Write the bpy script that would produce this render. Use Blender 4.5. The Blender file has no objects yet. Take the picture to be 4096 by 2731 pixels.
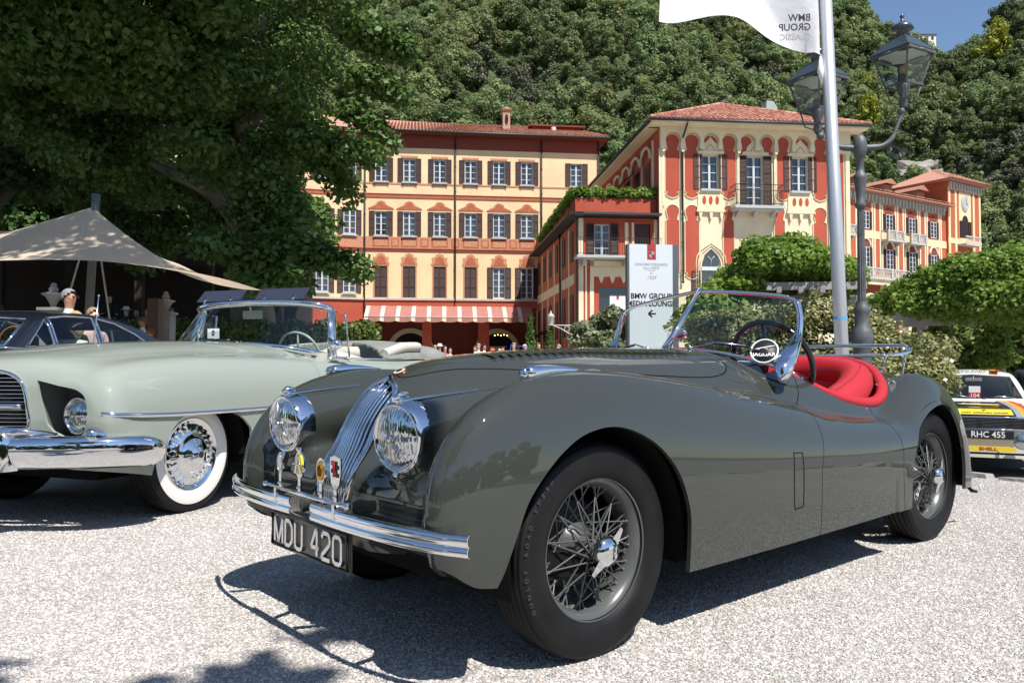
import bpy, bmesh, math, random
import numpy as np
from mathutils import Vector, Matrix
R = math.radians
rnd = random.Random(7)
nr = np.random.default_rng(11)
SC = bpy.context.scene
COL = SC.collection

# ------------------------------------------------------------------ camera, sky, sun, exposure
cd = bpy.data.cameras.new('camera'); cam = bpy.data.objects.new('camera', cd); COL.objects.link(cam)
cd.lens = 28.0; cd.sensor_width = 36.0; cd.clip_start = 0.05; cd.clip_end = 3000
cam.location = (0, 0, 0.9334); cam.rotation_euler = (R(90) + 0.02882, 0, 0)
SC.camera = cam
SUN_AZ, SUN_EL = 148.0, 57.0            # azimuth clockwise from the view direction (+Y)
w = bpy.data.worlds.new('World'); SC.world = w; w.use_nodes = True
wn = w.node_tree; bg = wn.nodes['Background']
sky = wn.nodes.new('ShaderNodeTexSky'); sky.sky_type = 'NISHITA'; sky.sun_disc = False
sky.sun_elevation = R(SUN_EL); sky.sun_rotation = R(SUN_AZ)
sky.air_density = 1.0; sky.dust_density = 0.3; sky.ozone_density = 3.2
wn.links.new(sky.outputs[0], bg.inputs[0]); bg.inputs[1].default_value = 0.10
sd = bpy.data.lights.new('sun', 'SUN'); sun = bpy.data.objects.new('sun', sd); COL.objects.link(sun)
sd.energy = 5.0; sd.angle = R(0.53); sd.color = (1.0, 0.955, 0.89)
sv = Vector((math.sin(R(SUN_AZ)) * math.cos(R(SUN_EL)), math.cos(R(SUN_AZ)) * math.cos(R(SUN_EL)), math.sin(R(SUN_EL))))
sun.rotation_euler = sv.to_track_quat('Z', 'Y').to_euler(); sun.location = (0, 0, 60)
vs = SC.view_settings; vs.view_transform = 'Standard'; vs.look = 'None'; vs.gamma = 1; vs.use_curve_mapping = False
vs.exposure = 0.5
try:
    SC.cycles.use_denoising = True; SC.cycles.max_bounces = 8; SC.cycles.transparent_max_bounces = 12
    SC.cycles.sample_clamp_indirect = 6.0
except Exception: pass

# ------------------------------------------------------------------ helpers: materials
M = {}
def mat(name, col=(.5, .5, .5), rough=.6, metal=0.0, coat=0.0, spec=.5, noise=None, bump=None, **kw):
    """noise=(scale, amount): brightness mottling; bump=(scale, strength, distance)"""
    m = bpy.data.materials.new(name); m.use_nodes = True
    nt = m.node_tree; b = nt.nodes['Principled BSDF']
    b.inputs['Base Color'].default_value = (*col, 1); b.inputs['Roughness'].default_value = rough
    b.inputs['Metallic'].default_value = metal; b.inputs['Coat Weight'].default_value = coat
    b.inputs['Coat Roughness'].default_value = kw.get('coat_rough', .03)
    b.inputs['Specular IOR Level'].default_value = spec
    if 'trans' in kw: b.inputs['Transmission Weight'].default_value = kw['trans']
    if 'ior' in kw: b.inputs['IOR'].default_value = kw['ior']
    if 'alpha' in kw: b.inputs['Alpha'].default_value = kw['alpha']
    if 'emit' in kw:
        b.inputs['Emission Color'].default_value = (*kw['emit'], 1); b.inputs['Emission Strength'].default_value = kw.get('emit_s', 1)
    if 'sss' in kw: b.inputs['Subsurface Weight'].default_value = kw['sss']
    if noise or bump:
        tc = nt.nodes.new('ShaderNodeTexCoord')
    if noise:
        n = nt.nodes.new('ShaderNodeTexNoise'); n.inputs['Scale'].default_value = noise[0]; n.inputs['Detail'].default_value = 6
        nt.links.new(tc.outputs['Object'], n.inputs['Vector'])
        mx = nt.nodes.new('ShaderNodeMapRange'); mx.inputs[1].default_value = .25; mx.inputs[2].default_value = .75
        mx.inputs[3].default_value = 1 - noise[1]; mx.inputs[4].default_value = 1 + noise[1]
        nt.links.new(n.outputs[0], mx.inputs[0])
        hs = nt.nodes.new('ShaderNodeVectorMath'); hs.operation = 'SCALE'; hs.inputs[0].default_value = col
        nt.links.new(mx.outputs[0], hs.inputs['Scale']); nt.links.new(hs.outputs[0], b.inputs['Base Color'])
    if bump:
        n = nt.nodes.new('ShaderNodeTexNoise'); n.inputs['Scale'].default_value = bump[0]; n.inputs['Detail'].default_value = 4
        nt.links.new(tc.outputs['Object'], n.inputs['Vector'])
        bp = nt.nodes.new('ShaderNodeBump'); bp.inputs['Strength'].default_value = bump[1]; bp.inputs['Distance'].default_value = bump[2]
        nt.links.new(n.outputs[0], bp.inputs['Height']); nt.links.new(bp.outputs[0], b.inputs['Normal'])
    M[name] = m
    return m

def leaf_mat(name, ca, cb, scale=1.5, trans=.35, rough=.55, rand=True):
    """two-tone leaf, part translucent; tone varies from leaf to leaf"""
    m = bpy.data.materials.new(name); m.use_nodes = True; nt = m.node_tree; b = nt.nodes['Principled BSDF']
    geo = nt.nodes.new('ShaderNodeNewGeometry'); tc = nt.nodes.new('ShaderNodeTexCoord')
    n = nt.nodes.new('ShaderNodeTexNoise'); n.inputs['Scale'].default_value = scale; n.inputs['Detail'].default_value = 3
    nt.links.new(tc.outputs['Object'], n.inputs['Vector'])
    ad = nt.nodes.new('ShaderNodeMath'); ad.operation = 'ADD'
    mr = nt.nodes.new('ShaderNodeMapRange'); mr.inputs[1].default_value = .3; mr.inputs[2].default_value = .7; mr.inputs[3].default_value = -.2; mr.inputs[4].default_value = .6
    nt.links.new(n.outputs[0], mr.inputs[0]); nt.links.new(mr.outputs[0], ad.inputs[0])
    ml = nt.nodes.new('ShaderNodeMath'); ml.operation = 'MULTIPLY'; ml.inputs[1].default_value = .6
    nt.links.new(geo.outputs['Random Per Island'], ml.inputs[0]); nt.links.new(ml.outputs[0], ad.inputs[1])
    ad.use_clamp = True
    mx = nt.nodes.new('ShaderNodeMix'); mx.data_type = 'RGBA'; mx.inputs[6].default_value = (*ca, 1); mx.inputs[7].default_value = (*cb, 1)
    nt.links.new(ad.outputs[0], mx.inputs[0])
    src = mx.outputs[2]
    if rand:
        oi = nt.nodes.new('ShaderNodeObjectInfo'); hsv = nt.nodes.new('ShaderNodeHueSaturation')
        r1 = nt.nodes.new('ShaderNodeMapRange'); r1.inputs[3].default_value = .47; r1.inputs[4].default_value = .525
        r2 = nt.nodes.new('ShaderNodeMapRange'); r2.inputs[3].default_value = .6; r2.inputs[4].default_value = 1.35
        wn_ = nt.nodes.new('ShaderNodeTexWhiteNoise'); wn_.noise_dimensions = '1D'
        nt.links.new(oi.outputs['Random'], wn_.inputs['W'])
        nt.links.new(oi.outputs['Random'], r1.inputs[0]); nt.links.new(wn_.outputs[0], r2.inputs[0])
        nt.links.new(r1.outputs[0], hsv.inputs['Hue']); nt.links.new(r2.outputs[0], hsv.inputs['Value']); nt.links.new(src, hsv.inputs['Color'])
        src = hsv.outputs[0]
    nt.links.new(src, b.inputs['Base Color']); b.inputs['Roughness'].default_value = rough; b.inputs['Specular IOR Level'].default_value = .35
    tr = nt.nodes.new('ShaderNodeBsdfTranslucent'); nt.links.new(src, tr.inputs[0])
    ms = nt.nodes.new('ShaderNodeMixShader'); ms.inputs[0].default_value = trans
    nt.links.new(b.outputs[0], ms.inputs[1]); nt.links.new(tr.outputs[0], ms.inputs[2])
    nt.links.new(ms.outputs[0], nt.nodes['Material Output'].inputs[0])
    M[name] = m
    return m

# ------------------------------------------------------------------ helpers: objects
def link(name, data=None, parent=None):
    o = bpy.data.objects.new(name, data); COL.objects.link(o)
    if parent is not None: o.parent = parent
    return o
def tag(o, label=None, cat=None, group=None, kind=None):
    if label: o['label'] = label
    if cat: o['category'] = cat
    if group: o['group'] = group
    if kind: o['kind'] = kind
    return o
def thing(name, label, cat, loc=(0, 0, 0), rz=0.0, group=None):
    o = link(name); o.location = loc; o.rotation_euler = (0, 0, rz); o.empty_display_size = .2
    return tag(o, label, cat, group)
def copy_tree(o, parent=None):
    c = o.copy(); COL.objects.link(c)
    if parent is not None: c.parent = parent
    for ch in KIDS.get(o.name, []):
        copy_tree(ch, c)
    return c
KIDS = {}
def reg(o):
    if o.parent is not None: KIDS.setdefault(o.parent.name, []).append(o)
    return o

class MB:
    """collects simple shapes; build() links them as ONE mesh object"""
    def __init__(s): s.v = []; s.f = []; s.mi = []; s.cur = 0; s.sm = []
    def add(s, vs, fs, smooth=False):
        b = len(s.v); s.v.extend([tuple(map(float, p)) for p in vs])
        for f in fs: s.f.append([b + i for i in f]); s.mi.append(s.cur); s.sm.append(smooth)
        return s
    def box(s, x0, x1, y0, y1, z0, z1):
        vs = [(x0, y0, z0), (x1, y0, z0), (x1, y1, z0), (x0, y1, z0), (x0, y0, z1), (x1, y0, z1), (x1, y1, z1), (x0, y1, z1)]
        return s.add(vs, [(0, 3, 2, 1), (4, 5, 6, 7), (0, 1, 5, 4), (1, 2, 6, 5), (2, 3, 7, 6), (3, 0, 4, 7)])
    def bar(s, a, b, w, h=None, up=(0, 0, 1)):
        """box beam from a to b"""
        a = Vector(a); b = Vector(b); h = w if h is None else h
        d = (b - a).normalized(); u = Vector(up)
        if abs(d.dot(u)) > .98: u = Vector((1, 0, 0))
        r = d.cross(u).normalized(); u = r.cross(d)
        vs = [p + r * sx * w / 2 + u * sz * h / 2 for p in (a, b) for sx, sz in ((-1, -1), (1, -1), (1, 1), (-1, 1))]
        return s.add(vs, [(0, 1, 2, 3), (7, 6, 5, 4), (0, 4, 5, 1), (1, 5, 6, 2), (2, 6, 7, 3), (3, 7, 4, 0)])
    def prism(s, poly, y0, y1, axis='y'):
        """extrude a 2D polygon (x,z) from y0 to y1 (axis y), or (x,y) along z, or (y,z) along x"""
        n = len(poly)
        def P(p, t): return (p[0], t, p[1]) if axis == 'y' else (p[0], p[1], t) if axis == 'z' else (t, p[0], p[1])
        vs = [P(p, y0) for p in poly] + [P(p, y1) for p in poly]
        fs = [list(range(n)), list(range(2 * n - 1, n - 1, -1))] + [(i, i + n, (i + 1) % n + n, (i + 1) % n) for i in range(n)]
        return s.add(vs, fs)
    def lathe(s, prof, c=(0, 0, 0), n=16, axis='z', smooth=True, a0=0.0, a1=2 * math.pi, scale=1.0, cap=False):
        """prof: list of (radius, height)"""
        full = abs(a1 - a0 - 2 * math.pi) < 1e-6; m = n if full else n + 1
        vs = []
        for r, h in prof:
            for i in range(m):
                t = a0 + (a1 - a0) * i / n; x, y = r * math.cos(t) * scale, r * math.sin(t) * scale; h_ = h * scale
                p = (x, y, h_) if axis == 'z' else (x, h_, y) if axis == 'y' else (h_, x, y)
                vs.append((p[0] + c[0], p[1] + c[1], p[2] + c[2]))
        fs = []
        for j in range(len(prof) - 1):
            for i in range(n):
                k = (i + 1) % m
                fs.append((j * m + i, j * m + k, (j + 1) * m + k, (j + 1) * m + i))
        s.add(vs, fs, smooth)
        if full and cap:
            b = len(s.v) - len(vs)
            for j in (0, len(prof) - 1):
                if prof[j][0] > 1e-6:
                    f = [b + j * m + i for i in range(m)]
                    s.f.append(f if j else f[::-1]); s.mi.append(s.cur); s.sm.append(False)
        return s
    def tube(s, pts, rad, n=8, cap=True, closed=False, flat=None, smooth=True):
        """round tube along pts; rad number or list; flat=(w,h) gives an elliptical section"""
        pts = [Vector(p) for p in pts]; N = len(pts)
        rad = [rad] * N if not hasattr(rad, '__len__') else rad
        T = []
        for i in range(N):
            if closed: t = pts[(i + 1) % N] - pts[i - 1]
            else: t = pts[min(i + 1, N - 1)] - pts[max(i - 1, 0)]
            T.append(t.normalized() if t.length > 1e-9 else Vector((0, 0, 1)))
        u = Vector((0, 0, 1)) if abs(T[0].z) < .9 else Vector((1, 0, 0))
        vs = []
        for i in range(N):
            u = (u - T[i] * u.dot(T[i])); u.normalize(); r = T[i].cross(u)
            a, b = (rad[i], rad[i]) if flat is None else (flat[0] * rad[i], flat[1] * rad[i])
            for k in range(n):
                t = 2 * math.pi * k / n
                vs.append(pts[i] + r * (a * math.cos(t)) + u * (b * math.sin(t)))
        fs = []
        for i in range(N if closed else N - 1):
            j = (i + 1) % N
            for k in range(n):
                l = (k + 1) % n; fs.append((i * n + k, i * n + l, j * n + l, j * n + k))
        s.add(vs, fs, smooth)
        if cap and not closed:
            b = len(s.v) - len(vs)
            s.f.append([b + k for k in range(n)][::-1]); s.mi.append(s.cur); s.sm.append(False)
            s.f.append([b + (N - 1) * n + k for k in range(n)]); s.mi.append(s.cur); s.sm.append(False)
        return s
    def ball(s, c, r, n=10, m=6, sq=(1, 1, 1)):
        prof = [(max(math.sin(math.pi * j / m), 1e-4), -math.cos(math.pi * j / m)) for j in range(m + 1)]
        b = len(s.v); s.lathe(prof, (0, 0, 0), n)
        for i in range(b, len(s.v)):
            p = s.v[i]; s.v[i] = (c[0] + p[0] * r * sq[0], c[1] + p[1] * r * sq[1], c[2] + p[2] * r * sq[2])
        return s
    def xf(s, mtx, b=0):
        for i in range(b, len(s.v)): s.v[i] = tuple(mtx @ Vector(s.v[i]))
        return s
    def mesh(s, name, mats):
        me = bpy.data.meshes.new(name); me.from_pydata(s.v, [], s.f)
        for m_ in (mats if isinstance(mats, (list, tuple)) else [mats]): me.materials.append(m_)
        if len(s.f):
            me.polygons.foreach_set('material_index', s.mi); me.polygons.foreach_set('use_smooth', s.sm)
        me.update(); return me
    def build(s, name, mats, parent=None, recalc=True):
        me = s.mesh(name, mats)
        if recalc:
            bm = bmesh.new(); bm.from_mesh(me); bmesh.ops.recalc_face_normals(bm, faces=bm.faces); bm.to_mesh(me); bm.free()
        return reg(link(name, me, parent))
def pmesh(name, me, parent=None, loc=None, rot=None, scale=None):
    o = link(name, me, parent)
    if loc is not None: o.location = loc
    if rot is not None: o.rotation_euler = rot
    if scale is not None: o.scale = scale
    return reg(o)
def npmesh(name, V, F, mats, normals=None, smooth=True, matidx=None):
    """F: (n,3) or (n,4) int array"""
    me = bpy.data.meshes.new(name); V = np.asarray(V, np.float32); F = np.asarray(F, np.int32); k = F.shape[1]
    me.vertices.add(len(V)); me.vertices.foreach_set('co', V.ravel())
    me.loops.add(F.size); me.loops.foreach_set('vertex_index', F.ravel())
    me.polygons.add(len(F)); me.polygons.foreach_set('loop_start', np.arange(0, F.size, k, dtype=np.int32))
    me.polygons.foreach_set('use_smooth', np.full(len(F), smooth))
    for m_ in (mats if isinstance(mats, (list, tuple)) else [mats]): me.materials.append(m_)
    if matidx is not None: me.polygons.foreach_set('material_index', np.asarray(matidx, np.int32))
    me.update(calc_edges=True); me.validate()
    if normals is not None: me.normals_split_custom_set_from_vertices(np.asarray(normals, np.float32).tolist())
    return me
def text_obj(s, size, mat_, parent, loc, rot, extrude=.001, align='CENTER', bold=0.0, sx=1.0, name='lettering', shear=0.0):
    cu = bpy.data.curves.new(name, 'FONT'); cu.body = s; cu.size = size; cu.extrude = extrude; cu.align_x = align; cu.align_y = 'CENTER'
    cu.offset = bold; cu.shear = shear; cu.resolution_u = 3
    t = bpy.data.objects.new(name, cu); COL.objects.link(t)
    dg = bpy.context.evaluated_depsgraph_get(); me = bpy.data.meshes.new_from_object(t.evaluated_get(dg))
    bpy.data.objects.remove(t); me.materials.clear(); me.materials.append(mat_)
    o = reg(link(name, me, parent)); o.location = loc; o.rotation_euler = rot; o.scale = (sx, 1, 1)
    return o
def ell(cx, cz, a, b, n=24): return [(cx + a * math.cos(2 * math.pi * i / n), cz + b * math.sin(2 * math.pi * i / n)) for i in range(n)]
def crv(xs, ys):
    """monotone-ish smooth interpolation of a table"""
    xs = np.asarray(xs, float); ys = np.asarray(ys, float)
    d = np.diff(ys) / np.diff(xs); m = np.zeros_like(ys); m[0] = d[0]; m[-1] = d[-1]
    for i in range(1, len(xs) - 1):
        m[i] = 0 if d[i - 1] * d[i] <= 0 else 2 * d[i - 1] * d[i] / (d[i - 1] + d[i])
    def f(x):
        x = np.clip(np.asarray(x, float), xs[0], xs[-1]); i = np.clip(np.searchsorted(xs, x) - 1, 0, len(xs) - 2)
        h = xs[i + 1] - xs[i]; t = (x - xs[i]) / h
        return ys[i] * (1 + 2 * t) * (1 - t) ** 2 + m[i] * h * t * (1 - t) ** 2 + ys[i + 1] * t * t * (3 - 2 * t) + m[i + 1] * h * t * t * (t - 1)
    return f
def smin(a, b, k):
    h = np.clip(.5 + .5 * (b - a) / k, 0, 1); return b * (1 - h) + a * h - k * h * (1 - h)
def smax(a, b, k): return -smin(-a, -b, k)
def spl(pts, n=8, closed=False):
    """Catmull-Rom through 3D points"""
    P = [Vector(p) for p in pts]; N = len(P); out = []
    for i in range(N if closed else N - 1):
        if closed: a, b, c, d = P[i - 1], P[i], P[(i + 1) % N], P[(i + 2) % N]
        else: a, b, c, d = P[max(i - 1, 0)], P[i], P[i + 1], P[min(i + 2, N - 1)]
        for k in range(n):
            t = k / n
            out.append(.5 * ((2 * b) + (c - a) * t + (2 * a - 5 * b + 4 * c - d) * t * t + (3 * b - a - 3 * c + d) * t ** 3))
    if not closed: out.append(P[-1])
    return out

# ------------------------------------------------------------------ helpers: smooth bodies as level sets
class Surf:
    """triangle mesh lying on the zero level of f; can be cut by further functions g(x,y,z) <= 0"""
    def __init__(s, f, V, T): s.f = f; s.V = V; s.T = T
    @staticmethod
    def make(f, lo, hi, h):
        ax = [np.arange(lo[i], hi[i] + h, h) for i in range(3)]
        X, Y, Z = np.meshgrid(*ax, indexing='ij'); D = f(X, Y, Z); S = D < 0
        nx, ny, nz = D.shape
        acc = np.zeros((nx - 1, ny - 1, nz - 1, 3)); cnt = np.zeros((nx - 1, ny - 1, nz - 1))
        cs = [(i, j, k) for i in (0, 1) for j in (0, 1) for k in (0, 1)]
        sl = lambda A, o: A[o[0]:nx - 1 + o[0], o[1]:ny - 1 + o[1], o[2]:nz - 1 + o[2]]
        for a in cs:
            for axx in range(3):
                if a[axx] == 0:
                    b = list(a); b[axx] = 1; da = sl(D, a); db = sl(D, b); m = (da < 0) != (db < 0)
                    t = np.where(m, da / np.where(m, da - db, 1), 0)
                    for q in range(3):
                        acc[..., q] += np.where(m, a[q] + (t if q == axx else 0), 0)
                    cnt += m
        act = cnt > 0; idx = -np.ones(cnt.shape, int); idx[act] = np.arange(act.sum())
        ii = np.argwhere(act); V = np.array(lo) + h * (ii + acc[act] / cnt[act][:, None])
        Q = []
        for axx in range(3):
            o1, o2 = [(1, 2), (2, 0), (0, 1)][axx]
            A = S.take(range(0, S.shape[axx] - 1), axx); B = S.take(range(1, S.shape[axx]), axx)
            e = np.argwhere(A != B); ok = (e[:, o1] > 0) & (e[:, o2] > 0) & (e[:, o1] < S.shape[o1] - 1) & (e[:, o2] < S.shape[o2] - 1); e = e[ok]
            fl = S[tuple(e.T)]
            c = []
            for d1, d2 in ((-1, -1), (0, -1), (0, 0), (-1, 0)):
                q = e.copy(); q[:, o1] += d1; q[:, o2] += d2; c.append(idx[tuple(q.T)])
            c = np.stack(c, 1); c[~fl] = c[~fl][:, ::-1]; Q.append(c)
        Q = np.concatenate(Q); Q = Q[(Q >= 0).all(1)]
        T = np.concatenate([Q[:, [0, 1, 2]], Q[:, [0, 2, 3]]])
        s = Surf(f, V, T); s.project(5, h); return s
    def grad(s, V, e=2e-3):
        x, y, z = V.T; f = s.f
        return np.stack([f(x + e, y, z) - f(x - e, y, z), f(x, y + e, z) - f(x, y - e, z), f(x, y, z + e) - f(x, y, z - e)], 1) / (2 * e)
    def project(s, it=3, lim=.02):
        for _ in range(it):
            g = s.grad(s.V); d = s.f(*s.V.T)
            st = (d / np.maximum((g * g).sum(1), 1e-4))[:, None] * g
            l = np.linalg.norm(st, axis=1, keepdims=True); s.V = s.V - st * np.minimum(1, lim / np.maximum(l, 1e-9))
    def normals(s):
        g = s.grad(s.V); return g / np.maximum(np.linalg.norm(g, axis=1, keepdims=True), 1e-9)
    def clip(s, g):
        V, T = s.V, s.T; d = g(*V.T); ins = d <= 0
        c = ins[T].sum(1); keep = T[c == 3]
        newV = [V]; n0 = len(V); em = {}; extra = []; nv = []
        mix = T[(c == 1) | (c == 2)]
        def cut(a, b):
            k = (a, b) if a < b else (b, a)
            if k not in em:
                em[k] = n0 + len(nv); nv.append(k)
            return em[k]
        for t in mix:
            i = ins[t]
            if i.sum() == 1:
                r = int(np.argmax(i)); a, b, e = t[r], t[(r + 1) % 3], t[(r + 2) % 3]
                extra.append((a, cut(a, b), cut(a, e)))
            else:
                r = int(np.argmin(i)); a, b, e = t[r], t[(r + 1) % 3], t[(r + 2) % 3]
                p, q = cut(a, b), cut(a, e); extra.append((p, b, e)); extra.append((p, e, q))
        if nv:
            K = np.array(nv); A, B = V[K[:, 0]], V[K[:, 1]]; ta = np.zeros(len(K)); tb = np.ones(len(K)); da, db = d[K[:, 0]], d[K[:, 1]]
            for _ in range(12):
                t = (ta + tb) / 2; P = A + (B - A) * t[:, None]; dm = g(*P.T); sa = (dm <= 0) == (da <= 0)
                ta = np.where(sa, t, ta); tb = np.where(sa, tb, t)
            P = A + (B - A) * ((ta + tb) / 2)[:, None]; newV.append(P)
        W = np.concatenate(newV); TT = np.concatenate([keep, np.array(extra, int).reshape(-1, 3)])
        u, inv = np.unique(TT, return_inverse=True)
        return Surf(s.f, W[u], inv.reshape(-1, 3))
    def boundary(s):
        e = np.sort(np.concatenate([s.T[:, [0, 1]], s.T[:, [1, 2]], s.T[:, [2, 0]]]), 1)
        u, c = np.unique(e, axis=0, return_counts=True); return u[c == 1]
    def loops(s, test):
        """ordered boundary polylines whose points satisfy test(x,y,z)"""
        e = s.boundary(); ok = test(*s.V.T); e = e[ok[e[:, 0]] & ok[e[:, 1]]]
        adj = {}
        for a, b in e: adj.setdefault(a, []).append(b); adj.setdefault(b, []).append(a)
        seen = set(); res = []
        for st in sorted(adj, key=lambda k: len(adj[k])):
            if st in seen: continue
            L = [st]; seen.add(st); cur = st
            while True:
                n = [q for q in adj[cur] if q not in seen]
                if not n: break
                cur = n[0]; seen.add(cur); L.append(cur)
            res.append(s.V[L])
        return sorted(res, key=len, reverse=True)
    def build(s, name, mat_, parent, rim=.012, off=0.0):
        s2 = Surf(s.f, s.V.copy(), s.T); s2.project(2, .003) if False else None
        N = s.normals(); V = s.V + N * off; T = s.T
        if rim:
            e = np.concatenate([T[:, [0, 1]], T[:, [1, 2]], T[:, [2, 0]]]); es = np.sort(e, 1)
            u, inv, c = np.unique(es, axis=0, return_inverse=True, return_counts=True); inv = inv.ravel()
            be = e[c[inv] == 1]; bv = np.unique(be); m = {v: len(V) + i for i, v in enumerate(bv)}
            m2 = {v: len(V) + len(bv) + i for i, v in enumerate(bv)}
            V2 = np.concatenate([V, V[bv], V[bv] - N[bv] * rim])
            Tr = [(m[b], m[a], m2[a]) for a, b in be] + [(m[b], m2[a], m2[b]) for a, b in be]
            T = np.concatenate([T, np.array(Tr, int).reshape(-1, 3)])
            rn = -N[bv]; N = np.concatenate([N, rn * 0 + np.array([0, 0, -1.0]), rn * 0 + np.array([0, 0, -1.0])]); V = V2
            me = npmesh(name, V, T, mat_)
            # rim faces flat-shaded, outer faces with exact normals
            nf = len(s.T); sm = np.ones(len(T), bool); sm[nf:] = False; me.polygons.foreach_set('use_smooth', sm)
            cn = np.zeros((len(T) * 3, 3), np.float32); cn[:nf * 3] = N[s.T.ravel()]
            me.normals_split_custom_set(cn.tolist())
        else:
            me = npmesh(name, V, T, mat_, normals=N)
        return reg(link(name, me, parent))
# ------------------------------------------------------------------ materials shared by many things
CHROME = mat('chrome', (.82, .83, .85), .045, 1.0)
CHROME_DULL = mat('chrome_dull', (.7, .71, .72), .2, 1.0)
ALU = mat('aluminium', (.62, .64, .66), .35, .8)
PAINT_GREY = mat('paint_gunmetal', (.040, .045, .040), .6, 0, coat=1.0, spec=.0, coat_rough=.012)
PAINT_GREY.node_tree.nodes['Principled BSDF'].inputs['Coat IOR'].default_value = 1.62
PAINT_GREEN = mat('paint_pale_green', (.275, .31, .272), .6, 0, coat=1.0, spec=0, coat_rough=.015)
PAINT_BLACK = mat('paint_black', (.008, .009, .012), .25, 0, coat=1.0)
PAINT_WHITE = mat('paint_cream', (.72, .70, .62), .3, 0, coat=.8)
WHEEL_GREY = mat('wheel_paint', (.075, .08, .078), .3, 0, coat=.6)
RUBBER = mat('rubber', (.009, .009, .010), .55, 0, spec=.22, noise=(9, .35))
WHITEWALL = mat('whitewall', (.74, .73, .68), .55, noise=(6, .06))
BLACK = mat('matt_black', (.006, .006, .006), .8, spec=.2)
DARK = mat('dark_underside', (.010, .010, .010), .9, spec=.1)
LEATHER_RED = mat('red_leather', (.42, .016, .022), .42, spec=.5, bump=(260, .12, .002))
LEATHER_TAN = mat('pale_leather', (.58, .55, .47), .5)
BAKELITE = mat('black_bakelite', (.008, .008, .012), .18, coat=.5)
WHITE_P = mat('white_print', (.8, .8, .8), .5)
BLACK_P = mat('black_print', (.012, .012, .014), .5)
RED_P = mat('red_print', (.45, .02, .03), .5)
YELLOW_P = mat('yellow_enamel', (.85, .62, .02), .35, coat=.5)
BLUE_P = mat('blue_print', (.02, .06, .35), .5)
ORANGE_P = mat('orange_print', (.85, .28, .02), .45)
BRASS = mat('brass', (.65, .36, .08), .3, 1.0)
STEEL_POLE = mat('pole_aluminium', (.55, .57, .6), .38, .55)
IRON = mat('lamp_iron', (.10, .108, .112), .55, .2, noise=(14, .3))
SKIN = mat('skin', (.56, .33, .24), .5, sss=.0)
SKIN_T = mat('skin_tanned', (.45, .23, .15), .5)

def glass_mat(name, tint=(.9, .96, .94), body=.06, bodycol=(.02, .025, .03), ior=1.5):
    """thin sheet: fresnel reflection over a clear tinted pane; body = share of dark/dusty pane"""
    m = bpy.data.materials.new(name); m.use_nodes = True; nt = m.node_tree; nt.nodes.clear()
    out = nt.nodes.new('ShaderNodeOutputMaterial'); tr = nt.nodes.new('ShaderNodeBsdfTransparent'); tr.inputs[0].default_value = (*tint, 1)
    gl = nt.nodes.new('ShaderNodeBsdfGlossy'); gl.inputs['Roughness'].default_value = .015; gl.inputs[0].default_value = (.95, .97, 1, 1)
    df = nt.nodes.new('ShaderNodeBsdfDiffuse'); df.inputs[0].default_value = (*bodycol, 1)
    fr = nt.nodes.new('ShaderNodeFresnel'); ge = nt.nodes.new('ShaderNodeNewGeometry'); ma = nt.nodes.new('ShaderNodeMath'); ma.operation = 'MULTIPLY_ADD'
    ma.inputs[1].default_value = 1 / ior - ior; ma.inputs[2].default_value = ior; nt.links.new(ge.outputs['Backfacing'], ma.inputs[0]); nt.links.new(ma.outputs[0], fr.inputs[0])
    m1 = nt.nodes.new('ShaderNodeMixShader'); m1.inputs[0].default_value = body
    nt.links.new(tr.outputs[0], m1.inputs[1]); nt.links.new(df.outputs[0], m1.inputs[2])
    m2 = nt.nodes.new('ShaderNodeMixShader'); nt.links.new(fr.outputs[0], m2.inputs[0])
    nt.links.new(m1.outputs[0], m2.inputs[1]); nt.links.new(gl.outputs[0], m2.inputs[2]); nt.links.new(m2.outputs[0], out.inputs[0])
    M[name] = m; return m
GLASS = glass_mat('clear_glass', (.88, .95, .93), .03)
GLASS_DARK = glass_mat('tinted_glass', (.55, .62, .64), .25, (.015, .02, .03))
WINDOW = glass_mat('window_glass', (.5, .55, .6), .55, (.03, .04, .05), 1.7)
def lens_mat():
    m = mat('lamp_lens', (.70, .72, .73), .06, 1.0)
    nt = m.node_tree; b = nt.nodes['Principled BSDF']; tc = nt.nodes.new('ShaderNodeTexCoord')
    wv = nt.nodes.new('ShaderNodeTexWave'); wv.bands_direction = 'Y'; wv.inputs['Scale'].default_value = 26; wv.inputs['Distortion'].default_value = 1.2
    nt.links.new(tc.outputs['Object'], wv.inputs['Vector'])
    n = nt.nodes.new('ShaderNodeTexNoise'); n.inputs['Scale'].default_value = 22; nt.links.new(tc.outputs['Object'], n.inputs['Vector'])
    ad = nt.nodes.new('ShaderNodeMath'); ad.operation = 'ADD'; nt.links.new(wv.outputs[1], ad.inputs[0]); nt.links.new(n.outputs[0], ad.inputs[1])
    bp = nt.nodes.new('ShaderNodeBump'); bp.inputs['Strength'].default_value = .22; bp.inputs['Distance'].default_value = .01
    nt.links.new(ad.outputs[0], bp.inputs['Height']); nt.links.new(bp.outputs[0], b.inputs['Normal'])
    return m
LENS = lens_mat()

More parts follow.
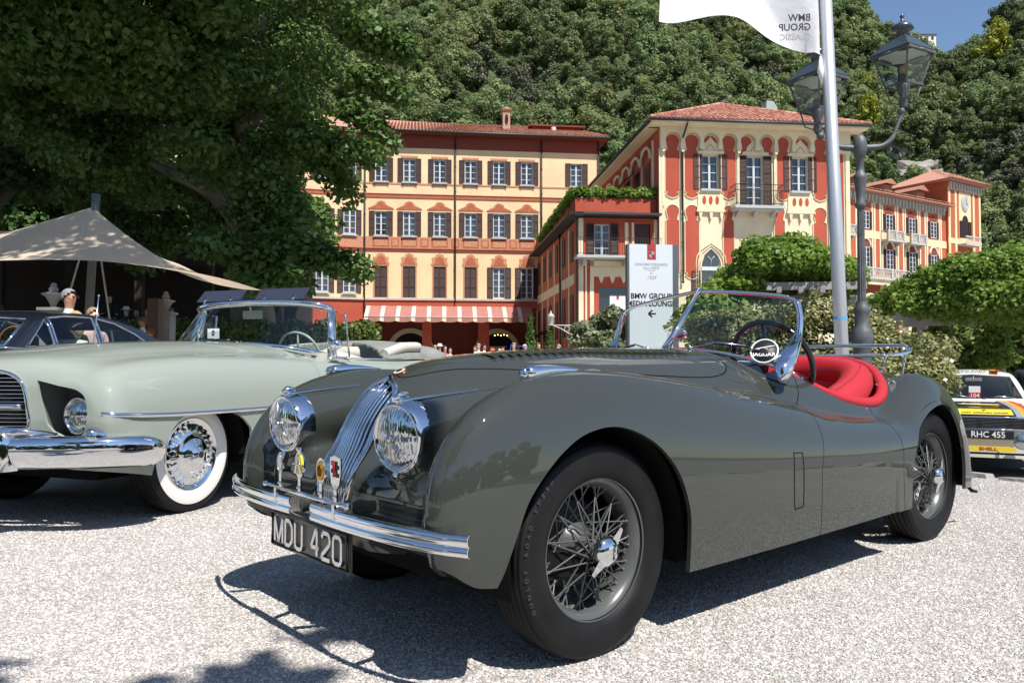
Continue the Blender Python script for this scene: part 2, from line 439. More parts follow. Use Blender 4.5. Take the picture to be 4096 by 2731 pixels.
def sdpoly(poly, fx=None):
    """signed distance (negative inside) to a polygon in two coordinates"""
    P = np.asarray([(p[0], p[1]) for p in poly], float); Q = np.roll(P, -1, 0)
    def f(a, b):
        a = np.asarray(a, float); sh = a.shape; a = a.ravel(); b = np.broadcast_to(b, sh).ravel()
        d = np.full(a.shape, 1e9); ins = np.zeros(a.shape, bool)
        for p, q in zip(P, Q):
            e = q - p; wx = a - p[0]; wy = b - p[1]; t = np.clip((wx * e[0] + wy * e[1]) / (e @ e + 1e-12), 0, 1)
            d = np.minimum(d, (wx - e[0] * t) ** 2 + (wy - e[1] * t) ** 2)
            c = (p[1] > b) != (q[1] > b)
            xi = p[0] + (b - p[1]) / (e[1] if abs(e[1]) > 1e-12 else 1e-12) * e[0]
            ins ^= c & (a < xi)
        return (np.where(ins, -1, 1) * np.sqrt(d)).reshape(sh)
    return f
def sp2(pts, n=6, closed=False): return [(p.x, p.y) for p in spl([(a, b, 0) for a, b in pts], n, closed)]
# ------------------------------------------------------------------ ground
def gravel_mat():
    m = bpy.data.materials.new('gravel'); m.use_nodes = True; nt = m.node_tree; b = nt.nodes['Principled BSDF']; M['gravel'] = m
    tc = nt.nodes.new('ShaderNodeTexCoord')
    v = nt.nodes.new('ShaderNodeTexVoronoi'); v.inputs['Scale'].default_value = 125; nt.links.new(tc.outputs['Object'], v.inputs['Vector'])
    cr = nt.nodes.new('ShaderNodeValToRGB'); e = cr.color_ramp.elements
    e[0].position = 0; e[0].color = (.33, .32, .30, 1); e[1].position = 1; e[1].color = (.70, .68, .65, 1)
    for p, c in ((.25, (.32, .305, .285, 1)), (.5, (.45, .425, .395, 1)), (.62, (.42, .36, .31, 1)), (.8, (.55, .535, .515, 1))):
        q = cr.color_ramp.elements.new(p); q.color = c
    sp = nt.nodes.new('ShaderNodeSeparateColor'); nt.links.new(v.outputs['Color'], sp.inputs[0]); nt.links.new(sp.outputs[0], cr.inputs[0])
    n = nt.nodes.new('ShaderNodeTexNoise'); n.inputs['Scale'].default_value = .9; n.inputs['Detail'].default_value = 5; nt.links.new(tc.outputs['Object'], n.inputs['Vector'])
    mr = nt.nodes.new('ShaderNodeMapRange'); mr.inputs[1].default_value = .3; mr.inputs[2].default_value = .7; mr.inputs[3].default_value = .88; mr.inputs[4].default_value = 1.1; nt.links.new(n.outputs[0], mr.inputs[0])
    sc = nt.nodes.new('ShaderNodeVectorMath'); sc.operation = 'SCALE'; nt.links.new(cr.outputs[0], sc.inputs[0]); nt.links.new(mr.outputs[0], sc.inputs['Scale']); nt.links.new(sc.outputs[0], b.inputs['Base Color'])
    b.inputs['Roughness'].default_value = .9; b.inputs['Specular IOR Level'].default_value = .25
    bp = nt.nodes.new('ShaderNodeBump'); bp.inputs['Strength'].default_value = 1; bp.inputs['Distance'].default_value = .010; bp.invert = True
    nt.links.new(v.outputs['Distance'], bp.inputs['Height']); nt.links.new(bp.outputs[0], b.inputs['Normal'])
    return m
GRAVEL = gravel_mat()
PEB = mat('pebble', (.5, .48, .45), .85, spec=.3)
nt = PEB.node_tree; b = nt.nodes['Principled BSDF']; oi = nt.nodes.new('ShaderNodeObjectInfo'); cr = nt.nodes.new('ShaderNodeValToRGB')
cr.color_ramp.elements[0].color = (.34, .33, .315, 1); cr.color_ramp.elements[1].color = (.74, .72, .69, 1)
for p, c in ((.2, (.34, .325, .305, 1)), (.45, (.48, .45, .42, 1)), (.58, (.43, .35, .29, 1)), (.66, (.54, .52, .50, 1)), (.85, (.60, .58, .56, 1))):
    q = cr.color_ramp.elements.new(p); q.color = c
nt.links.new(oi.outputs['Random'], cr.inputs[0]); nt.links.new(cr.outputs[0], b.inputs['Base Color'])
ASPH = mat('asphalt', (.20, .195, .19), .9, noise=(30, .2), bump=(300, .3, .004))
SOIL = mat('garden_soil', (.06, .06, .035), .95, noise=(.6, .4))
# lower ground sheet, then the gravel terrace whose right edge drops to the asphalt
E0 = np.array([3.80, 6.78]); ED = np.array([-.60, .80])      # a point on the terrace edge and its direction (away from the camera)
EN = np.array([-.80, -.60])                                   # towards the terrace
def rise(x, y):
    s = np.clip((-.5 * x + .87 * y - 6.6) / 4.0, 0, 1); s = s * s * (3 - 2 * s); return .27 * s * np.clip(1 - (x + 1) / 3, 0, 1)
m = MB(); m.add([(-700, -500, -.62), (700, -500, -.62), (700, 900, -.62), (-700, 900, -.62)], [(0, 1, 2, 3)]); o = m.build('terrain', SOIL, None); o['kind'] = 'structure'
m = MB(); m.add([(-8, 5, -.60), (60, -10, -.60), (60, 36, -.60), (-8, 36, -.60)], [(0, 1, 2, 3)]); o = m.build('asphalt_road', ASPH, None); o['kind'] = 'structure'
m = MB(); m.add([(-90, 16, -.01), (24, 16, -.01), (60, 34, -.01), (120, 120, -.01), (-90, 90, -.01), (-90, 16, -.7), (24, 16, -.7), (60, 34, -.7)], [(0, 1, 2, 3, 4), (0, 5, 6, 1), (1, 6, 7, 2)]); o = m.build('forecourt', GRAVEL, None); o['kind'] = 'structure'
ts = np.concatenate([[0], np.arange(.25, 14, .25), np.array([15, 18, 25, 40, 80, 200])]); ss = np.concatenate([np.array([-220, -80, -40, -25, -16]), np.arange(-12, 9, .3), np.array([10., 11.5])])
V = []; 
for s in ss:
    for t in ts:
        p = E0 + ED * s + EN * t; jag = .05 * math.sin(s * 7.1) + .03 * math.sin(s * 17.3) if t == 0 else 0
        p = p + EN * jag; V.append((p[0], p[1], float(rise(p[0], p[1]))))
nt_ = len(ts); F = [(i * nt_ + j, (i + 1) * nt_ + j, (i + 1) * nt_ + j + 1, i * nt_ + j + 1) for i in range(len(ss) - 1) for j in range(nt_ - 1)]
gme = npmesh('gravel_terrace', V, F, GRAVEL, smooth=True); gravel = link('gravel_terrace', gme); gravel['kind'] = 'structure'
gme.flip_normals() if gme.polygons[0].normal.z < 0 else None
# edging stones along the terrace edge
EDGE_ST = mat('edging_stone', (.34, .32, .29), .9, noise=(9, .3), bump=(30, .5, .02))
edge = thing('terrace_edging', 'low rough stone edging where the gravel terrace drops to the asphalt', 'kerb', (E0[0], E0[1], 0), math.atan2(ED[1], ED[0]))
def stone_mesh(seed):
    r = random.Random(seed); bm = bmesh.new(); bmesh.ops.create_cube(bm, size=1); bmesh.ops.bevel(bm, geom=bm.edges[:], offset=.12, segments=2, affect='EDGES')
    for v in bm.verts: v.co += Vector((r.uniform(-.05, .05), r.uniform(-.05, .05), r.uniform(-.06, .06)))
    me = bpy.data.meshes.new('edging_stone'); bm.to_mesh(me); bm.free(); me.materials.append(EDGE_ST); return me
STN = [stone_mesh(i) for i in range(5)]
s = -8.0
while s < 9:
    L_ = rnd.uniform(.22, .42); pmesh('edging_stone', STN[rnd.randrange(5)], edge, (s + L_ / 2, -.02 + rnd.uniform(-.02, .02), -.285 + rnd.uniform(-.02, .012)), (rnd.uniform(-.05, .05), rnd.uniform(-.05, .05), rnd.uniform(-.05, .05)), (L_ * .97, .22, .60)); s += L_
# loose pebbles over the gravel near the camera
def pebble_mesh(seed):
    r = random.Random(seed); bm = bmesh.new(); bmesh.ops.create_icosphere(bm, subdivisions=1, radius=1)
    for v in bm.verts: v.co *= r.uniform(.78, 1.15); v.co.z *= .62; v.co.x *= 1.2
    me = bpy.data.meshes.new('pebble'); bm.to_mesh(me); bm.free(); me.materials.append(PEB); return me
pc = bpy.data.collections.new('pebble_kinds')
for i in range(6): pc.objects.link(bpy.data.objects.new('pebble_kind', pebble_mesh(i)))
npts = 0; PX = []
def area(y0, y1, n, s):
    yy = nr.uniform(y0, y1, n); hw = .72 * yy + .3; xx = nr.uniform(-1, 1, n) * hw
    k = ((np.stack([xx, yy], 1) - E0) @ EN) > .04
    return np.stack([xx, yy, rise(xx, yy)], 1)[k]
pp = np.concatenate([area(1.7, 3.2, 85000, 1), area(3.2, 5.0, 95000, 1), area(5.0, 8.0, 70000, 1)])
pme = bpy.data.meshes.new('loose_gravel'); pme.vertices.add(len(pp)); pme.vertices.foreach_set('co', pp.astype(np.float32).ravel()); pme.update()
lg = link('loose_gravel', pme); tag(lg, 'pale grey pebbles lying loose over the gravel terrace', 'gravel', kind='stuff')
ng = bpy.data.node_groups.new('scatter_pebbles', 'GeometryNodeTree'); ng.interface.new_socket('Geometry', in_out='INPUT', socket_type='NodeSocketGeometry'); ng.interface.new_socket('Geometry', in_out='OUTPUT', socket_type='NodeSocketGeometry')
gi = ng.nodes.new('NodeGroupInput'); go = ng.nodes.new('NodeGroupOutput'); ci = ng.nodes.new('GeometryNodeCollectionInfo'); ci.inputs[0].default_value = pc; ci.inputs[1].default_value = True
ip = ng.nodes.new('GeometryNodeInstanceOnPoints'); ip.inputs['Pick Instance'].default_value = True
rv = ng.nodes.new('FunctionNodeRandomValue'); rv.data_type = 'FLOAT_VECTOR'; rv.inputs[0].default_value = (-.5, -.5, 0); rv.inputs[1].default_value = (.5, .5, 6.28)
rs = ng.nodes.new('FunctionNodeRandomValue'); rs.data_type = 'FLOAT'; rs.inputs[2].default_value = .0026; rs.inputs[3].default_value = .0062
m2p = ng.nodes.new('GeometryNodeMeshToPoints')
ng.links.new(gi.outputs[0], m2p.inputs[0]); ng.links.new(m2p.outputs[0], ip.inputs['Points']); ng.links.new(ci.outputs[0], ip.inputs['Instance']); ng.links.new(rv.outputs[0], ip.inputs['Rotation']); ng.links.new(rs.outputs[1], ip.inputs['Scale']); ng.links.new(ip.outputs[0], go.inputs[0])
md = lg.modifiers.new('scatter', 'NODES'); md.node_group = ng
# ------------------------------------------------------------------ the wooded hillside
HILL_M = mat('hillside_ground', (.055, .085, .028), .95, noise=(.12, .4))
ROCK = mat('rock_grey', (.27, .245, .225), .9, noise=(.35, .3), bump=(1.2, .8, .6))
def az_e(a):   # elevation tangent of the skyline for azimuth a (deg)
    return np.interp(a, [-45, -30, -10, 5, 15, 23, 25.0, 27.3, 28.8, 30.5, 32.5, 36, 45], [.52, .56, .60, .58, .53, .455, .425, .385, .378, .395, .445, .48, .46])
def foot(a): return np.interp(a, [-45, -10, 8, 18, 26, 34, 45], [78, 84, 88, 104, 124, 122, 118])
def hill_h(x, y):
    a = np.degrees(np.arctan2(x, np.maximum(y, 1))); d = np.hypot(x, y); f = foot(a); e = az_e(a) / np.cos(np.radians(a)) ** 0 * np.cos(np.radians(a))
    sl = .80; zr = sl * f * e / (sl - e)
    z = sl * (d - f)
    z = np.where(z < zr, z, zr + (z - zr) * -.25)
    n = 5.0 * np.sin(x * .047 + 1.3) * np.sin(y * .041) + 2.5 * np.sin(x * .11 + y * .07) + 1.6 * np.sin(x * .21 - y * .17)
    return np.maximum(z + n * np.clip(z / 30, 0, 1) * np.clip((zr - z) / 40, .15, 1), -.5)
xs = np.arange(-260, 300, 6.0); ys = np.arange(66, 430, 6.0); Xg, Yg = np.meshgrid(xs, ys, indexing='ij'); Zg = hill_h(Xg, Yg)
V = np.stack([Xg, Yg, Zg], -1).reshape(-1, 3); ny = len(ys)
I, J = np.meshgrid(np.arange(len(xs) - 1), np.arange(ny - 1), indexing='ij'); q = (I * ny + J).ravel(); F = np.stack([q, q + ny, q + ny + 1, q + 1], 1)
hill = link('hillside', npmesh('hillside', V, F, HILL_M)); hill['kind'] = 'structure'
LEAF_H = leaf_mat('hill_leaves', (.135, .185, .065), (.27, .325, .145), .35, .42)
LEAF_HY = leaf_mat('hill_leaves_yellow', (.20, .24, .02), (.36, .36, .04), .5, .3, rand=False)
LEAF_HG = leaf_mat('hill_scrub', (.105, .12, .065), (.17, .175, .11), .5, .15)
BARK = mat('bark', (.085, .07, .055), .95, noise=(3, .35), bump=(12, .6, .03))
def leaf_cloud(blobs, n, size, seed, up=.35, inner=.55, fold=False, jit=.55):
    """leaf-sized faces spread over and inside a set of ellipsoidal clumps: (centre, radii)"""
    r = np.random.default_rng(seed); B = np.array([[*c, *(q if hasattr(q, '__len__') else (q, q, q))] for c, q in blobs], float)
    wgt = (B[:, 3] * B[:, 4] + B[:, 3] * B[:, 5]); wgt /= wgt.sum(); k = r.choice(len(B), n, p=wgt)
    d = r.normal(size=(n, 3)); d /= np.linalg.norm(d, axis=1, keepdims=True); rad = inner + (1 - inner) * r.random((n, 1)) ** .6
    P = B[k, :3] + d * rad * B[k, 3:6]
    N = d * .8 + r.normal(size=(n, 3)) * jit + np.array([0, 0, up]); N /= np.linalg.norm(N, axis=1, keepdims=True)
    T = np.cross(N, r.normal(size=(n, 3))); T /= np.linalg.norm(T, axis=1, keepdims=True); U = np.cross(N, T)
    s = (size * r.uniform(.6, 1.3, (n, 1))); A, Bq = T * s, U * s * r.uniform(.55, .9, (n, 1))
    if fold:
        Bq = Bq * 1.1; dr = N * s * r.uniform(.05, .4, (n, 1))
        V = np.stack([P - A - dr * .5, P - Bq + A * .12 - dr, P + A * 1.1 - dr * .8, P + Bq + A * .12 - dr], 1).reshape(-1, 3); b = np.arange(n)[:, None] * 4
        F = np.stack([b + np.array([[0, 1, 2]]), b + np.array([[0, 2, 3]])], 1).reshape(-1, 3)
    else:
        V = np.stack([P - A, P - Bq + A * .1, P + A, P + Bq + A * .1], 1).reshape(-1, 3); b = np.arange(n)[:, None] * 4; F = b + np.array([[0, 1, 2, 3]])
    return V, F
def hill_crown(seed, mt):
    r = random.Random(seed); bl = [((0, 0, 3.4), (2.0, 2.0, 1.9))]
    for i in range(24):
        a = i * 2.4 + r.uniform(-.6, .6); q = r.uniform(.6, 3.0); bl.append(((q * math.cos(a), q * math.sin(a), r.uniform(1.2, 5.6) - .42 * q), (r.uniform(.5, 1.1), r.uniform(.5, 1.1), r.uniform(.45, .9))))
    bl.append(((r.uniform(-.5, .5), r.uniform(-.5, .5), 5.4), (1.0, 1.0, .9)))
    V, F = leaf_cloud(bl, 3600, .20, seed, .6, .45, False, .42); return npmesh('crown', V, F, mt, smooth=False)
CROWNS = [hill_crown(100 + i, LEAF_H) for i in range(6)]; CROWN_Y = hill_crown(120, LEAF_HY); CROWN_G = [hill_crown(130 + i, LEAF_HG) for i in range(2)]
m = MB(); m.tube([(0, 0, -1.5), (.1, 0, 1.5), (0, .1, 3.4)], [.28, .2, .08], 6); m.tube([(.1, 0, 1.2), (1.0, .3, 2.9)], [.12, .05], 5); m.tube([(0, 0, 1.4), (-.9, -.5, 3.0)], [.12, .05], 5); TRUNK_H = m.mesh('trunk', BARK)
# jittered grid of trees over the visible slope
cand = []
rr = np.random.default_rng(5)
for gx in np.arange(-150, 245, 4.5):
    for gy in np.arange(90, 330, 4.9):
        x, y = gx + rr.uniform(-2.2, 2.2), gy + rr.uniform(-2.4, 2.4); z = float(hill_h(np.array(x), np.array(y)))
        a = math.degrees(math.atan2(x, y)); d = math.hypot(x, y)
        if z < 2 or a < -40 or a > 38: continue
        zr = .8 * float(foot(a)) * float(az_e(a)) * math.cos(R(a)) / (.8 - float(az_e(a)) * math.cos(R(a)))
        if .8 * (d - float(foot(a))) > zr + 6: continue
        e = (z + 3 - .93) / y
        if e > .62: continue
        cand.append((d, x, y, z, a, e))
cand.sort()
def vis(c): return c[4] > -8 and c[5] > .26 - (.10 if c[4] > 22 else 0)
near = [c for c in cand if vis(c)]; n_ind = 290
indiv = set(near[:n_ind]); rest_ = [c for c in cand if c not in indiv]
for c in near[:n_ind]:
    d, x, y, z, a, e = c
    g = 2.2 * math.sin(x * .09 + y * .05) + math.sin(x * .05 - y * .11); grey = g > 2.35
    t = thing('hill_tree', 'grey-brown thin tree among greener ones on the steep hillside' if grey else 'leafy green tree on the steep wooded hillside behind the hotel', 'tree', (x, y, z - .3), rnd.uniform(0, 6.28), 'grey scrub trees on the hillside' if grey else 'trees covering the hillside')
    s = rnd.uniform(.75, 1.45) * (.8 if grey else 1); t.scale = (s * rnd.uniform(.9, 1.15), s, s * rnd.uniform(.85, 1.25))
    pmesh('crown', (rnd.choice(CROWN_G) if grey else rnd.choice(CROWNS)), t); pmesh('trunk', TRUNK_H, t)
# the remaining wood: one mass
wc = bpy.data.collections.new('wood_kinds')
for i in range(5): wc.objects.link(bpy.data.objects.new('wood_kind', CROWNS[i]))
wp = np.array([(c[1], c[2], c[3] - .3) for c in rest_], np.float32); wme = bpy.data.meshes.new('hillside_wood'); wme.vertices.add(len(wp)); wme.vertices.foreach_set('co', wp.ravel()); wme.update()
hw_ = link('hillside_wood', wme); tag(hw_, 'dense wood covering the upper hillside up to the skyline', 'wood', kind='stuff')
def scatter(o, coll, smin_, smax_, tilt=.1):
    ng = bpy.data.node_groups.new('scatter', 'GeometryNodeTree'); ng.interface.new_socket('Geometry', in_out='INPUT', socket_type='NodeSocketGeometry'); ng.interface.new_socket('Geometry', in_out='OUTPUT', socket_type='NodeSocketGeometry')
    gi = ng.nodes.new('NodeGroupInput'); go = ng.nodes.new('NodeGroupOutput'); ci = ng.nodes.new('GeometryNodeCollectionInfo'); ci.inputs[0].default_value = coll; ci.inputs[1].default_value = True
    ip = ng.nodes.new('GeometryNodeInstanceOnPoints'); ip.inputs['Pick Instance'].default_value = True
    rv = ng.nodes.new('FunctionNodeRandomValue'); rv.data_type = 'FLOAT_VECTOR'; rv.inputs[0].default_value = (-tilt, -tilt, 0); rv.inputs[1].default_value = (tilt, tilt, 6.28)
    rs = ng.nodes.new('FunctionNodeRandomValue'); rs.data_type = 'FLOAT'; rs.inputs[2].default_value = smin_; rs.inputs[3].default_value = smax_
    mp = ng.nodes.new('GeometryNodeMeshToPoints'); L_ = ng.links.new
    L_(gi.outputs[0], mp.inputs[0]); L_(mp.outputs[0], ip.inputs['Points']); L_(ci.outputs[0], ip.inputs['Instance']); L_(rv.outputs[0], ip.inputs['Rotation']); L_(rs.outputs[1], ip.inputs['Scale']); L_(ip.outputs[0], go.inputs[0])
    o.modifiers.new('scatter', 'NODES').node_group = ng
scatter(hw_, wc, .75, 1.4)
uy = rr.uniform(84, 330, 5200); ux = uy * np.tan(np.radians(rr.uniform(-11, 36, 5200))); uz = hill_h(ux, uy); ok = uz > 1.0
up_ = np.stack([ux, uy, uz - .35], 1)[ok].astype(np.float32); ume = bpy.data.meshes.new('hillside_undergrowth'); ume.vertices.add(len(up_)); ume.vertices.foreach_set('co', up_.ravel()); ume.update()
hu_ = link('hillside_undergrowth', ume); tag(hu_, 'low green undergrowth between the trees of the hillside', 'undergrowth', kind='stuff'); scatter(hu_, wc, .28, .55)
# a yellow flowering tree, bare rock and a white house near the skyline
def onhill(u, v, off=0):
    """first point of the hillside seen in direction (u, v) of the frame (2352 wide)"""
    dx, dz = (u - 1176) / 1829, (837 - v) / 1829
    for y in np.arange(88, 420, .5):
        if float(hill_h(np.array(dx * y), np.array(y))) + off > .933 + dz * y: return dx * y, y, float(hill_h(np.array(dx * y), np.array(y)))
    return dx * 250, 250, dz * 250
for (u, v, s, lab) in ((1990, 262, 1.0, 'yellow-green flowering tree beside the left street lantern'), (2285, 120, 1.35, 'yellow-green flowering tree high on the slope below the skyline notch'), (1985, 200, .8, 'small yellow-green tree just above a larger yellow one')):
    x, y, z = onhill(u, v, 4); t = thing('yellow_tree', lab, 'tree', (x, y - 2, z + .5), 0); t.scale = (s * 1.05, s, s * 1.3); pmesh('crown', CROWN_Y, t); pmesh('trunk', TRUNK_H, t)
def rock_mesh(seed):
    r = random.Random(seed); bm = bmesh.new(); bmesh.ops.create_icosphere(bm, subdivisions=3, radius=1)
    for v in bm.verts:
        n = v.co.normalized(); v.co = n * (1 + .25 * math.sin(n.x * 5 + seed) * math.sin(n.z * 6) + r.uniform(-.10, .10))
    me = bpy.data.meshes.new('rock_outcrop'); bm.to_mesh(me); bm.free(); me.materials.append(ROCK); return me
for i, (u, v, sx, sz, lab) in enumerate(((1660, 215, 3.2, 4.0, 'bare rock patch on the slope above the red villa roof'), (2060, 320, 4.5, 4.0, 'bare grey rock face above the far wing'), (2110, 375, 6, 3.5, 'pale rock face right behind the clock tower'), (1590, 190, 3, 3, 'small grey rock among trees above the red villa'))):
    x, y, z = onhill(u, v, 3); o = link('rock_outcrop', rock_mesh(i)); o.location = (x, y - .5, z + .9); o.scale = (sx * .75, 1.6, sz * .7); tag(o, lab, 'rock')
hy = 262.0; hs_ = thing('hilltop_house', 'small white house on the skyline beside the street lantern top', 'house', ((2140 - 1176) / 1829 * hy, hy, .933 + (837 - 80) / 1829 * hy))
m = MB(); m.box(-3, 3, 0, 5, -6, 1.2); m.build('wall', mat('house_white', (.7, .68, .63), .8), hs_); m = MB(); m.add([(-3.3, -.4, 1.2), (3.3, -.4, 1.2), (3.3, 5.4, 1.2), (-3.3, 5.4, 1.2), (0, 2.5, 2.3)], [(0, 1, 4), (1, 2, 4), (2, 3, 4), (3, 0, 4)]); m.build('roof', TILE if 'roof_tile' in M else mat('roof_plain', (.3, .12, .08), .9), hs_)
m = MB()
for k in range(3): m.box(-2.4 + k * 1.9, -1.6 + k * 1.9, -.04, 0, -.6, .6)
m.build('window', BLACK_P, hs_)
# ------------------------------------------------------------------ buildings
W_YEL = mat('wall_ochre', (.76, .555, .325), .9, noise=(.55, .13), bump=(40, .15, .01))
W_RED = mat('wall_red', (.40, .075, .040), .9, noise=(.6, .16), bump=(40, .15, .01))
W_CREAM = mat('wall_cream', (.70, .60, .41), .9, noise=(.8, .13))
W_TERRA = mat('paint_terracotta', (.40, .115, .055), .9, noise=(5.0, .22))
W_TERRA2 = mat('paint_terracotta_pale', (.50, .23, .13), .9, noise=(9.0, .28))
W_BROWN = mat('paint_frieze', (.20, .045, .028), .9, noise=(3, .1))
SHUT = mat('shutter_brown', (.050, .020, .016), .6)
WHITE_W = mat('window_white', (.55, .57, .60), .5)
SILL = mat('stone_sill', (.42, .43, .42), .8, noise=(6, .1))
CURT = mat('curtain', (.72, .72, .74), .9)
PIPE = mat('downpipe_iron', (.035, .028, .026), .5, .3)
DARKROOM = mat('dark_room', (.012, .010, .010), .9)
GUTTER = mat('gutter', (.05, .055, .055), .5, .4)
STONE = mat('pale_stone', (.44, .43, .40), .85, noise=(4, .15))
def tile_mat(name, c1, c2):
    m = mat(name, c1, .85); nt = m.node_tree; b = nt.nodes['Principled BSDF']; oi = nt.nodes.new('ShaderNodeObjectInfo'); ge = nt.nodes.new('ShaderNodeNewGeometry')
    ad = nt.nodes.new('ShaderNodeMath'); ad.operation = 'ADD'; nt.links.new(oi.outputs['Random'], ad.inputs[0]); nt.links.new(ge.outputs['Random Per Island'], ad.inputs[1])
    fr = nt.nodes.new('ShaderNodeMath'); fr.operation = 'FRACT'; nt.links.new(ad.outputs[0], fr.inputs[0])
    mx = nt.nodes.new('ShaderNodeMix'); mx.data_type = 'RGBA'; mx.inputs[6].default_value = (*c1, 1); mx.inputs[7].default_value = (*c2, 1)
    nt.links.new(fr.outputs[0], mx.inputs[0]); nt.links.new(mx.outputs[2], b.inputs['Base Color']); return m
TILE = tile_mat('roof_tile', (.24, .075, .045), (.46, .24, .16))
TILE2 = tile_mat('roof_tile_bright', (.33, .10, .06), (.58, .33, .24))
_wc = {}
def wall_mesh(name, x0, x1, z0, z1, holes, mats, rev=.18, y=0.0):
    xs = sorted({x0, x1, *[h[0] for h in holes], *[h[1] for h in holes]}); zs = sorted({z0, z1, *[h[2] for h in holes], *[h[3] for h in holes]})
    m = MB()
    for i in range(len(xs) - 1):
        for j in range(len(zs) - 1):
            cx, cz = (xs[i] + xs[i + 1]) / 2, (zs[j] + zs[j + 1]) / 2
            if any(h[0] < cx < h[1] and h[2] < cz < h[3] for h in holes): continue
            m.add([(xs[i], y, zs[j]), (xs[i + 1], y, zs[j]), (xs[i + 1], y, zs[j + 1]), (xs[i], y, zs[j + 1])], [(0, 1, 2, 3)])
    for a, b, c, d in holes:
        q = [(a, c), (b, c), (b, d), (a, d)]
        for k in range(4):
            p, r = q[k], q[(k + 1) % 4]; m.add([(p[0], y, p[1]), (r[0], y, r[1]), (r[0], y + rev, r[1]), (p[0], y + rev, p[1])], [(0, 1, 2, 3)])
    return m
def cached(key, fn):
    if key not in _wc: _wc[key] = fn()
    return _wc[key]
def shutter_mesh(w_, h_):
    def f():
        m = MB(); t = .05; m.box(0, .06, -t, 0, 0, h_); m.box(w_ - .06, w_, -t, 0, 0, h_)
        for z in (0, h_ / 3 - .03, 2 * h_ / 3 - .03, h_ - .06): m.box(.06, w_ - .06, -t + .004, -.004, z, z + .06)
        n = int(h_ / .075)
        for k in range(n):
            z = .05 + k * (h_ - .08) / n; m.add([(.06, -.008, z + .05), (w_ - .06, -.008, z + .05), (w_ - .06, -.042, z), (.06, -.042, z)], [(0, 1, 2, 3)])
        m.add([(.06, -.006, .05), (w_ - .06, -.006, .05), (w_ - .06, -.006, h_ - .05), (.06, -.006, h_ - .05)], [(0, 1, 2, 3)])
        return m.mesh('shutter', SHUT)
    return cached(('sh', round(w_, 3), round(h_, 3)), f)
def window(b, x, z0, z1, w_, rows=4, shut=.42, curtain=1, closed=False, rev=.16, sill=True, mk=True):
    h = z1 - z0
    def fm():
        m = MB(); m.box(-w_ / 2, -w_ / 2 + .06, 0, .06, 0, h); m.box(w_ / 2 - .06, w_ / 2, 0, .06, 0, h); m.box(-w_ / 2 + .06, w_ / 2 - .06, 0, .06, 0, .09); m.box(-w_ / 2 + .06, w_ / 2 - .06, 0, .06, h - .07, h)
        m.box(-.06, .06, -.012, .05, .09, h - .07)
        for k in range(1, rows):
            z = h * k / rows; m.box(-w_ / 2 + .06, -.06, .008, .05, z - .018, z + .018); m.box(.06, w_ / 2 - .06, .008, .05, z - .018, z + .018)
        return m.mesh('window', WHITE_W)
    fr = pmesh('window', cached(('fr', round(w_, 3), round(h, 3), rows), fm), b, (x, rev, z0))
    def fp_():
        m = MB(); m.add([(-w_ / 2, .045, 0), (w_ / 2, .045, 0), (w_ / 2, .045, h), (-w_ / 2, .045, h)], [(0, 1, 2, 3)]); return m.mesh('pane', WINDOW)
    pmesh('pane', cached(('pn', round(w_, 3), round(h, 3)), fp_), fr)
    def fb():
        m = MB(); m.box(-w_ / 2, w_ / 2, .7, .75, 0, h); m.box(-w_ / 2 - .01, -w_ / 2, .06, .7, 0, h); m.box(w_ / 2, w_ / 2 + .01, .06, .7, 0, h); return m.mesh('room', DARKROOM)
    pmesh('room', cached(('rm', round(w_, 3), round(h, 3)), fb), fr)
    if curtain:
        def fc():
            m = MB(); n = 14; ww = w_ / 2 - .07
            for sgn in ((-1, 1) if curtain == 1 else (-1, 1)):
                span = ww if curtain == 1 else ww * .45
                vs = []
                for k in range(n + 1):
                    u = sgn * (ww - span * k / n) ; yy = .12 + .025 * math.sin(k * 2.4)
                    vs += [(u, yy, .04), (u, yy, h * (.97 if curtain == 1 else .97))]
                m.add(vs, [(2 * k, 2 * k + 2, 2 * k + 3, 2 * k + 1) for k in range(n)], True)
            return m.mesh('curtain', CURT)
        pmesh('curtain', cached(('cu', round(w_, 3), round(h, 3), curtain), fc), fr)
    if sill:
        def fs():
            m = MB(); m.box(-w_ / 2 - .12, w_ / 2 + .12, -.16, rev, -.11, 0); return m.mesh('sill', SILL)
        pmesh('sill', cached(('si', round(w_, 3), rev), fs), fr, (0, -rev, 0))
    if closed:
        me = shutter_mesh(w_ / 2 - .004, h)
        pmesh('shutter', me, fr, (-w_ / 2, -.06, 0)); pmesh('shutter', me, fr, (.004, -.06, 0))
    elif shut:
        me = shutter_mesh(shut, h)
        pmesh('shutter', me, fr, (-w_ / 2 - shut - .01, -rev - .012, 0)); pmesh('shutter', me, fr, (w_ / 2 + .01, -rev - .012, 0))
    return fr
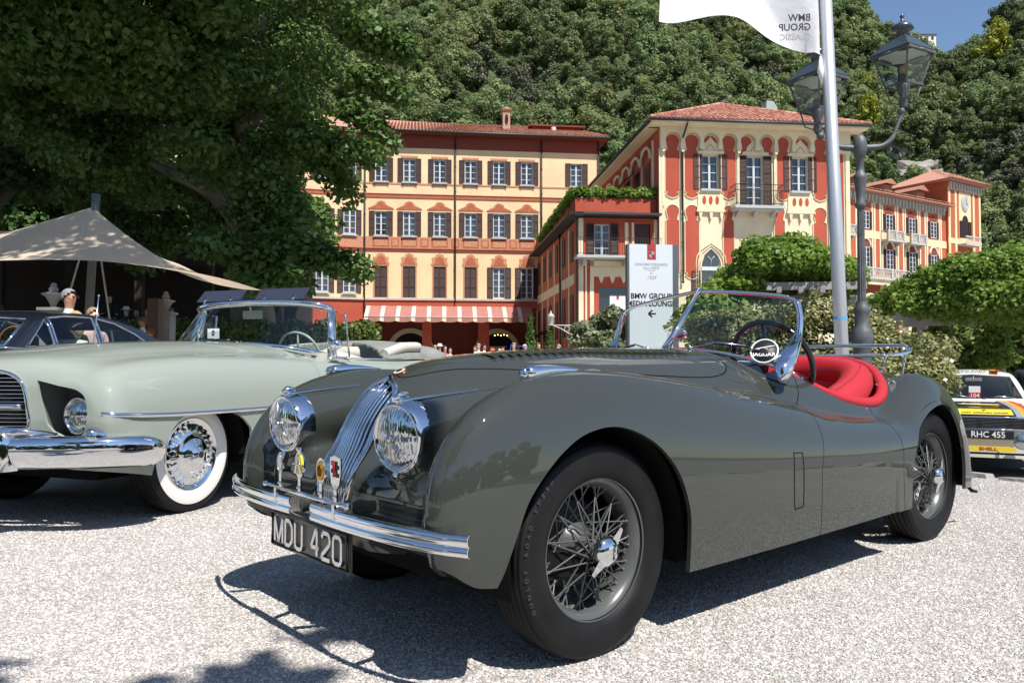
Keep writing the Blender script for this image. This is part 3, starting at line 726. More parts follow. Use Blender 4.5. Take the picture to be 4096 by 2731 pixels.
def roof_tiles(roof, o, u, v, lu, lv, mat_, n_parts=300, pitch=.27, row=.40, taper=0.0, taper_r=0.0):
    """barrel tiles over a roof plane: o = eaves start, u along the eaves, v up the slope; taper cuts the sides for hips"""
    o = Vector(o); u = Vector(u).normalized(); v = Vector(v).normalized(); n = u.cross(v).normalized(); n = n if n.z > 0 else -n
    def fm():
        m = MB(); k = 5; vs = []
        for t, rr, hh in ((0, .105, .03), (row * 1.06, .085, .0)):
            for i in range(k + 1):
                a = math.pi * i / k; vs.append((-rr * math.cos(a), t, hh + rr * .85 * math.sin(a)))
        m.add(vs, [(i, i + 1, i + k + 2, i + k + 1) for i in range(k)], True); m.add(vs[:k + 1], [list(range(k + 1))])
        return m.mesh('roof_tile', mat_)
    me = cached(('tile', mat_.name), fm)
    M3 = Matrix((u, v, n)).transposed(); eul = M3.to_euler()
    spots = []
    for j in range(int(lv / row)):
        for i in range(int(lu / pitch)):
            a = (i + .5) * pitch; b = j * row
            if a < taper * b or a > lu - taper_r * b: continue
            spots.append((j, a, b))
    vv = np.empty(len(me.vertices) * 3, np.float32); me.vertices.foreach_get('co', vv); vv = vv.reshape(-1, 3); faces = [list(p.vertices) for p in me.polygons]
    big = MB()
    for c, (j, a, b) in enumerate(spots):
        p = o + u * a + v * b + n * (.01 + rnd.uniform(-.006, .006))
        if c < n_parts:
            t = pmesh('roof_tile', me, roof, p, eul)
        else:
            A = np.array([u, v, n]); q = vv @ A + np.array(p); big.add(q.tolist(), faces, True)
    if big.v:
        s = big.build('roof_tiles', mat_, roof, False); s['kind'] = 'stuff'

# ---- the ochre hotel, four storeys
hotel = thing('hotel_building', 'long ochre hotel with painted terracotta pediments, dark shutters and striped awning', 'building', (-11.09, 60, 0), R(90 - 83))
wx = [1.16, 3.29, 5.6, 7.97, 10.17, 12.34]; holes = []
for x in wx:
    holes += [(x - .46, x + .46, 14.83, 16.63), (x - .46, x + .46, 10.70, 12.56), (x - .47, x + .47, 6.0, 8.38)]
holes += [(15.8, 16.72, 14.83, 16.63), (15.8, 16.72, 10.7, 12.56)]
wall_mesh('wall', 0, 18.0, 5.86, 18.5, holes, W_YEL).build('wall', W_YEL, hotel)
A_ = R(13)   # the left wing stands at an angle
wing = link('left_wing_wall', None, None); bpy.data.objects.remove(wing)
m = wall_mesh('w', -14, 0, 5.86, 18.5, [], W_YEL)
lw = m.build('wing_wall', W_YEL, hotel); lw.rotation_euler = (0, 0, A_)
m = wall_mesh('w', -14, 0, -.5, 5.86, [(-12, -10, .2, 4), (-7, -5, .2, 4)], W_TERRA); l2 = m.build('wing_base', W_RED, hotel); l2.rotation_euler = (0, 0, A_)
m = MB(); m.box(-12, -10, .1, .15, .2, 4); m.box(-7, -5, .1, .15, .2, 4); l3 = m.build('wing_shade_sheets', DARKROOM, hotel); l3.rotation_euler = (0, 0, A_)  # flat dark sheets stand for the shade inside the wing openings
for x in (-1.2, -3.2, -5.4, -7.6, -9.9):
    for z0, z1 in ((14.83, 16.63), (10.7, 12.56), (6.3, 8.3)):
        f = window(hotel, x, z0, z1, .92, shut=.42, rev=-.10, curtain=0); f.location = (x * math.cos(A_) + .10 * math.sin(A_), x * math.sin(A_) - .10 * math.cos(A_), z0); f.rotation_euler = (0, 0, A_)
for i, x in enumerate(wx):
    window(hotel, x, 14.83, 16.63, .92, 4, .42, [2, 1, 2, 2, 2, 2][i])
    window(hotel, x, 10.70, 12.56, .92, 4, .42, [2, 1, 1, 1, 1, 1][i])
    window(hotel, x, 6.0, 8.38, .94, 5, .44, 1, closed=i < 4, sill=False, rev=.16)
window(hotel, 16.26, 14.83, 16.63, .92, 4, .42, 1); window(hotel, 16.26, 10.7, 12.56, .92, 4, .42, 1)
def decor(name, poly, x, z, mt, d=.03, parent=hotel):
    m = MB(); m.prism([(p[0] + x, p[1] + z) for p in poly], -d, .0); return m.build(name, mt, parent)
ped = [(-.98, -.02), (.98, -.02), (.98, .06), (.92, .10), (.40, .36), (.36, .50), (.18, .62), (0, .66), (-.18, .62), (-.36, .50), (-.40, .36), (-.92, .10), (-.98, .06)]
orn = [(-.62, 0), (.62, 0), (.66, .14), (.56, .30), (.60, .62), (.34, .66), (.30, .84), (0, .95), (-.30, .84), (-.34, .66), (-.60, .62), (-.56, .30), (-.66, .14)]
inn = [(-.45, .06), (.45, .06), (.36, .28), (.30, .52), (0, .74), (-.30, .52), (-.36, .28)]
for x in wx:
    decor('painted_pediment', ped, x, 12.70, W_TERRA2); decor('pediment_moulding', [(-.9, .03), (.9, .03), (.9, .085), (.3, .32), (.22, .52), (0, .60), (-.22, .52), (-.3, .32), (-.9, .085)], x, 12.70, W_TERRA, .045)
    decor('painted_crest', orn, x, 8.44, W_TERRA2); decor('crest_relief', inn, x, 8.46, W_TERRA, .045)
    for s in (-1, 1): decor('window_border', [(s * .48 - (.0 if s > 0 else .10), 0), (s * .48 + (.10 if s > 0 else .0), 0), (s * .48 + (.10 if s > 0 else .0), 2.4), (s * .48 - (.0 if s > 0 else .10), 2.4)], x, 5.98, W_TERRA2, .012)
    decor('lintel_moulding', [(-.62, 0), (.62, 0), (.66, .16), (-.66, .16)], x, 16.68, W_TERRA2)
    for s in (-.5, .5): decor('bracket', [(s - .05, -.38), (s + .05, -.38), (s + .08, -.14), (s - .08, -.14)], x, 14.80, W_TERRA2)
    decor('apron_panel', [(-.62, -.86), (.62, -.86), (.62, -.22), (-.62, -.22)], x, 10.72, W_TERRA, .02); decor('apron_relief', [(-.5, -.78), (.5, -.78), (.5, -.30), (-.5, -.30)], x, 10.72, W_TERRA2, .032)
for a, b in zip(wx[:-1], wx[1:]):
    c = (a + b) / 2; decor('apron_panel', [(-.30, -.86), (.30, -.86), (.30, -.22), (-.30, -.22)], c, 10.72, W_TERRA, .02); decor('apron_relief', [(-.2, -.78), (.2, -.78), (.2, -.30), (-.2, -.30)], c, 10.72, W_TERRA2, .032)
for z0, z1, mt, d, x1 in ((9.72, 10.62, W_TERRA2, .010, 18), (9.50, 9.70, W_BROWN, .05, 18), (9.70, 9.76, W_TERRA, .08, 18), (13.60, 13.84, W_TERRA, .06, 18), (13.84, 13.90, W_BROWN, .09, 18), (14.62, 14.74, W_TERRA2, .03, 18), (17.45, 18.5, W_BROWN, .04, 18), (5.80, 5.95, STONE, .14, 18)):
    m = MB(); m.box(0, x1, -d, 0, z0, z1); m.build('string_course', mt, hotel)
    m = MB(); m.box(-14, 0, -d, 0, z0, z1); o = m.build('string_course', mt, hotel); o.rotation_euler = (0, 0, A_)
m = MB(); m.box(0, 18, -.04, .0, 5.25, 5.80); m.build('fascia_band', W_RED, hotel)
for x in (-.05, 6.78, 13.47, 18.0):
    m = MB(); m.tube([(x, -.14, 18.3), (x, -.14, 5.6 if x > 1 else .1)], .06, 8)
    for z in np.arange(6.5, 18, 1.9): m.lathe([(.075, z), (.075, z + .10)], (x, -.14, 0), 8)
    m.build('downpipe', PIPE, hotel)
# roof, eaves, chimney and roof-top block
m = MB(); m.box(-.2, 18.7, -.75, .3, 18.50, 18.58); m.box(18.0, 18.05, 0, 14, -.5, 18.5); m.box(-.2, 18.7, -.75, -.70, 18.42, 18.50); m.build('eaves', W_BROWN, hotel)
m = MB(); m.tube([(-.3, -.82, 18.56), (18.8, -.82, 18.52)], .085, 8); m.build('gutter', GUTTER, hotel)
m = MB(); m.add([(-.2, -.8, 18.60), (18.8, -.8, 18.60), (17.2, 7.6, 21.5), (-.2, 7.6, 21.9), (18.8, 14, 18.6)], [(0, 1, 2, 3), (1, 4, 2)]); m.add([(-.2, -.8, 18.60), (-14, -4.1, 18.60), (-13.5, 5, 21.9), (-.2, 7.6, 21.9)], [(0, 1, 2, 3)]); hroof = m.build('roof', TILE, hotel)
sl = Vector((0, 8.4, 3.1)).normalized()
roof_tiles(hroof, (-.2, -.78, 18.62), (1, 0, 0), sl, 19.0, 8.9, TILE, 300, taper_r=.2)
m = MB(); m.box(10.75, 11.35, 2.6, 3.2, 19.6, 21.45); m.box(10.65, 11.45, 2.5, 3.3, 21.45, 21.55); m.box(10.98, 11.12, 2.58, 2.62, 20.3, 21.2); m.prism([(10.6, 21.55), (11.5, 21.55), (11.05, 21.75)], 2.45, 3.35)
m.build('chimney', mat('chimney_brick', (.42, .27, .18), .9, noise=(14, .3)), hotel)
m = MB(); m.prism(ell(11.05, 20.75, .13, .42, 16), 2.55, 2.60); m.build('chimney_opening', DARKROOM, hotel)
m = MB(); m.box(13.3, 17.4, 3.6, 8, 18.8, 20.5); m.build('roof_block', W_RED, hotel); m = MB(); m.box(13.0, 17.7, 3.2, 8.3, 20.5, 20.62); m.build('roof_block_cap', W_BROWN, hotel)
m = MB(); m.box(14.8, 15.1, 2.7, 3.0, 19.6, 20.0); m.lathe([(.2, 20.0), (.2, 20.3), (.05, 20.35)], (14.95, 2.85, 0), 8); m.build('roof_vent', STONE, hotel)
# ground floor: awning, arcade and doors
m = MB(); m.box(-.1, 18, 4.6, 4.7, -.5, 5.3); m.box(-.1, 18, .0, 4.7, 5.22, 5.3); m.box(-.15, -.1, 0, 4.7, -.5, 5.3); m.build('ground_floor_wall', W_BROWN, hotel)
m = MB()
for x0, x1 in ((-.1, .15), (4.3, 5.0), (8.6, 9.4), (13.2, 18)): m.box(x0, x1, -.02, .6, -.5, 5.25)
m.build('piers', W_RED, hotel)
for cx in (3.4, 10.5):
    pts = [(cx - 1.5, 0)] + [(cx - 1.5 * math.cos(t), 2.0 + 1.5 * math.sin(t)) for t in np.linspace(0, math.pi, 13)] + [(cx + 1.5, 0)]; outer = [(cx - 1.9, 0)] + [(cx - 1.9 * math.cos(t), 2.0 + 1.9 * math.sin(t)) for t in np.linspace(0, math.pi, 13)] + [(cx + 1.9, 0)]
    m = MB(); n_ = len(pts); vs = [(a, 4.4, b) for a, b in pts] + [(a, 4.4, b) for a, b in outer] + [(a, 4.6, b) for a, b in pts] + [(a, 4.6, b) for a, b in outer]
    m.add(vs, [(i, i + 1, i + 1 + n_, i + n_) for i in range(n_ - 1)] + [(i, i + 2 * n_, i + 1 + 2 * n_, i + 1) for i in range(n_ - 1)]); m.build('arch_surround', W_CREAM, hotel)
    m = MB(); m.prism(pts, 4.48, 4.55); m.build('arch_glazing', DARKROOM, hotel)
m = MB(); m.box(9.9, 11.1, 4.36, 4.42, 0, 2.3); m.box(9.75, 11.25, 4.34, 4.40, 2.3, 2.42); d_ = m.build('door', W_CREAM, hotel)
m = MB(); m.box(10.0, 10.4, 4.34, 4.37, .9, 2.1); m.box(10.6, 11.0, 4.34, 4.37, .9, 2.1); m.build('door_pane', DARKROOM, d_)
m = MB()
for k in range(5): m.ball((10.1 + k * .25, 2.6, 3.25 + (.06 if k % 2 else 0)), .05, 6, 4)
ch = m.build('chandelier', mat('lamp_glow', (1, .7, .3), .5, emit=(1, .6, .2), emit_s=4), hotel)
ST_A = mat('awning_red', (.36, .15, .12), .85, noise=(3, .1)); ST_B = mat('awning_cream', (.66, .56, .44), .85)
n = 44; wa = 12.55
for k in range(n):
    x0, x1 = .12 + k * wa / n, .12 + (k + 1) * wa / n; lo0, lo1 = x0 * 1.0 - .08, x1 * 1.0 - .08
    m = MB(); m.add([(x0, -.06, 5.36), (x1, -.06, 5.36), (lo1, -2.0, 4.42), (lo0, -2.0, 4.42)], [(0, 1, 2, 3)])
    ph = (k % 4 - 1.5); dip = .10 * math.cos((k % 4 - 1.5) / 2 * math.pi)
    z0_ = 4.12 - .09 * abs(math.sin((k % 4) / 4 * math.pi)); z1_ = 4.12 - .09 * abs(math.sin(((k % 4) + 1) / 4 * math.pi))
    m.add([(lo0, -2.0, 4.42), (lo1, -2.0, 4.42), (lo1, -2.02, z1_), (lo0, -2.02, z0_)], [(0, 1, 2, 3)])
    if k == 0: awn = thing('awning', 'red and cream striped awning with scalloped edge across the hotel ground floor', 'awning', (-11.09, 60, 0), R(90 - 83))
    m.build('awning_stripe', ST_B if k % 4 in (0,) or (k % 4 == 3 and False) else ST_A, awn, False)
m = MB(); m.tube([(.05, -2.0, 4.42), (12.65, -2.0, 4.42)], .035, 6); m.build('awning_rod', STONE, awn)

# ---- the red palazzo with cream tracery
pal = thing('red_palazzo', 'red villa with cream gothic tracery, tiled hip roof and iron balcony', 'building', (8.39, 45, 0), R(6))
holes = [(2.48, 3.47, 10.93, 12.93), (5.13, 6.12, 9.95, 12.93), (7.85, 8.84, 10.93, 12.93)]
wall_mesh('wall', 0, 11.3, -.5, 14.6, holes, W_CREAM).build('wall', W_CREAM, pal)
m = MB(); m.add([(0, 0, -.5), (0, 34, -.5), (0, 34, 14.6), (0, 0, 14.6)], [(0, 1, 2, 3)]); m.add([(11.3, 0, -.5), (11.3, 20, -.5), (11.3, 20, 14.6), (11.3, 0, 14.6)], [(0, 1, 2, 3)]); m.build('side_wall', W_RED, pal)
def keyhole(x0, x1, z0, z1, top=True, bot=True):
    c = (x0 + x1) / 2; r = (x1 - x0) / 2; k = min(.16, r * .35); P = []
    if bot: P += [(x0 + k, z0 + .34), (x0 + k * .2, z0 + .24), (x0 + k, z0 + .10), (c, z0), (x1 - k, z0 + .10), (x1 - k * .2, z0 + .24), (x1 - k, z0 + .34), (x1, z0 + .42)]
    else: P += [(x0, z0), (x1, z0)]
    if top:
        rr = r * .98; zc = z1 - rr
        P += [(x1, zc - .55), (x1 - k, zc - .46), (x1 - k * .7, zc - .34)] + [(c + rr * math.cos(t), zc + rr * math.sin(t)) for t in np.linspace(-.25, math.pi + .25, 13)] + [(x0 + k * .7, zc - .34), (x0 + k, zc - .46), (x0, zc - .55)]
    else: P += [(x1, z1), (x0, z1)]
    if bot: P += [(x0, z0 + .42)]
    return P
ax_ = [.74, 1.87, 2.98, 4.06, 5.16, 6.28, 7.36, 8.44, 9.56]
def red_panel(P):
    m = MB(); m.prism(P, -.025, .01); m.build('red_panel', W_RED, pal)
    m = MB(); m.tube([(x, -.03, z) for x, z in P], .032, 5, closed=True, smooth=False); m.build('panel_moulding', W_CREAM, pal)
for i, x in enumerate(ax_):
    full = i in (0, 1, 3, 8); hw = .44
    if full: red_panel(keyhole(x - hw, x + hw, 10.36, 14.08))
    elif i in (2, 7): red_panel([(x - .40, 13.35)] + [(x + .43 * math.cos(t), 13.62 + .43 * math.sin(t)) for t in np.linspace(math.pi + .3, -.3, 13)] + [(x + .40, 13.35)])
    elif i in (4, 5): red_panel(keyhole(x - hw + (0 if i == 4 else .14), x + hw - (.14 if i == 4 else 0), 12.95, 14.08, True, False))
    else: red_panel(keyhole(x - hw, x + hw * .8, 10.36, 14.08))
for x0, x1 in ((.34, 1.14), (1.45, 2.30), (3.70, 4.36), (6.75, 7.40), (9.10, 9.95)):
    red_panel(keyhole(x0, x1, 5.75, 10.02))
red_panel([(10.25, 5.75), (11.0, 5.75), (11.0, 14.0), (10.25, 14.0)])
# eaves arcade
m = MB(); ar = []
P = [(0, 14.42), (11.3, 14.42), (11.3, 13.15), (11.16, 13.15)]
for x in ax_[::-1] + []:
    P += [(x + .46, 13.2), (x + .40, 13.33)] + [(x + .46 * math.cos(t), 13.68 + .46 * math.sin(t)) for t in np.linspace(-.35, math.pi + .35, 13)] + [(x - .40, 13.33), (x - .46, 13.2)]
P += [(.10, 13.15), (0, 13.15)]
m.prism(P, -.28, -.0301)
m.build('eaves_arcade', W_CREAM, pal)
for x in [(a + b) / 2 for a, b in zip(ax_[:-1], ax_[1:])] + [.18, 10.12]:
    m = MB(); m.box(x - .07, x + .07, -.10, 0, 9.9, 13.18); m.prism([(x - .07, 13.0), (x + .07, 13.0), (x + .13, 13.3), (x - .13, 13.3)], -.27, -.02)
    if not any(abs(x - c) < .9 for c in (2.98, 5.63, 8.35)) or abs(x - 4.6) < .12 or abs(x - 6.8) < .2: m.build('pilaster', W_CREAM, pal)
m = MB(); m.box(-.05, .16, -.08, .0, -.5, 13.2); m.box(11.1, 11.35, -.08, .0, -.5, 13.2); m.build('corner_pilaster', W_CREAM, pal)
# windows of the palazzo
for x, z0 in ((2.975, 10.93), (5.625, 9.95), (8.345, 10.93)):
    window(pal, x, z0, 12.93, .97, 4 if z0 > 10.5 else 5, .50, 2, sill=z0 > 10.5)
    m = MB(); m.box(x - .78, x + .78, -.16, 0, 12.98, 13.10); m.box(x - .66, x + .66, -.10, 0, 13.10, 13.16)
    og = [(-.52, 13.16), (-.50, 13.34), (-.40, 13.52), (-.2, 13.70), (-.05, 13.86), (0, 13.96), (.05, 13.86), (.2, 13.70), (.40, 13.52), (.50, 13.34), (.52, 13.16)]
    m.prism([(x + a, b) for a, b in og], -.09, 0); m.build('window_hood', W_CREAM, pal)
    for k, sc in enumerate((.72, .45)):
        m = MB(); m.tube([(x + a * sc, -.10, 13.16 + (b - 13.16) * sc) for a, b in og], .022, 5); m.build('hood_moulding', W_TERRA2 if k else W_CREAM, pal)
for x in (2.975, 8.345):
    m = MB(); m.box(x - .75, x + .75, -.06, 0, 9.98, 10.62); m.box(x - .85, x + .85, -.16, 0, 9.62, 9.74); m.box(x - .80, x + .80, -.10, 0, 9.74, 9.98)
    for q in (-.62, 0, .62): m.prism([(x + q - .11, 9.62), (x + q + .11, 9.62), (x + q + .06, 9.30), (x + q, 9.12), (x + q - .06, 9.30)], -.14, 0)
    m.build('blind_balcony', W_CREAM, pal)
    for q in (-.38, 0, .38):
        m = MB(); m.prism(ell(x + q, 10.30, .11, .25, 12), -.075, -.061); m.build('red_slot', W_RED, pal)
for x in (2.975, 5.625, 8.345):   # ogee doorways
    og = [(-.62, 0), (-.62, 1.2), (-.58, 1.55), (-.42, 1.9), (-.2, 2.12), (0, 2.3), (.2, 2.12), (.42, 1.9), (.58, 1.55), (.62, 1.2), (.62, 0)]
    m = MB(); m.prism([(x + a * .86, 5.25 + b * .98) for a, b in og], -.02, .01); dr_ = m.build('ogee_window', WINDOW, pal)
    for k in (1.0, 1.22, 1.42):
        m = MB(); m.tube([(x + a * k, -.04, 5.25 + (b if b < .1 else b + (k - 1) * .7)) for a, b in og], .035, 5); m.build('ogee_moulding', W_CREAM, pal)
    m = MB(); m.box(x - .56, x + .56, -.05, 0, 6.28, 6.5); m.tube([(x, -.04, 6.5), (x, -.04, 6.9), (x - .2, -.04, 7.1)], .02, 5); m.tube([(x, -.04, 6.9), (x + .2, -.04, 7.1)], .02, 5); m.build('window_transom', WHITE_W, pal)
    for s in (-1, 1): pmesh('shutter', shutter_mesh(.5, 1.7), pal, (x - 1.15 if s < 0 else x + .62, -.012, 4.55))
# balcony
m = MB(); m.box(4.08, 7.0, -.95, 0, 9.74, 9.90); m.box(4.12, 6.96, -.85, 0, 9.66, 9.74)
for x in (4.5, 5.5, 6.6): m.prism([(-.75, 9.66), (0, 9.66), (0, 9.36), (-.3, 9.46)], x - .07, x + .07, 'x')
bal = m.build('balcony', SILL, pal)
m = MB()
for k in range(25):
    x = 4.14 + k * (2.8 / 24); m.tube([(x, -.90, 9.9), (x, -.90, 11.06)], .012, 4)
    if k % 2 == 0 and k < 24: m.tube([(x, -.90, 10.4), (x + .058, -.9, 10.55), (x + .116, -.90, 10.4), (x + .058, -.9, 10.2), (x, -.9, 10.4)], .009, 4)
for y in np.linspace(-.9, 0, 7)[1:]:
    for x in (4.14, 6.94): m.tube([(x, y, 9.9), (x, y, 11.06)], .012, 4)
for z in (10.0, 10.75, 11.08): m.tube([(4.14, 0, z), (4.14, -.9, z), (6.94, -.9, z), (6.94, 0, z)], .02, 5)
m.build('balcony_railing', PIPE, bal)
# roof
m = MB(); m.box(-.75, 12.05, -.95, .2, 14.42, 14.52); m.box(-.75, -.6, -.95, 30, 14.40, 14.52); m.box(-.8, 12.1, -1.0, -.9, 14.50, 14.60); m.box(-.62, 0, .0, 30, 14.42, 14.5); m.build('eaves', W_CREAM, pal)
m = MB(); m.tube([(-.85, -1.05, 14.58), (12.15, -1.05, 14.58)], .08, 8); m.tube([(-.85, -1.05, 14.58), (-.85, 30, 14.58)], .08, 8); m.build('gutter', GUTTER, pal)
m = MB(); m.add([(-.85, -1.05, 14.62), (12.15, -1.05, 14.62), (5.65, 5.6, 17.7), (12.15, 30, 14.62), (-.85, 30, 14.62), (5.65, 24, 17.7)], [(0, 1, 2), (1, 3, 5, 2), (4, 0, 2, 5), (3, 4, 5)]); proof = m.build('roof', TILE2, pal)
sl = Vector((0, 6.65, 3.08)); roof_tiles(proof, (-.85, -1.0, 14.66), (1, 0, 0), sl, 13.0, sl.length, TILE2, 300, taper=6.5 / sl.length, taper_r=6.5 / sl.length)
for a, b in (((-.85, -1.05, 14.68), (5.65, 5.6, 17.78)), ((12.15, -1.05, 14.68), (5.65, 5.6, 17.78))):
    m = MB(); a = Vector(a); b = Vector(b); K = 24
    for k in range(K): m.tube([a + (b - a) * (k / K), a + (b - a) * ((k + 1.15) / K)], [.13, .10], 6)
    t_ = m.build('ridge_tiles', TILE2, proof)
m = MB(); m.prism([(8.5, 16.6), (9.3, 16.6), (9.3, 17.5), (9.05, 17.9), (8.6, 17.9)], 5.0, 5.9); m.build('roof_hatch', mat('copper_green', (.30, .40, .36), .7), pal)
for x, zb in ((1.29, 5.6), (10.1, 5.6)):
    m = MB(); m.tube([(x + .06, -.95, 14.5), (x + .03, -.6, 14.1), (x, -.16, 13.7), (x, -.16, zb)], .055, 8)
    for z in np.arange(6.2, 13.6, 1.6): m.lathe([(.07, z), (.07, z + .08)], (x, -.16, 0), 8)
    m.ball((x, -.16, zb), .085, 8, 5); m.build('downpipe', PIPE, pal)
# the flank: pilasters, arches and awnings in shade
for k in range(12):
    y = 1.2 + k * 2.4
    m = MB(); m.box(-.09, 0, y - .10, y + .10, -.5, 14.0); m.prism([(y + 1.15 * math.cos(t) * .98 + 1.2, 13.4 + .7 * math.sin(t)) for t in np.linspace(0, math.pi, 9)][::-1] + [(y + .1, 14.2), (y + 2.3, 14.2)], -.2, 0, 'x') if False else None; m.build('flank_pilaster', W_CREAM, pal)
    m = MB(); m.tube([(-.16, y + 1.2 + 1.05 * math.cos(t), 13.0 + .85 * math.sin(t)) for t in np.linspace(0, math.pi, 9)], .10, 5); m.build('flank_arch', W_CREAM, pal)
    if k < 9:
        m = MB(); m.box(-.05, 0, y + .75, y + 1.65, 10.9, 12.9); m.build('flank_window', SHUT, pal)
m = MB(); m.add([(-.1, 3.5, 13.0), (-.1, 13, 13.0), (-1.0, 13, 12.3), (-1.0, 3.5, 12.3)], [(0, 1, 2, 3)]); m.build('flank_awning', W_BROWN, pal)

# ---- low wing with roof garden
low = thing('low_wing', 'low red wing with hedge on its roof, iron balcony and shuttered door', 'building', (8.39, 45, 0), R(6))
m = wall_mesh('w', -4.6, -.02, -.5, 9.25, [(-3.72, -2.78, 7.08, 8.9), (-1.36, -.44, 7.1, 8.95), (-3.45, -1.6, 3.75, 5.3)], W_RED, y=.35); m.build('wall', W_RED, low)
m = MB(); m.add([(-4.6, .35, -.5), (-4.6, 34, -.5), (-4.6, 34, 9.2), (-4.6, .35, 9.2)], [(0, 1, 2, 3)]); m.build('flank_wall', W_TERRA, low)
f = window(low, -3.25, 7.08, 8.9, .92, 4, .46, 2, sill=False); f.location.y = .5
m = MB(); m.box(-1.36, -.44, .5, .54, 7.1, 8.95); m.build('balcony_door', SHUT, low)
m = MB(); m.box(-3.45, -1.6, .5, .53, 3.75, 5.3); m.build('large_window', WINDOW, low)
m = MB(); m.box(-2.8, -1.9, .455, .475, 3.8, 4.85); fl_ = m.build('poster', WHITE_P, low); m = MB(); m.box(-2.42, -2.27, .452, .4545, 4.6, 4.84); m.build('poster_crest', RED_P, fl_)
m = MB()
for x0, x1, z0, z1 in ((-4.62, -4.35, -.5, 9.2), (-3.98, -3.75, -.5, 7.0), (-1.95, -1.75, 7.0, 9.0), (-4.25, -4.15, -.5, 7.0), (-.25, -.05, -.5, 9.2), (-1.55, -1.42, 7.0, 9.0)): m.box(x0, x1, .30, .35, z0, z1)
m.box(-3.98, -.1, .30, .35, 5.9, 6.8); m.build('cream_pilasters', W_CREAM, low)
P = [(-3.98, 6.45), (-.1, 6.45)]
for k in range(6): P += [(-.1 - k * .647 - .04, 5.55), (-.1 - k * .647 - .18, 5.95), (-.1 - k * .647 - .323, 6.12), (-.1 - k * .647 - .46, 5.95), (-.1 - k * .647 - .60, 5.55)]
m = MB(); m.prism(P, .27, .299); m.build('arch_frieze', W_CREAM, low)
m = MB(); m.box(-4.9, -.1, -.75, .35, 6.85, 6.98); m.box(-4.5, -4.3, -.5, .35, 6.5, 6.85); m.box(-2.1, -1.9, -.5, .35, 6.5, 6.85); lb = m.build('balcony', SILL, low)
m = MB()
for k in range(33): x = -4.85 + k * .147; m.tube([(x, -.7, 6.98), (x, -.7, 7.95)], .010, 4)
m.tube([(-4.85, .35, 7.95), (-4.85, -.7, 7.95), (-.12, -.7, 7.95)], .016, 5); m.tube([(-4.85, -.7, 7.08), (-.12, -.7, 7.08)], .012, 5); m.build('balcony_railing', PIPE, lb)
m = MB(); m.box(-5.3, -.02, -.5, 1, 9.3, 9.42); m.box(-5.3, -4.5, -.5, 34, 9.28, 9.42); m.build('eaves', GUTTER, low)
m = MB(); m.box(-4.75, -.02, .6, .8, 9.42, 10.42); m.box(-4.75, -4.55, .8, 34, 9.42, 10.42); m.build('parapet', W_RED, low)
m = MB(); m.box(-4.6, -.02, .8, 33, 9.4, 9.5); m.build('roof_deck', STONE, low)
m = MB(); m.tube([(-5.25, -.45, 9.35), (-4.75, .2, 9.0), (-4.72, .25, .1)], .06, 8); m.build('downpipe', PIPE, low); m = MB(); m.tube([(-4.75, 6, 9.2), (-4.72, 6, .1)], .06, 8); m.build('downpipe', PIPE, low)
for k in range(10):
    y = 2.0 + k * 2.8
    m = MB(); m.box(-4.66, -4.6, y, y + 1.0, 7.0, 8.7); m.box(-4.66, -4.6, y, y + 1.0, 2.6, 5.0); m.build('flank_window', SHUT, low)
    m = MB(); m.box(-4.64, -4.6, y + 1.3, y + 1.6, -.5, 9); m.box(-4.65, -4.6, y - .3, y + 2.4, 5.6, 6.2); m.build('flank_band', W_CREAM, low)
m = MB(); m.add([(-4.6, 9, 3.4), (-4.6, 15, 3.4), (-6.2, 15, 2.5), (-6.2, 9, 2.5)], [(0, 1, 2, 3)]); m.build('door_awning', DARK, low)

# ---- far wing with tower
far = thing('far_wing', 'distant red and ochre wing with stone balconies and square clock tower', 'building', (33.9, 80, 0), R(32))
W_FRED = mat('wall_far_red', (.42, .10, .045), .9, noise=(.7, .08)); 
bays = [(2.85, 0), (6.9, 0), (11.0, 1), (15.1, 0)]
m = wall_mesh('w', -9, 17.7, -.5, 18.6, [], W_FRED); m.build('wall', W_FRED, far)
for i, x in enumerate([-5.4, -1.3, 2.85, 6.9, 11.0, 15.1]):
    window(far, x, 14.9, 16.7, 1.15, 4, .5, 0, rev=-.10, sill=False)
    window(far, x, 10.9, 13.0, 1.15, 4, .5, 0, rev=-.10, sill=False)
    for z in (16.75, 13.05):
        m = MB(); m.prism([(x - .6, z)] + [(x - .6 * math.cos(t), z + .7 * math.sin(t)) for t in np.linspace(.1, math.pi - .1, 9)] + [(x + .6, z)], -.05, 0); m.build('arch_tympanum', W_BROWN, far)
    m = MB(); m.tube([(x - .75 * math.cos(t), -.06, 13.05 + .85 * math.sin(t)) for t in np.linspace(0, math.pi, 11)], .12, 5); m.build('arch_moulding', W_CREAM, far)
    for dx in (-1.55, -1.15, 1.15, 1.55):
        m = MB(); m.box(x + dx - .13, x + dx + .13, -.05, 0, 10.2, 18.2); m.build('pilaster', W_CREAM, far)
for z0, z1 in ((13.95, 14.75), (9.3, 10.2)):
    m = MB(); m.box(-9, 17.7, -.045, 0, z0, z1); m.build('string_course', W_YEL, far)
m = MB()
for k in range(44): x = -8.8 + k * .6; m.prism([(x - .14, 18.4), (x + .14, 18.4), (x + .10, 17.9), (x, 17.6), (x - .10, 17.9)], -.30, 0)
m.box(-9, 17.7, -.12, 0, 18.2, 18.6); m.build('cornice_corbels', STONE, far)
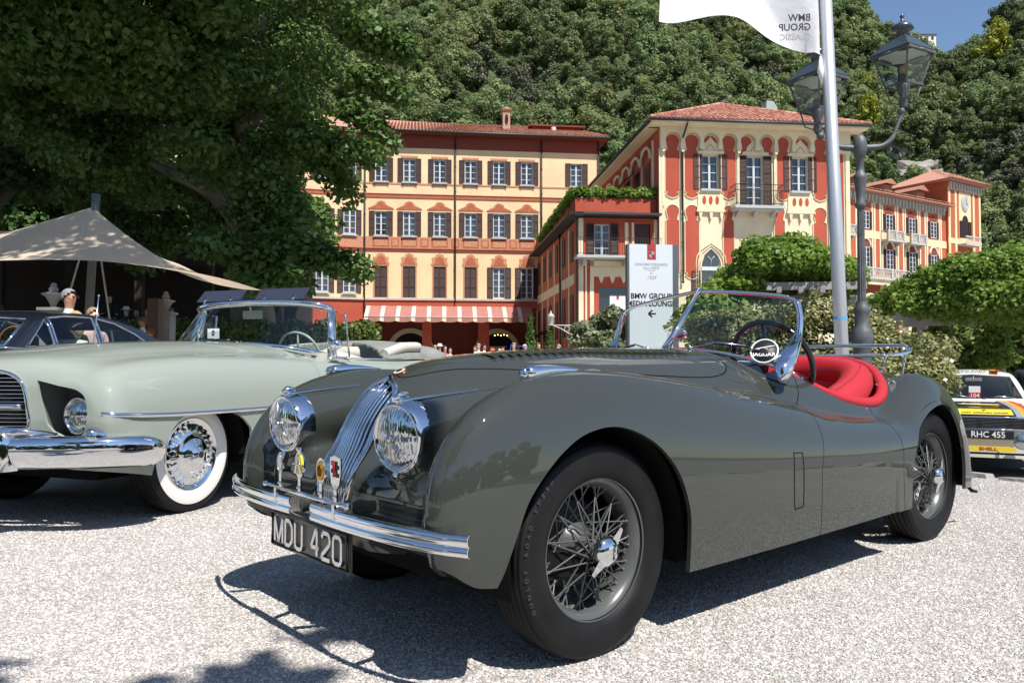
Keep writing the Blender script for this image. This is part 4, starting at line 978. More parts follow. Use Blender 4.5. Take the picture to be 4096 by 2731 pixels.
def stone_balcony(x0, x1, z, d=.9):
    m = MB(); m.box(x0, x1, -d, 0, z - .2, z); m.box(x0, x1, -d, -d + .14, z + .82, z + .95); m.box(x0, x0 + .14, -d, 0, z + .82, z + .95); m.box(x1 - .14, x1, -d, 0, z + .82, z + .95)
    n = max(2, int((x1 - x0) / 3))
    for k in range(n + 1): xx = x0 + (x1 - x0 - .3) * k / n; m.box(xx, xx + .3, -d - .02, -d + .2, z, z + 1.0)
    for xx in (x0 + .3, x1 - .5): m.prism([(-d + .1, z - .2), (0, z - .2), (0, z - .7)], xx, xx + .2, 'x')
    b = m.build('balcony', STONE, far)
    m = MB(); k = int((x1 - x0) / .28)
    for q in range(k):
        xx = x0 + .14 + q * (x1 - x0 - .28) / k; m.bar((xx, -d + .07, z), (xx + .26, -d + .07, z + .82), .05, .06); m.bar((xx + .26, -d + .07, z), (xx, -d + .07, z + .82), .05, .06)
    m.build('balustrade', STONE, b)
stone_balcony(5.4, 8.4, 13.95); stone_balcony(9.5, 12.5, 13.95); stone_balcony(-4, .4, 13.95); stone_balcony(-9, 17.0, 9.6, 2.2)
m = MB(); m.box(-9, 17.0, -2.0, -1.6, 8.9, 9.4)
for x in (-4.9, -.9, 3.1, 7.1, 11.1, 15.1): m.box(x - .25, x + .25, -2.1, -1.6, -.5, 9.0)
m.build('portico', W_CREAM, far)
for x in (-6.9, -2.9, 1.1, 5.1, 9.1, 13.1):
    m = MB(); m.prism([(x - 1.1, 0)] + [(x - 1.1 * math.cos(t), 6.4 + 1.3 * math.sin(t)) for t in np.linspace(0, math.pi, 11)] + [(x + 1.1, 0)], -.06, 0); m.build('portico_arch', W_RED, far)
    m = MB(); m.tube([(x - 1.5, -1.7, 3)] + [(x - 1.5 * math.cos(t), -1.7, 6.2 + 1.7 * math.sin(t)) for t in np.linspace(0, math.pi, 11)] + [(x + 1.5, -1.7, 3)], .18, 5); m.build('arch_ring', STONE, far)
m = MB(); m.add([(-10, -1.0, 18.75), (18, -1.0, 18.75), (18, 5, 20.9), (-10, 5, 20.9)], [(0, 1, 2, 3)]); m.box(-10, 18, -1.0, 0, 18.6, 18.7); fr_ = m.build('roof', TILE, far)
roof_tiles(fr_, (-10, -1.0, 18.78), (1, 0, 0), Vector((0, 6, 2.15)), 28, 6.3, TILE, 0, .35, .6)
for x in (3, 8.5, 14.5):
    m = MB(); m.box(x - .7, x + .7, 1.0, 3, 19.0, 20.3); m.add([(x - 1, .6, 20.3), (x + 1, .6, 20.3), (x, .6, 20.9), (x - 1, 4, 20.3), (x + 1, 4, 20.3), (x, 4, 20.9)], [(0, 1, 2), (0, 2, 5, 3), (1, 4, 5, 2)]); m.build('dormer', TILE, fr_)
tow = thing('clock_tower', 'square red tower with tiled pyramid roof and round clock opening', 'tower', (33.9 + 17.7 * math.cos(R(32)), 80 + 17.7 * math.sin(R(32)), 0), R(32))
m = MB(); m.box(0, 6.9, -.25, 7.0, -.5, 21.6); m.build('tower_wall', W_FRED, tow)
for x in (.25, 1.55, 5.3, 6.6): m = MB(); m.box(x - .2, x + .2, -.31, -.25, 9.5, 21.0); m.build('tower_pilaster', W_YEL, tow)
m = MB(); m.box(0, 6.9, -.30, -.25, 14.6, 15.2); m.box(2.2, 4.7, -.30, -.25, 15.2, 20.6); m.build('tower_band', W_YEL, tow)
m = MB(); m.prism(ell(3.45, 19.4, .78, .95, 20), -.40, -.30); m.build('clock_ring', STONE, tow); m = MB(); m.prism(ell(3.45, 19.4, .58, .75, 20), -.44, -.405); m.build('clock_face', SILL, tow)
m = MB(); m.bar((3.45, -.46, 19.4), (3.45, -.46, 19.95), .05, .03); m.bar((3.45, -.46, 19.4), (3.75, -.46, 19.2), .05, .03); m.build('clock_hands', BLACK_P, tow)
for z in (15.4, 10.9):
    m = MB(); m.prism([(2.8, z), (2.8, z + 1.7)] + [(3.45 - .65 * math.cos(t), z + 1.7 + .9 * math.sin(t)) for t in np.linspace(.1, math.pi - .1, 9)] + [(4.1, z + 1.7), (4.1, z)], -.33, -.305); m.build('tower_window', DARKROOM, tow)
    for s in (2.25, 4.1): pmesh('shutter', shutter_mesh(.55, 1.9), tow, (s, -.33, z))
m = MB()
for k in range(12): x = .3 + k * .57; m.prism([(x - .16, 21.5), (x + .16, 21.5), (x + .1, 20.9), (x, 20.6), (x - .1, 20.9)], -.55, -.25)
m.build('tower_corbels', STONE, tow)
m = MB(); m.add([(-.9, -1.2, 21.75), (7.8, -1.2, 21.75), (7.8, 7.9, 21.75), (-.9, 7.9, 21.75), (3.45, 3.3, 24.0)], [(0, 1, 4), (1, 2, 4), (2, 3, 4), (3, 0, 4)]); m.box(-.8, 7.7, -1.1, 7.8, 21.6, 21.75); tr_ = m.build('roof', TILE2, tow)
sl = Vector((0, 4.5, 2.25)); roof_tiles(tr_, (-.9, -1.2, 21.78), (1, 0, 0), sl, 8.7, sl.length, TILE2, 0, .35, .6, 4.35 / sl.length, 4.35 / sl.length)
m = MB(); m.box(1.9, 5.0, -1.25, -.25, 14.4, 14.6); m.box(1.9, 5.0, -1.25, -1.1, 15.3, 15.45)
for k in range(11): x = 1.95 + k * .29; m.bar((x, -1.18, 14.6), (x + .26, -1.18, 15.3), .05, .06)
m.build('tower_balcony', STONE, tow)
# ------------------------------------------------------------------ plane trees
LEAF_P = leaf_mat('plane_leaves', (.055, .115, .020), (.125, .205, .048), .5, .30, .5, rand=False)
LEAF_P2 = leaf_mat('plane_leaves_pale', (.085, .15, .03), (.16, .24, .07), .5, .36, .5, rand=False)
PBARK = mat('plane_bark', (.16, .14, .105), .9, noise=(2.2, .45), bump=(7, .4, .03))
def clumps(r, spec):
    out = []
    for cx, cy, cz, rx, ry, rz, n, q in spec:
        for i in range(n):
            a = r.uniform(0, 6.283); e = math.asin(r.uniform(-1, 1)); k = r.uniform(.72, 1.0)
            out.append(((cx + rx * k * math.cos(a) * math.cos(e), cy + ry * k * math.sin(a) * math.cos(e), cz + rz * k * math.sin(e)), (q * r.uniform(.75, 1.3), q * r.uniform(.75, 1.3), q * r.uniform(.5, .85))))
    return out
def big_tree(name, label, loc, spec, n_leaf, size, seed, trunk_r=.55, limbs=9, mt=LEAF_P, low=3.0, extra=[]):
    r = random.Random(seed); t = thing(name, label, 'tree', loc, 0); bl = clumps(r, spec) + extra
    V, F = leaf_cloud(bl, n_leaf, size, seed, .55, .25, True); pmesh('crown', npmesh('crown', V, F, mt, smooth=False), t)
    m = MB(); m.tube(spl([(0, 0, -.3), (.05, .1, low * .6), (-.1, .0, low * 1.3), (.1, .1, low * 2.6), (0, 0, low * 3.8)], 4), [trunk_r * (1.25 - .055 * k) if k > 1 else trunk_r * 1.5 for k in range(17)], 12)
    tr = m.build('trunk', PBARK, t)
    for i in range(limbs):
        c = r.choice([q[0] for q in bl if q[0][1] > -3.0]); z0 = r.uniform(low, low * 2.4)
        m = MB(); m.tube(spl([(0, 0, z0), (c[0] * .35, c[1] * .35, z0 + (c[2] - z0) * .55), (c[0] * .75, c[1] * .75, c[2] * .92), c], 4), list(np.linspace(trunk_r * .5, .03, 13)), 7); m.build('limb', PBARK, t)
    return t
# main crown: (centre xyz, radii, clumps, clump radius), relative to the trunk at (-8.2, 25)
main = [(-2.0, -2.4, 13.6, 5.9, 7.8, 5.2, 110, 1.4), (-2.5, -6.0, 10.2, 4.5, 2.6, 2.4, 40, 1.15), (-1.5, -3.5, 7.6, 4.4, 2.0, 2.0, 30, 1.0), (-4, -1.5, 11.0, 5.5, 6, 3.5, 34, 1.2), (-2.6, 1.0, 7.4, 3.6, 3.0, 2.4, 26, 1.0), (-3.2, 2.5, 8.5, 4.4, 4.5, 4, 34, 1.2), (2.0, -13.8, 11.9, 4.4, 3.4, 1.6, 28, 1.05), (-4.5, -12.5, 11.9, 4.6, 3.6, 1.6, 24, 1.05), (3.0, -9.5, 12.6, 3.8, 2.6, 1.4, 44, 1.1), (-2.0, -9.0, 13.0, 3.6, 2.6, 1.4, 30, 1.1)]  # last groups overhang out of view, added to shade the tent and lower crown
ex = []
def hang(u0, v0, u1, v1, d, n, q):      # a hanging branch between two picture directions at depth d
    for k in range(n):
        t = k / max(1, n - 1); u, v = u0 + (u1 - u0) * t, v0 + (v1 - v0) * t
        ex.append((((u - 1176) / 1829 * d + 8.2, d - 25, .933 + (837 - v) / 1829 * d), (q * (1 - .45 * t), q * (1 - .3 * t), q * .62)))
hang(640, 560, 830, 618, 20, 9, .75); hang(560, 620, 700, 650, 20, 5, .6); hang(600, 400, 690, 520, 21, 7, .9); hang(560, 470, 640, 600, 21, 6, .8); hang(740, 330, 860, 352, 21, 7, .72); hang(800, 250, 900, 320, 22, 5, .6); hang(820, 60, 935, 110, 22, 6, .85); hang(830, 170, 915, 210, 22, 5, .75); hang(700, 300, 800, 440, 22, 6, .9); hang(480, 560, 620, 590, 20, 6, .8); hang(660, 630, 560, 660, 19, 5, .5)
big_tree('plane_tree', 'huge plane tree with dark shaded crown hanging over the pale convertible', (-8.2, 25, 0), main, 330000, .088, 3, .7, 16, LEAF_P, 3.4, ex)
side = [(0, 0, 11.5, 6.2, 6.2, 5.5, 50, 1.5), (0, -2, 7.8, 5.2, 4.6, 2.4, 34, 1.2)]
big_tree('plane_tree', 'tall pale-leaved tree at the far left edge behind the tent', (-19.5, 27, 0), side, 60000, .13, 8, .5, 8, LEAF_P2, 2.5)
big_tree('plane_tree', 'dark tree behind the tent mast, nearer the hotel', (-17.5, 45, 0), [(0, 0, 12, 7.5, 7, 6.5, 60, 1.7), (0, -1, 8.4, 7, 5, 2.5, 36, 1.4)], 52000, .19, 9, .6, 8, LEAF_P, 3.0)
big_tree('plane_tree', 'dark tree left of the hotel, deep in the shade of the tallest one', (-28, 46, 0), [(0, 0, 11, 9, 7, 7, 60, 2.0), (0, -1, 8.6, 8, 5, 2.5, 36, 1.6)], 42000, .23, 10, .6, 8, LEAF_P, 3.0)
# ------------------------------------------------------------------ pergolas, shrubs, hedges
LEAF_W = leaf_mat('wisteria_leaves', (.10, .18, .022), (.23, .34, .055), 1.2, .42, .45, rand=False)
LEAF_A = leaf_mat('abelia_leaves', (.14, .18, .045), (.38, .36, .17), 2.2, .3, .5, rand=False)
LEAF_HG2 = leaf_mat('hedge_leaves', (.07, .11, .02), (.19, .25, .06), 2.0, .3, .4, rand=False)
LEAF_O = leaf_mat('olive_leaves', (.12, .15, .07), (.27, .30, .17), 1.5, .3, .5, rand=False)
CONC = mat('pergola_stone', (.30, .285, .26), .9, noise=(3, .2), bump=(20, .3, .01))
def P3(u, v, d): return ((u - 1176) / 1829 * d, d, .933 + (837 - v) / 1829 * d)
def leafy(name, mt, parent, pts, n, size, seed, inner=.3, up=.5, fold=True):
    bl = [(p, q) for p, q in pts]; V, F = leaf_cloud(bl, n, size, seed, up, inner, fold); return pmesh(name, npmesh(name, V, F, mt, smooth=False), parent)
def line(a, b, d0, d1, n, q, jit, r):
    out = []
    for k in range(n):
        t = (k + .5) / n; u, v, d = a[0] + (b[0] - a[0]) * t, a[1] + (b[1] - a[1]) * t, d0 + (d1 - d0) * t; p = P3(u, v, d)
        out.append(((p[0] + r.uniform(-jit, jit), p[1] + r.uniform(-jit, jit) * 1.5, p[2] + r.uniform(-jit, jit) * .6), (q * r.uniform(.55, 1.3), q * r.uniform(.7, 1.5), q * r.uniform(.4, 1.0))))
    return out
r_ = random.Random(21)
pg = thing('pergola', 'vine-covered stone pergola left of the lamp post, in front of the red villa', 'pergola', (0, 0, 0))
bl = line((1660, 690), (1760, 610), 14, 14, 8, .42, .2, r_) + line((1740, 600), (1850, 590), 14, 14, 9, .42, .2, r_) + line((1770, 575), (1835, 568), 14.2, 14.2, 6, .30, .12, r_) + line((1850, 620), (1962, 625), 14, 14, 9, .34, .15, r_) + line((1690, 660), (1940, 650), 14.5, 14.5, 12, .36, .2, r_) + line((1610, 720), (1700, 700), 13.5, 14, 6, .40, .2, r_) + line((1640, 760), (1720, 780), 14, 14.5, 6, .45, .2, r_) + line((1930, 650), (1945, 760), 14, 14, 5, .2, .1, r_)
leafy('vine', LEAF_W, pg, bl, 52000, .045, 31, .12)
m = MB(); a = P3(1760, 658, 13.6); b = P3(1990, 655, 13.6); m.bar(a, b, .12, .13)
for u in (1800, 1850, 1900): p = P3(u, 666, 13.5); m.bar((p[0] - .1, p[1] - .1, p[2]), (p[0] + .3, p[1] + 1.2, p[2]), .08, .10)
m.build('beam', CONC, pg)
for u in (1835, 1955):
    m = MB(); p = P3(u, 680, 14.0); m.lathe([(.16, -.7), (.15, p[2] - .2), (.22, p[2] - .12), (.22, p[2])], (p[0], p[1], 0), 12); m.build('column', CONC, pg)
pg2 = thing('pergola', 'long vine-covered pergola at the right edge above the rally car', 'pergola', (0, 0, 0))
bl = line((2010, 705), (2090, 680), 15, 14, 8, .36, .15, r_) + line((2080, 680), (2200, 650), 14, 13, 12, .42, .2, r_) + line((2180, 640), (2352, 640), 13, 12, 14, .50, .2, r_) + line((2200, 625), (2270, 600), 14, 14, 6, .34, .15, r_) + line((2270, 610), (2400, 615), 13.5, 12.5, 10, .44, .2, r_) + line((2090, 700), (2380, 680), 13.4, 11.6, 16, .42, .2, r_) + line((2260, 700), (2420, 700), 12, 11.0, 9, .36, .2, r_)
for u, d in ((2170, 13.6), (2290, 12.6)): bl += line((u, 700), (u - 5, 850), d, d, 8, .24, .08, r_)
S2 = 1.42
bl = [((c[0] * S2, c[1] * S2, .933 + (c[2] - .933) * S2), tuple(k * S2 for k in q)) for c, q in bl]
leafy('vine', LEAF_W, pg2, bl, 90000, .055, 32, .12)
m = MB(); m.bar(P3(2060, 738, 19.3), P3(2420, 715, 16.3), .2, .3); m.bar(P3(2060, 715, 21.6), P3(2420, 700, 18.5), .2, .26)
for k in range(7): u = 2090 + k * 45; p = P3(u, 715, 19.0 - k * .35); m.bar((p[0] - .2, p[1] - .3, p[2]), (p[0] + .8, p[1] + 2.7, p[2] + .02), .12, .2)
m.build('beam', CONC, pg2)
for u, d in ((2170, 19.3), (2290, 17.9), (2120, 22.1)): m = MB(); p = P3(u, 730, d); m.lathe([(.20, -.8), (.14, p[2] - .1), (.2, p[2] - .06), (.2, p[2])], (p[0], p[1], 0), 12); m.build('column', CONC, pg2)
def shrub(name, label, mt, pts, n, size, seed, cat='shrub', inner=.25, stems=8, flowers=0):
    t = thing(name, label, cat, (0, 0, 0)); leafy('foliage', mt, t, pts, n, size, seed, inner); r = random.Random(seed)
    for k in range(stems):
        c = pts[r.randrange(len(pts))][0]; m = MB(); m.tube([(c[0] + r.uniform(-.2, .2), c[1], -.62), (c[0] + r.uniform(-.1, .1), c[1], (c[2] - .6) / 2), (c[0] + r.uniform(-.2, .2), c[1], c[2] + .15)], [.018, .014, .005], 5); m.build('stem', BARK, t)
    if flowers:
        V, F = leaf_cloud(pts, flowers, .022, seed + 1, .2, .9, False); pmesh('flowers', npmesh('flowers', V, F, WHITE_P, smooth=False), t)['kind'] = 'stuff'
    return t
bl = line((1600, 760), (1720, 750), 10.5, 10, 9, .30, .15, r_) + line((1700, 740), (1850, 735), 10, 9.8, 10, .30, .15, r_) + line((1850, 720), (1990, 750), 9.8, 9.6, 10, .28, .12, r_) + line((1990, 770), (2110, 810), 9.6, 9.4, 10, .28, .12, r_) + line((1700, 800), (2090, 840), 10, 9.6, 22, .36, .2, r_) + line((1800, 870), (2140, 880), 9.5, 9.2, 16, .36, .2, r_) + line((2120, 850), (2190, 895), 9.2, 9.0, 4, .14, .06, r_) + line((2000, 700), (2040, 760), 9.7, 9.6, 4, .12, .08, r_)
shrub('abelia_shrub', 'loose pinkish-cream variegated shrub with white flowers behind the grey roadster', LEAF_A, bl, 44000, .026, 41, stems=26, flowers=420)
bl = line((1345, 745), (1440, 735), 30, 30, 7, .55, .3, r_) + line((1350, 775), (1445, 780), 30, 30, 8, .6, .3, r_) + line((1390, 800), (1450, 810), 30, 30, 5, .6, .3, r_)
shrub('oleander_bush', 'pale green feathery bush left of the totem sign', LEAF_O, bl, 9000, .10, 42, 'bush')
bl = line((2130, 760), (2260, 820), 25, 24, 12, .7, .4, r_) + line((2220, 790), (2400, 820), 24, 22, 12, .8, .4, r_) + line((2050, 800), (2180, 840), 25, 24, 10, .6, .3, r_) + line((2300, 740), (2420, 800), 22, 21, 8, .5, .3, r_)
shrub('garden_shrubs', 'bright green shrubs seen under the right pergola behind the rally car', LEAF_HG2, bl, 26000, .10, 43, stems=14)
# clipped hedge along the restaurant terrace, behind the coupe
hd = thing('clipped_hedge', 'clipped light green hedge behind the coupe and the seated guests', 'hedge', (0, 0, 0))
bl = []
for k in range(80):
    x = -16.5 + k * .158; y = 21.5 + .02 * k
    for z in (.7, 1.3, 1.85): bl.append(((x, y, z + .07 * math.sin(k)), (.26, .45, .36)))
leafy('foliage', LEAF_HG2, hd, bl, 36000, .060, 44, .55, .3)
# hedge on the roof of the low wing, and the ivy hanging from its corner
hd2 = thing('roof_hedge', 'bright green hedge growing along the parapet of the low red wing', 'hedge', (8.39, 45, 0), R(6)); bl = []
for k in range(26): x = -4.55 + k * .18; bl.append(((x, .75, 10.75 + .10 * math.sin(k * 1.3)), (.26, .4, .34)))
for k in range(40): y = .8 + k * .35; bl.append(((-4.75, y, 10.70 + .08 * math.sin(k) - .012 * k), (.45, .3, .36)))
leafy('foliage', LEAF_W, hd2, bl, 11000, .085, 45, .5, .4)
for i, (u, v, h, w_) in enumerate(((1218, 760, 3.4, .5), (1262, 770, 2.6, .5))):
    p = P3(u, v, 46); t = thing('cypress', ['narrow dark cypress in the shade beside the hotel door', 'shorter dark cypress next to the wall lantern bracket'][i], 'tree', (p[0], p[1], 0))
    leafy('crown', LEAF_P, t, [((0, 0, .5 + k * h / 8), (w_ * (1 - k / 10), w_ * (1 - k / 10), .4)) for k in range(8)], 2500, .08, 46 + i, .6); m = MB(); m.tube([(0, 0, 0), (0, 0, h * .6)], [.06, .03], 6); m.build('trunk', BARK, t)
# trees behind the photographer: their shade falls at the lower left and they stand in the reflections
big_tree('plane_tree', 'tree behind the photographer casting dappled shade on the gravel', (-3.0, -6.5, 0), [(0, 0, 8.6, 4.0, 4.2, 2.6, 44, .95), (2.2, 3.6, 6.9, 1.9, 1.9, .7, 12, .5)], 30000, .10, 61, .35, 8, LEAF_P, 2.4, [((4.35, 5.5, 6.2), (.30, .2, .10)), ((3.85, 5.2, 6.0), (.36, .2, .10)), ((3.4, 5.45, 6.3), (.3, .2, .10)), ((3.0, 5.9, 6.1), (.26, .16, .1)), ((2.5, 6.15, 6.2), (.36, .2, .10)), ((4.5, 5.9, 6.2), (.16, .12, .08)), ((2.1, 6.4, 6.0), (.26, .16, .1)), ((3.6, 4.8, 6.0), (.3, .2, .1))])
b0 = big_tree('lakeside_tree', 'tall lakeside tree standing behind the photographer', (-34, -34, 0), [(0, 0, 6.6, 6.4, 5.0, 5.6, 60, 1.7), (0, 0, 2.2, 6.2, 4.0, 1.6, 26, 1.4)], 15000, .3, 62, .4, 5, LEAF_P, 2.6)
b0['group'] = 'trees along the lakeside'
def kids(o): return [c for c in bpy.data.objects if c.parent == o]
for x, y, s in ((-24, -31, .9), (-14, -34, 1.1), (-4, -33, .9), (6, -34, 1.0), (16, -36, 1.1), (27, -33, .95), (38, -28, 1.05), (47, -20, 1.0), (-40, -24, 1.1), (-42, -11, .9), (-36, 2, .95)):
    c = b0.copy(); COL.objects.link(c); c.location = (x, y, 0); c.scale = (s, s, s); c.rotation_euler = (0, 0, x)
    for k_ in KIDS.get('', []) or [q for q in bpy.data.objects if q.parent == b0]:
        d = k_.copy(); COL.objects.link(d); d.parent = c
# ------------------------------------------------------------------ the grey roadster (hero car)
CAR_RZ = R(90 - 49.39)
roadster = thing('sports_car', 'dark grey open two-seat roadster with red leather cockpit and wire wheels', 'car', (-0.1697, 3.0831, 0), CAR_RZ)
def j_body(X, Y, Z):
    ay = np.abs(Y)
    # front wing running back into the door
    zf = crv([-.02, .15, .38, .9, 1.3, 1.55, 1.9, 2.2, 2.6], [.914, .908, .890, .838, .782, .735, .700, .692, .66])(X)
    zc = .50; p = 2.3
    yc = crv([-.6, 0, .3, .7, 1.1, 2.6], [.632, .628, .605, .545, .490, .47])(X); a = .768 - yc
    low = np.clip((zc - Z) / .25, 0, 1.2)
    L = .605 * (1 - .13 * low ** 2)
    a = a - .008 * low ** 2
    t = np.clip((-.02 - X) / L, 0, 9); u = np.abs(ay - yc) / a; v = np.clip(Z - zc, 0, 9) / (zf - zc)
    df = ((t ** p + u ** p + v ** p) ** (1 / p) - 1) * .22
    df = np.maximum(df, X - 2.42)
    # bonnet, scuttle and tail
    zt = crv([-.1, 0, .2, .55, 1.2, 1.7, 2.3, 3.6], [.966, .974, .990, 1.004, 1.012, 1.005, .975, .962])(X)
    wb = crv([-.56, -.4, -.2, 0, .5, 1.15, 1.45, 2.3, 3.0, 3.6], [.235, .275, .335, .385, .50, .60, .665, .66, .62, .55])(X)
    q = 2.35; zb = .45
    t1 = np.clip((0 - X) / .553, 0, 9); t2 = np.clip((X - 2.45) / 1.13, 0, 9)
    u = ay / wb; v = np.clip(Z - zb, 0, 9) / (zt - zb)
    db = ((t1 ** q + t2 ** 2.2 + u ** q + v ** q) ** (1 / q) - 1) * .34
    # headlamp pods
    ax, ay_, az = -.53, .39, .712; bx, by, bz = .35, .405, .845
    ex, ey, ez = bx - ax, by - ay_, bz - az; l2 = ex * ex + ey * ey + ez * ez
    tt = np.clip(((X - ax) * ex + (ay - ay_) * ey + (Z - az) * ez) / l2, 0, 1)
    dp = np.sqrt((X - ax - tt * ex) ** 2 + (ay - ay_ - tt * ey) ** 2 + (Z - az - tt * ez) ** 2) - (.108 - .045 * tt)
    dp = np.maximum(dp, -.555 - X)
    # valance under the lamps
    bx_ = np.abs(X + .05) - .40; by_ = np.abs(ay) - .56; bz_ = np.abs(Z - .475) - .03
    dl = np.sqrt(np.maximum(bx_, 0) ** 2 + np.maximum(by_, 0) ** 2 + np.maximum(bz_, 0) ** 2) + np.minimum(np.maximum(np.maximum(bx_, by_), bz_), 0) - .105
    # rear wing
    zr = crv([2.0, 2.12, 2.3, 2.45, 2.6, 2.75, 2.9, 3.05, 3.2, 3.32, 3.40], [.60, .675, .785, .852, .884, .868, .81, .73, .60, .42, .22])(X)
    ou = crv([2.0, 2.72, 2.92, 3.07, 3.19, 3.29, 3.39], [.768, .766, .742, .700, .635, .55, .42])(X)
    u = np.abs(ay - ou + .198) / .198; v = np.clip(Z - .18, 0, 9) / np.maximum(zr - .18, .04)
    dr = ((u ** 2.6 + v ** 2.6) ** (1 / 2.6) - 1) * .24
    dr = np.maximum(np.maximum(dr, 1.98 - X), X - 3.40)
    kf = crv([-.7, -.4, .0, .6, .95, 3.6], [.045, .055, .08, .06, .014, .014])(X)
    d = smin(db, smin(dp, dl, .09), .08)
    d = smin(d, df, kf)
    return smin(d, dr, .018)
JB = Surf.make(j_body, (-.72, -.86, .10), (3.68, .86, 1.08), .0175)
arch_f = sdpoly(sp2([(-.485, .12), (-.458, .285), (-.432, .352), (-.394, .452), (-.356, .541), (-.295, .613), (-.224, .672), (-.128, .72), (-.007, .738), (.102, .719), (.217, .663), (.309, .573), (.36, .47), (.378, .369), (.372, .12)], 6))
arch_r = sdpoly(sp2([(2.115, .12), (2.118, .253), (2.139, .412), (2.20, .54), (2.335, .632), (2.46, .692), (2.61, .722), (2.73, .694), (2.797, .618), (2.828, .544), (2.836, .443), (2.822, .322), (2.80, .25), (2.76, .12)], 6))
zbot = crv([-.70, -.6, -.5, -.3, .3, .4, 2.2, 2.8, 3.1, 3.35, 3.6], [.40, .372, .315, .30, .222, .222, .24, .262, .25, .26, .36])
def j_arch(X, Y, Z): return np.where(np.abs(Y) > .38, np.maximum(-arch_f(X, Z), -arch_r(X, Z)), -.1)
JB = JB.clip(lambda X, Y, Z: zbot(X) - Z).clip(j_arch)
ck = sdpoly([(1.30, 1.4), (1.30, .99)] + sp2([(1.36, .985), (1.50, .925), (1.62, .855), (1.70, .810), (1.80, .775), (1.95, .750), (2.10, .742), (2.20, .765), (2.262, .82), (2.30, .90), (2.315, 1.0)], 6) + [(2.30, 1.4)])
def j_cock(X, Y, Z):
    s = np.clip((X - 1.6) / .6, 0, 1); s = s * s * (3 - 2 * s)
    return -ck(X - .44 * np.clip(1 - (Y / .60) ** 2, 0, 1) * s, Z)
JB = JB.clip(j_cock)
# grille opening: tall arch shape seen along the nose
gw = crv([.44, .47, .53, .60, .70, .79, .825, .850, .868, .880], [.055, .075, .094, .099, .101, .103, .094, .072, .040, .0])
def j_grille(X, Y, Z): return np.where((X < -.3) & (Z > .45) & (Z < .880), gw(Z) - np.abs(Y), -.05)
JB = JB.clip(lambda X, Y, Z: j_grille(X, Y, Z))
bon = sdpoly(sp2([(-.33, .0), (-.33, .06), (-.25, .12), (0, .21), (.4, .315), (.8, .39), (1.02, .415), (1.13, .395), (1.19, .33), (1.2, .2), (1.2, 0), (1.2, -.2), (1.19, -.33), (1.13, -.395), (1.02, -.415), (.8, -.39), (.4, -.315), (0, -.21), (-.25, -.12), (-.33, -.06)], 5, True))
def g_bon(X, Y, Z): return np.where(Z > .7, bon(X, Y), .3)
bonnet = JB.clip(lambda X, Y, Z: g_bon(X, Y, Z) + .0022)
rest = JB.clip(lambda X, Y, Z: -(g_bon(X, Y, Z) - .0022))
dpoly = sdpoly([(1.262, .1), (1.262, .49), (1.315, .66), (1.355, .74), (1.46, .81), (1.57, .90), (1.60, 1.1), (2.035, 1.1), (2.035, .1)])
def g_door(X, Y, Z): return np.where(np.abs(Y) > .35, dpoly(X, Z), .3)
doors = rest.clip(lambda X, Y, Z: g_door(X, Y, Z) + .0022)
rest = rest.clip(lambda X, Y, Z: -(g_door(X, Y, Z) - .0022))
rest.build('body', PAINT_GREY, roadster, rim=.016)
bonnet.build('bonnet', PAINT_GREY, roadster, rim=.012)
doors.clip(lambda X, Y, Z: Y).build('door', PAINT_GREY, roadster, rim=.012)
doors.clip(lambda X, Y, Z: -Y).build('door', PAINT_GREY, roadster, rim=.012)
# dark inner shell behind the seams
lin = Surf.make(lambda X, Y, Z: j_body(X, Y, Z) + .016, (-.72, -.86, .10), (3.68, .86, 1.08), .03)
lin = lin.clip(lambda X, Y, Z: zbot(X) - Z).clip(lambda X, Y, Z: j_arch(X, Y, Z) + .004).clip(lambda X, Y, Z: j_cock(X, Y, Z) + .004)
lin = lin.clip(lambda X, Y, Z: np.where((X < -.3) & (np.abs(Y) < .13) & (Z > .44) & (Z < .9), .05, -.05))
lin.build('inner_shell', BLACK, roadster, rim=0)
# wheel wells, chassis and grille back
m = MB()
for x0 in (0.0, 2.56):
    for s in (-1, 1):
        m.lathe([(.405, .30), (.41, .55), (.40, .715)], (x0, 0, .34), 20, 'y', True, R(-12), R(192))
        if s > 0:
            b = len(m.v) - 63
            for i in range(b, len(m.v)): m.v[i] = (m.v[i][0], -m.v[i][1], m.v[i][2])
m.box(-.42, 3.2, -.40, .40, .26, .34); m.box(.42, 2.15, -.66, .66, .235, .30)
m.box(-.36, .0, -.30, .30, .50, .70)
m.box(.395, .44, -.70, -.40, .24, .72); m.box(.395, .44, .40, .70, .24, .72)
m.bar((-.2, -.60, .30), (.5, -.60, .30), .05, .08)
m.build('chassis', DARK, roadster)
m = MB()
m.bar((.36, -.735, .315), (.40, -.735, .315), .02, .02)
# grille: chrome surround and slats that follow the nose
def nose_x(y, z):
    lo, hi = -.75, -.05
    for _ in range(40):
        mid = (lo + hi) / 2
        if j_body(np.array([mid]), np.array([y]), np.array([z]))[0] < 0: hi = mid
        else: lo = mid
    return hi
m = MB(); path = []
zz = [.455, .50, .55, .60, .65, .70, .75, .79, .82, .845, .862, .874]
for z in zz: path.append((nose_x(-float(gw(z)) - .006, z) - .004, -float(gw(z)) - .006, z))
path.append((nose_x(0, .886) - .004, 0, .886))
for z in zz[::-1]: path.append((nose_x(float(gw(z)) + .006, z) - .004, float(gw(z)) + .006, z))
m.tube(spl(path, 3), .0115, 8)
grille = m.build('grille_surround', CHROME, roadster)
for k in range(13):
    y = (k - 6) * .0155; pts = []
    for z in np.linspace(.462, .878, 22):
        if abs(y) < float(gw(z)) - .003: pts.append((nose_x(y, z) - .001, y, z))
    if len(pts) > 4:
        m = MB(); m.tube(pts, .0043, 6, flat=(1.0, 1.7)); m.build('grille_slat', CHROME, grille)
